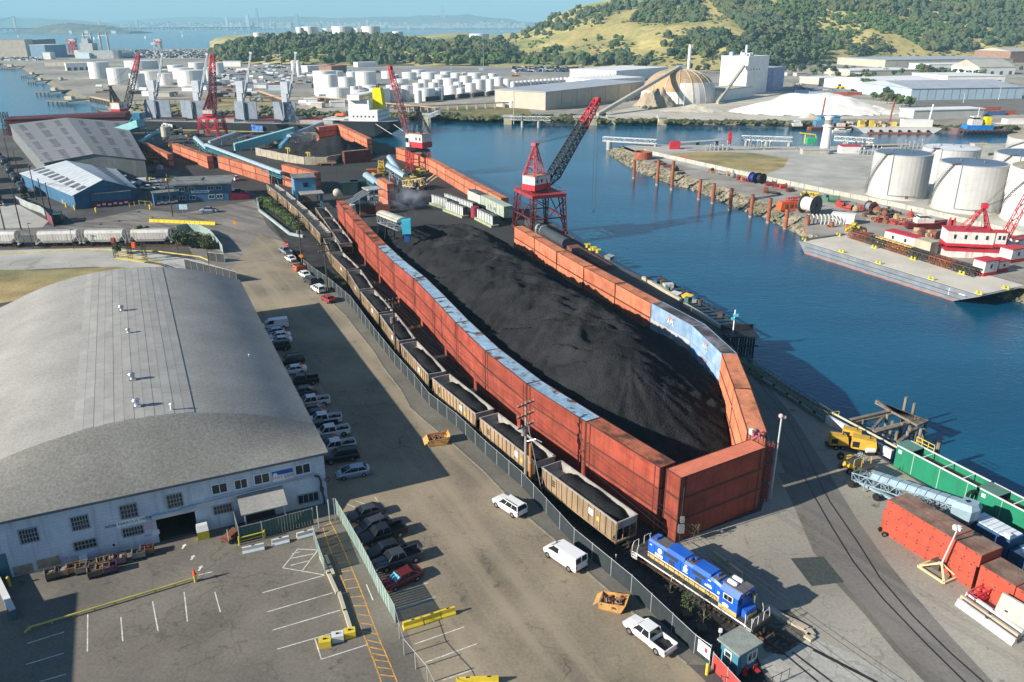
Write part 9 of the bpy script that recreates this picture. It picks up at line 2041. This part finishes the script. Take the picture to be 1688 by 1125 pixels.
for i,(x,y)in enumerate(((924,872),(1014,940),(1105,975))):q=G(x,y);t=Th('post',f'thin pale post standing on the coal verge behind the fence, {nth(i)} towards the loco cab','post',q);MB().tube((0,0,0),(0,0,2.0),.05,n=6).l('post',bm_,t);MB().box(0,0,2.0,.16,.16,.06).l('cap',bm_,t)
# guard booth
q=(V2(19.2,58.5)+V2(21.7,60.1)+V2(23.3,58.7)+V2(20.7,57.0))/4;ba=ang((20.7,57.0),(23.3,58.7));t=Th('guard_booth','small blue guard booth with a grey felt roof at the rail crossing','guard booth',q,ba);bo=M('booth_blue',(.06,.2,.27),.7,0,.12,1.0,streak=((.03,.08,.1),.4))
MB().box(0,0,0,2.6,2.1,2.6).l('wall',bo,t);MB().box(0,0,2.6,3.2,2.7,.2).l('roof',M('felt_roof',(.25,.27,.24),.9,0,.15,1.5,.2,8),t)
window(t,.0,1.1,1.05,2.0,2,1,whitef,-1.05);o=MB().box(-1.34,.1,.9,.06,.85,1.2).l('side_window',whitef,t);MB().box(-1.38,.1,.98,.03,.65,.45).box(-1.38,.1,1.5,.03,.65,.45).l('side_window_pane',glassd,t);MB().box(-.55,-1.07,.1,.8,.05,2.0).l('door',M('booth_door',(.1,.22,.27),.7),t);MB().box(.5,-1.09,.7,.8,.03,.2).l('notice',whitef,t)
fence('dark metal hand rail walkway around the guard booth',[V2(19.0,55.9),V2(21.8,54.8),V2(25.5,56.8)],1.1,None,steel_d,1.2,name='hand_rail',pr=.03)
for(x,y,l)in((1226,1111,'red plastic drum beside the guard booth'),(1247,1112,'red folding chair beside the guard booth')):
 q=G(x,y);t=Th('drum'if'drum'in l else'chair',l,'drum'if'drum'in l else'chair',q,.5)
 if'drum'in l:MB().tube((0,0,0),(0,0,.6),.3,n=12).l('shell',cr_red,t);MB().tube((0,0,.6),(0,0,.66),.32,n=12).l('lid',cr_red,t)
 else:
  MB().box(0,0,.42,.5,.5,.05).l('seat',cr_red,t);MB().box(0,.25,.45,.5,.05,.5).l('backrest',cr_red,t);[MB().box(x_,y_,0,.04,.04,.42).l('leg',steel_d,t)for x_ in(-.22,.22)for y_ in(-.22,.22)]
q=G(1150,1090);t=Th('gate_lamp','white gate lamp on a post beside the guard booth','lamp',G(1183,1078));MB().tube((0,0,0),(0,0,2.6),.04,n=6).l('post',gal2,t);MB().box(0,0,2.6,.3,.2,.4).l('lamp',whitef,t)
jersey('long tan concrete barrier behind the locomotive',G(1175,921),G(1222,957),jt,1.0,.6)
# rounded kerb island with gravel at the crossing
P=PX([(1262,1002),(1290,1020),(1312,1030),(1330,1040),(1338,1050),(1330,1056)]);t=Th('kerb_island','rounded concrete kerb at the end of the gravel verge by the crossing','kerb',P[0]);[MB().bar(p+U(.15),q+U(.15),.8,.3).build('kerb_section',jt,t)for p,q in zip(P,P[1:])]
# electrical cabinet at the container corner
q=G(1119,893);t=Th('electrical_cabinet','grey electrical cabinet on a pole at the container corner by the locomotive','cabinet',(q.x,q.y-.3,0));MB().tube((0,0,0),(0,0,7.5),.06,n=6).l('conduit',steel_d,t);MB().box(0,-.2,1.6,.7,.4,1.0).box(.05,-.2,3.0,.45,.35,.7).l('box',galv,t)
# ---------------------------------------------------------------- wharf equipment at the lower right
fl=M('float_red',(.42,.075,.045),.65,0,.12,.6,streak=((.2,.05,.03),.4));flt=M('float_top_rusty',(.22,.15,.11),.85,0,.25,.6,.2,5,(.12,.06,.045),.35,.55,.1)
def floatbox(q,rz,L_,W_,H_,l,z=0):
 t=Th('steel_float',l,'steel float',(q.x,q.y,z),rz,'stacked red steel floats');MB().box(0,0,0,L_,W_,H_-.02).l('body',fl,t);MB().box(0,0,H_-.02,L_-.1,W_-.1,.02).l('deck',flt,t);b=MB()
 n=max(3,int(L_/1.3))
 for k in range(n):
  for zz in(.18,H_-.22):b.box(-L_/2+(k+.5)*L_/n,-W_/2-.01,zz,.16,.05,.1)
 stuff(b.l('lug',steel_d,t))
A=V2(G(1450,875));Bv=V2(G(1600,972));fd=(Bv-A).normalized();fn_=Vc((-fd.y,fd.x,0));fa=math.atan2(fd.y,fd.x)
for tier in range(3):
 z=tier*1.5
 for row in range(2):
  off=0 if tier<2 else .25
  for(s0,L_,nm)in((0,8.3,'long'),(8.4,3.4,'short')):
   c=A+fd*(s0+L_/2+off)+fn_*(.85+row*1.72);floatbox(c,fa,L_,1.68,1.48,f'{nm} red steel float, {TIER[tier]} tier of the stack, {"track side" if row == 0 else "water side"}',z)
A2=A+fd*12.1+fn_*.1
for tier in range(2):
 for k in range(3):c=A2+fd*(2.0+k*3.9)+fn_*1.5;floatbox(c,fa,3.8,3.2,1.7,f'wide red steel float, {TIER[tier]} tier of the lower stack, {nth(k)} from the light tower',tier*1.72)
t=Th('trailer_wheel','small black wheel pair under the end of the red float stack','wheels',A+fd*.6-fn_*.3);wheels(t,(0,),1.2,.3)
# light tower
q=G(1545,945);lt_c=M('light_tower_cream',(.6,.5,.28),.6,0,.1,1);t=Th('light_tower','cream light tower with a tall mast on a square skid','light tower',q,fa);b=MB()
for s in(-1,1):b.bar((-1.6,s*1.1,.2),(1.6,s*1.1,.2),.22,.22);b.bar((s*1.6,-1.1,.2),(s*1.6,1.1,.2),.22,.22);b.bar((s*1.5,-1.0,.3),(.2,0,1.5),.18);b.bar((s*1.5,1.0,.3),(.2,0,1.5),.18)
b.l('skid',lt_c,t);MB().box(-.4,.3,.35,1.1,.9,.9).l('generator',M('generator_dark',(.08,.07,.06),.7),t);MB().tube((.2,0,1.2),(.9,.2,6.2),.12,.08,n=8).l('mast',tk_w,t)
for k,(x,y)in enumerate(((.6,.2),(1.1,.2),(.85,-.1),(.85,.5))):MB().box(x,y,6.2,.42,.3,.32).l('floodlight',tk_b2,t)
# blue generator containers with white roofs
A=V2(G(1586,884));
for k,(s0,L_,hh,l)in enumerate(((0,5.2,2.7,'dark blue generator container with a white louvred roof beside the green hoppers'),(5.4,2.0,1.6,'small blue pump box with white fittings at the end of the blue container'))):
 c=A+fd*(s0+L_/2)+fn_*1.3;t=Th('generator_container',l,'generator',c,fa);MB().box(0,0,0,L_,2.4,hh).l('housing',c_navy,t);nr=7 if k==0 else 2
 for j in range(nr):MB().box(-L_/2+.4+(j+.5)*(L_-.5)/nr,0,hh,(L_-.5)/nr-.06,2.3,.12).l('roof_panel',M('roof_white_louvre',(.6,.66,.68),.6),t)
 for j in range(8 if k==0 else 3):MB().box(-L_/2+(j+.5)*L_/(8 if k==0 else 3),-1.22,.2,.08,.05,hh-.4).l('side_rib',c_navy,t)
 MB().box(L_/2-.5,-.9,hh+.12,.7,.5,.4).l('exhaust_box',tk_b2,t)
# green open hoppers at the quay edge
grn=M('hopper_green',(.015,.2,.105),.6,0,.12,.5,streak=((.03,.1,.06),.4));A=V2(G(1472,768));Bv=V2(G(1620,880));gd=(V2(57.6,84.6)-V2(52.3,95.3)).normalized();gn=Vc((-gd.y,gd.x,0));ga=math.atan2(gd.y,gd.x)
for k,(s0,L_,l)in enumerate(((0,11.6,'long bright green open hopper box at the water edge with a yellow stair rail'),(12.0,12.5,'second green open hopper box behind the blue generator container'))):
 c=A+gd*(s0+L_/2)+gn*1.4;t=Th('green_hopper',l,'hopper box',c,ga);H_=3.1
 for s in(-1,1):MB().box(0,s*1.3,0,L_,.1,H_).l('side_wall',grn,t);MB().box(s*(L_/2-.05),0,0,.1,2.5,H_-.01).l('end_wall',grn,t);MB().box(0,s*1.32,H_,L_,.18,.12).l('white_rim',tk_b2,t)
 MB().box(0,0,H_-.9,L_-.2,2.5,.05).l('inner_floor',M('hopper_inside_dark',(.05,.05,.045),.8),t)
 for j in range(4):MB().box(-L_/2+(j+.3)*L_/4,0,H_+.01,.14 if j else 2.6,2.5,.09).l('cross_plate',tk_b2 if j else M('plate_green_grey',(.1,.2,.16),.7),t)
 for j in range(3):MB().box(-L_/2+(j+.7)*L_/3,-1.36,.1,.08,.06,H_-.2).l('pale_strap',M('strap_pale',(.35,.5,.42),.7),t)
 if k==0:
  y_=MB();[y_.bar((-L_/2+.8+j*.9,1.3,H_),(-L_/2+.8+j*.9,1.3,H_+1.1),.07)for j in range(4)];[y_.bar((-L_/2+.8,1.3,H_+z),(-L_/2+3.5,1.3,H_+z),.07)for z in(.55,1.1)];y_.l('yellow_rail',jyl,t)
 MB().box(-L_/2+.6,-1.36,2.2,.5,.03,.5).l('notice',wht,t)
t=Th('tyre','big black tyre hung between the two green hopper boxes','tyre',A+gd*11.6-gn*.3+U(1.6));b=MB();[b.tube((math.cos(k*.524)*.75,0,math.sin(k*.524)*.75+.3),(math.cos((k+1)*.524)*.75,0,math.sin((k+1)*.524)*.75+.3),.2,n=7)for k in range(12)];b.l('tyre',tyre_m,t)
# tracked conveyor trailer with head box
bl_g=M('conveyor_blue_grey',(.26,.36,.42),.6,.1,.12,.8,streak=((.12,.14,.15),.4));a,b_=G(1412,782,1.4),G(1580,838,3.6)
t=Th('mobile_conveyor','pale blue-grey mobile truss conveyor with an angular head box behind the red floats','conveyor',(a.x,a.y,0));MB().lattice(a,b_,1.9,1.7,13,.06,h0=1.0,h1=1.2).build('truss',bl_g,t);d=(b_-a);sv=Vc((-d.y,d.x,0)).normalized();n=11
for k in range(2,n):p,q=a.lerp(b_,k/n),a.lerp(b_,(k+.93)/n);u_=U(.75);MB().add([p+sv*.95+u_*.8,p+sv*.5+u_*1.5,p-sv*.5+u_*1.5,p-sv*.95+u_*.8,q+sv*.95+u_*.8,q+sv*.5+u_*1.5,q-sv*.5+u_*1.5,q-sv*.95+u_*.8],[(0,1,5,4),(1,2,6,5),(2,3,7,6),(0,3,2,1),(4,5,6,7)]).build('hood_panel',bl_g,t)
e=b_+d.normalized()*.9;MB().loft([[Vc((e.x,e.y,0))+d.normalized()*x+sv*y+U(z)for x,y in((-1.1*k,-1.2*k),(1.1*k,-1.1*k),(1.4*k,0),(1.1*k,1.1*k),(-1.1*k,1.2*k))]for z,k in((2.2,.6),(3.0,.95),(4.3,1.05),(5.0,.8))]).build('head_box',bl_g,t);MB().tube((e.x,e.y,1.3),(e.x,e.y,2.3),.75,n=12).build('spout',rust[1],t);MB().box(e.x,e.y,5.0,.5,.5,.06).build('hatch',blk,t)
b=MB();[b.bar(a.lerp(b_,q)+sv*s,Vc((*(a.lerp(b_,q)).xy,.3))+sv*s*1.1,.14)for q in(.15,.5,.8)for s in(-1,1)];b.bar(Vc((*(a.lerp(b_,.0)).xy,.5)),Vc((*(a.lerp(b_,.8)).xy,.6)),.5,.3);b.build('undercarriage',bl_g,t)
for q in(.02,.3):
 p=a.lerp(b_,q)
 for s in(-1,1):MB().tube(Vc((p.x,p.y,.5))+sv*s*1.1,Vc((p.x,p.y,.5))+sv*s*1.4,.5,n=14).build('wheel',tyre_m,t)
MB().box(a.x+.5,a.y+.6,2.6,3.0,2.2,.12,math.atan2(d.y,d.x)).build('deck_grating',rust[1],t);m=MB();[m.bar(a+sv*s+Vc((x,0,1.3)),a+sv*s+Vc((x,0,2.4)),.06)for s in(-1,1)for x in(0,1)];m.bar(a+sv+U(2.4),a-sv+U(2.4),.06);m.build('yellow_rail',jyl,t)
# yellow plant by the quay wall
pl_y=M('plant_yellow',(.6,.36,.045),.6,0,.15,1.5,streak=((.3,.18,.05),.3))
def genset(l,q,rz,L_,W_,H_,wheels_=True):
 t=Th('generator_trailer',l,'generator',q,rz);MB().hexa([(-L_/2,-W_/2,.7),(L_/2,-W_/2,.7),(L_/2,W_/2,.7),(-L_/2,W_/2,.7),(-L_/2+.1,-W_/2+.06,.7+H_),(L_/2-.25,-W_/2+.06,.7+H_*.86),(L_/2-.25,W_/2-.06,.7+H_*.86),(-L_/2+.1,W_/2-.06,.7+H_)]).l('canopy',pl_y,t)
 MB().box(0,0,.45,L_+.8,W_*.8,.22).l('chassis',steel_d,t);MB().box(-L_/2+.6,-W_/2+.02,.95,.9,.06,H_*.5).box(L_/2-.01,0,.9,.06,W_*.6,H_*.5).l('grille',blk,t);MB().tube((L_*.2,0,.7+H_*.9),(L_*.2,0,1.15+H_),.08,n=6).l('exhaust_pipe',steel_d,t);wheels(t,(-.4,.5),W_+.2,.32)
genset('yellow generator trailer nearest to the wharf track',G(1380,738),R_(-5),2.6,1.4,1.5);genset('yellow generator trailer with a long bonnet beside the quay wall',G(1403,727),R_(-25),2.8,1.4,1.3);genset('large yellow compressor trailer with a white tank',G(1422,745),R_(-20),3.4,1.7,1.7)
q=G(1432,752);t=Th('pressure_tank','small white pressure tank on the yellow compressor trailer','tank',q);MB().tube((-.5,0,.9),(.7,0,.9),.35,n=10).l('shell',tk_b2,t);MB().box(0,0,.3,1.2,.5,.3).l('cradle',steel_d,t);
t=Th('pump_unit','pump unit with grey pipework and a yellow access stair by the conveyor trailer','pump unit',G(1408,774),R_(20));MB().box(-1,0,.6,1.1,1.2,1.5).l('engine_box',pl_y,t);b=MB();r=random.Random(5);[b.tube((r.uniform(.0,1.4),r.uniform(-.8,.8),.4),(r.uniform(0,1.6),r.uniform(-.8,.8),1.9),.12,n=6)for _ in range(12)];b.l('pipework',galv,t)
y_=MB();[y_.bar((-1.2+s*.6,-1.2,.2),(-1.2+s*.6,-1.2,2.2),.08)for s in(0,1)];[y_.bar((-1.2,-1.2,z),(-.6,-1.2,z),.08)for z in(.4,.9,1.4,2.2)];y_.l('yellow_stair',jyl,t);wheels(t,(-1.6,1.2),1.8,.45)
q=G(1385,757);t=Th('loose_truck_tire','loose black truck tyre standing by the pump unit','tyre',(q.x,q.y,.5));MB().tube((0,-.18,0),(0,.18,0),.5,n=14).l('tyre',tyre_m,t);MB().tube((0,-.2,0),(0,.2,0),.22,n=10).l('rim',rim_m,t)
# quay wall, catwalk and mooring wreck
a,b_=G(1363,691,.6),G(1471,750,.6);t=Th('quay_wall','white painted concrete quay wall with a pale pipe rail behind the yellow trailers','wall',(a.x,a.y,0));n=7
for k in range(n):MB().bar(a.lerp(b_,k/n),a.lerp(b_,(k+.985)/n),.5,1.3).build('wall_panel',jb,t)
MB().tube(a+Vc((1.0,.6,.7)),b_+Vc((1.0,.6,.7)),.16,n=7).build('pipe',bm_,t)
a,b_=G(1218,592,.7),G(1368,690,.7);t=Th('catwalk','long narrow steel catwalk with hand rails along the water edge','catwalk',(a.x,a.y,0));cw=M('catwalk_olive',(.12,.13,.07),.7,.2,.2,1);MB().bar(a,b_,1.0,.12).build('deck',cw,t);sv=Vc((-(b_-a).y,(b_-a).x,0)).normalized()*.5;m=MB()
for s in(-1,1):
 for z in(.5,1.0):m.tube(a+sv*s+U(z),b_+sv*s+U(z),.035,n=5)
 for k in range(22):p=a.lerp(b_,k/21)+sv*s;m.tube(p,p+U(1),.03,n=4)
m.build('hand_rail',cw,t);m=MB();[m.bar((*a.lerp(b_,k/7).xy,-3.5),(*a.lerp(b_,k/7).xy,.6),.3)for k in range(8)];m.build('pile',cr_blk,t);MB().tube(a-sv*2.2+U(-.3),b_-sv*2.2+U(-.3),.18,n=7).build('pipe',cw,t)
t=Th('catwalk_gate','yellow hoop rail at the lower end of the catwalk','rail',G(1374,690));MB().path([Vc((-.8,-.2,0)),Vc((-.8,-.2,1.1)),Vc((.8,.2,1.1)),Vc((.8,.2,0))],.05,6).l('rail',jyl,t);MB().tube((-.8,-.2,.55),(.8,.2,.55),.04,n=6).l('mid_rail',jyl,t)
wr=M('weathered_timber',(.2,.165,.13),.9,0,.3,.8,.2,6,rand=.15);t=Th('ruined_pier','ruined grey timber mooring pier standing in the water by the green hoppers','pier',G(1470,700));tz=.4
def plank(pa,pb,w=.45,h=.35,z=tz,nm='plank'):MB().bar(G(*pa,z),G(*pb,z),w,h).build(nm,wr,t)
for k in range(7):plank((1444+k*3.2,664-k*-1.0),(1514+k*2.6,702-k*1.1),.5,.25,.8)
plank((1402,694),(1466,679),.6,.5);plank((1404,698),(1470,684),.4,.4,.1);plank((1441,712),(1511,694),.9,.3,.5,'gangway');plank((1480,730),(1512,706),.5,.4,-.3);plank((1438,708),(1456,688),.4,.4,.1);plank((1445,661),(1468,678),.4,.3,.9);plank((1449,690),(1462,676),.35,.35,-.8)
for(x,y,z)in((1422,696,.4),(1445,712,.6),(1470,702,.8),(1490,676,2.2),(1504,684,2.0),(1517,715,.8),(1512,700,1.0),(1500,712,.7),(1486,706,.9),(1478,718,.6),(1462,690,.7),(1526,700,.8),(1496,716,.5)):q=G(x,y,0);MB().tube((q.x,q.y,WZ-1),(q.x,q.y,z),.24,n=8).build('pile',wr,t)
for k in range(6):p=G(1447+k*12,711-k*3.2,.8);MB().tube(p,p+U(1.0),.04,n=5).build('rail_post',wr,t)
q=G(1545,745,0);t=Th('mooring_pile','single dark mooring pile behind the green hopper','pile',(q.x,q.y,WZ));MB().tube((0,0,0),(0,0,4.6),.3,n=8).l('pile',wr,t);MB().tube((0,0,4.6),(0,0,4.75),.36,n=8).l('cap',cr_blk,t)
a,b_=G(1225,590,1.5),G(1440,712,.4)
for k in range(3):tag(MB().path([a.lerp(b_,i/10)+Vc((k*.6,0,-1.6*4*(i/10)*(1-i/10)*(.5+.3*k)))for i in range(11)],.05,5).build('mooring_rope',M('rope_olive',(.16,.16,.09),.9)),f'slack olive mooring rope along the catwalk, {nth(k)} of three','rope')
# small stores scattered over the yards
ck=('pallet','crate','drum','spare_bucket');cr=random.Random(50)
for i in range(64):
 R4,w_=(((222,300,262,302),'the workshop yard'),((262,330,218,244),'the ground beside the teal conveyors'),((590,700,268,318),'the equipment yard'),((930,1190,430,520),'the wharf'))[i%4]
 x,y=cr.uniform(R4[0],R4[1]),cr.uniform(R4[2],R4[3]);y=392+(x-930)*.52+cr.uniform(-6,4)if i%4==3 else y
 q=G(x,y,.006);k=cr.randrange(4);t=Th(ck[k],f'small {ck[k].replace("_", " ")} lying on {w_}, {nth(i // 4)} noted there',ck[k].replace('_',' '),q,cr.uniform(0,3),'small stores on the yards');b=MB();mm=cr.choice(rust+[jyl,tk_w,cr_blk,c_navy])
 if k==0:[b.box(0,-.5+j*.25,.1,1.2,.14,.05)for j in range(5)];[b.box(j*.5,0,0,.12,1.1,.1)for j in(-1,0,1)];b.box(0,0,.15,1.0,.9,cr.uniform(.4,1.4))
 elif k==1:b.box(0,0,0,2.2,1.6,1.5);[b.box(j*.9,-.82,0,.12,.06,1.55)for j in(-1,0,1)]
 elif k==2:b.tube((0,0,0),(0,0,1.2),.55,n=10);b.tube((0,0,.6),(0,0,.66),.58,n=10)
 else:b.hexa([(-1,-.5,0),(1,-.5,0),(1,.5,0),(-1,.5,0),(-1.2,-.9,1.1),(1.2,-.9,1.1),(1.2,.7,.8),(-1.2,.7,.8)])
 b.l('body',mm,t)
# road barriers, slab and rack at the lower right corner
for k,(x0,y0,x1,y1,mm,l)in enumerate(((1578,996,1672,1064,jb,'white concrete barrier, nearest to the wharf track, at the lower corner'),(1583,990,1677,1056,jt,'rust-stained barrier lying between two white ones'),(1592,985,1684,1050,jb,'white concrete barrier in front of the leaning slab'))):jersey(l,G(x0,y0),G(x1,y1),mm,.75,.75)
q0,q1=G(1634,1018),G(1700,1058);q0.z=q1.z=.1;n_=Vc((-(q1-q0).y,(q1-q0).x,0)).normalized();t=Th('concrete_slab','large pale concrete slab leaning against the red floats','slab',(q0.x,q0.y,0));MB().hexa([q0,q1,q1+n_*.25,q0+n_*.25,q0+n_*.9+U(2.6),q1+n_*.9+U(2.6),q1+n_*1.15+U(2.6),q0+n_*1.15+U(2.6)]).build('slab',g_pale,t);[MB().box(*(q0.lerp(q1,u)+n_*.42).xy,1.25,.3,.12,.14,ang(q0,q1)).build('lifting_pocket',blk,t)for u in(.25,.75)]
t=Th('red_rack','red steel rack behind the rust-stained barrier','rack',G(1612,990),.3);MB().lattice((-1,0,.5),(1.2,0,1.2),.9,.9,3,.05).l('rack',cr_red,t);MB().box(0,0,0,1.6,.9,.3).l('base',cr_red,t)
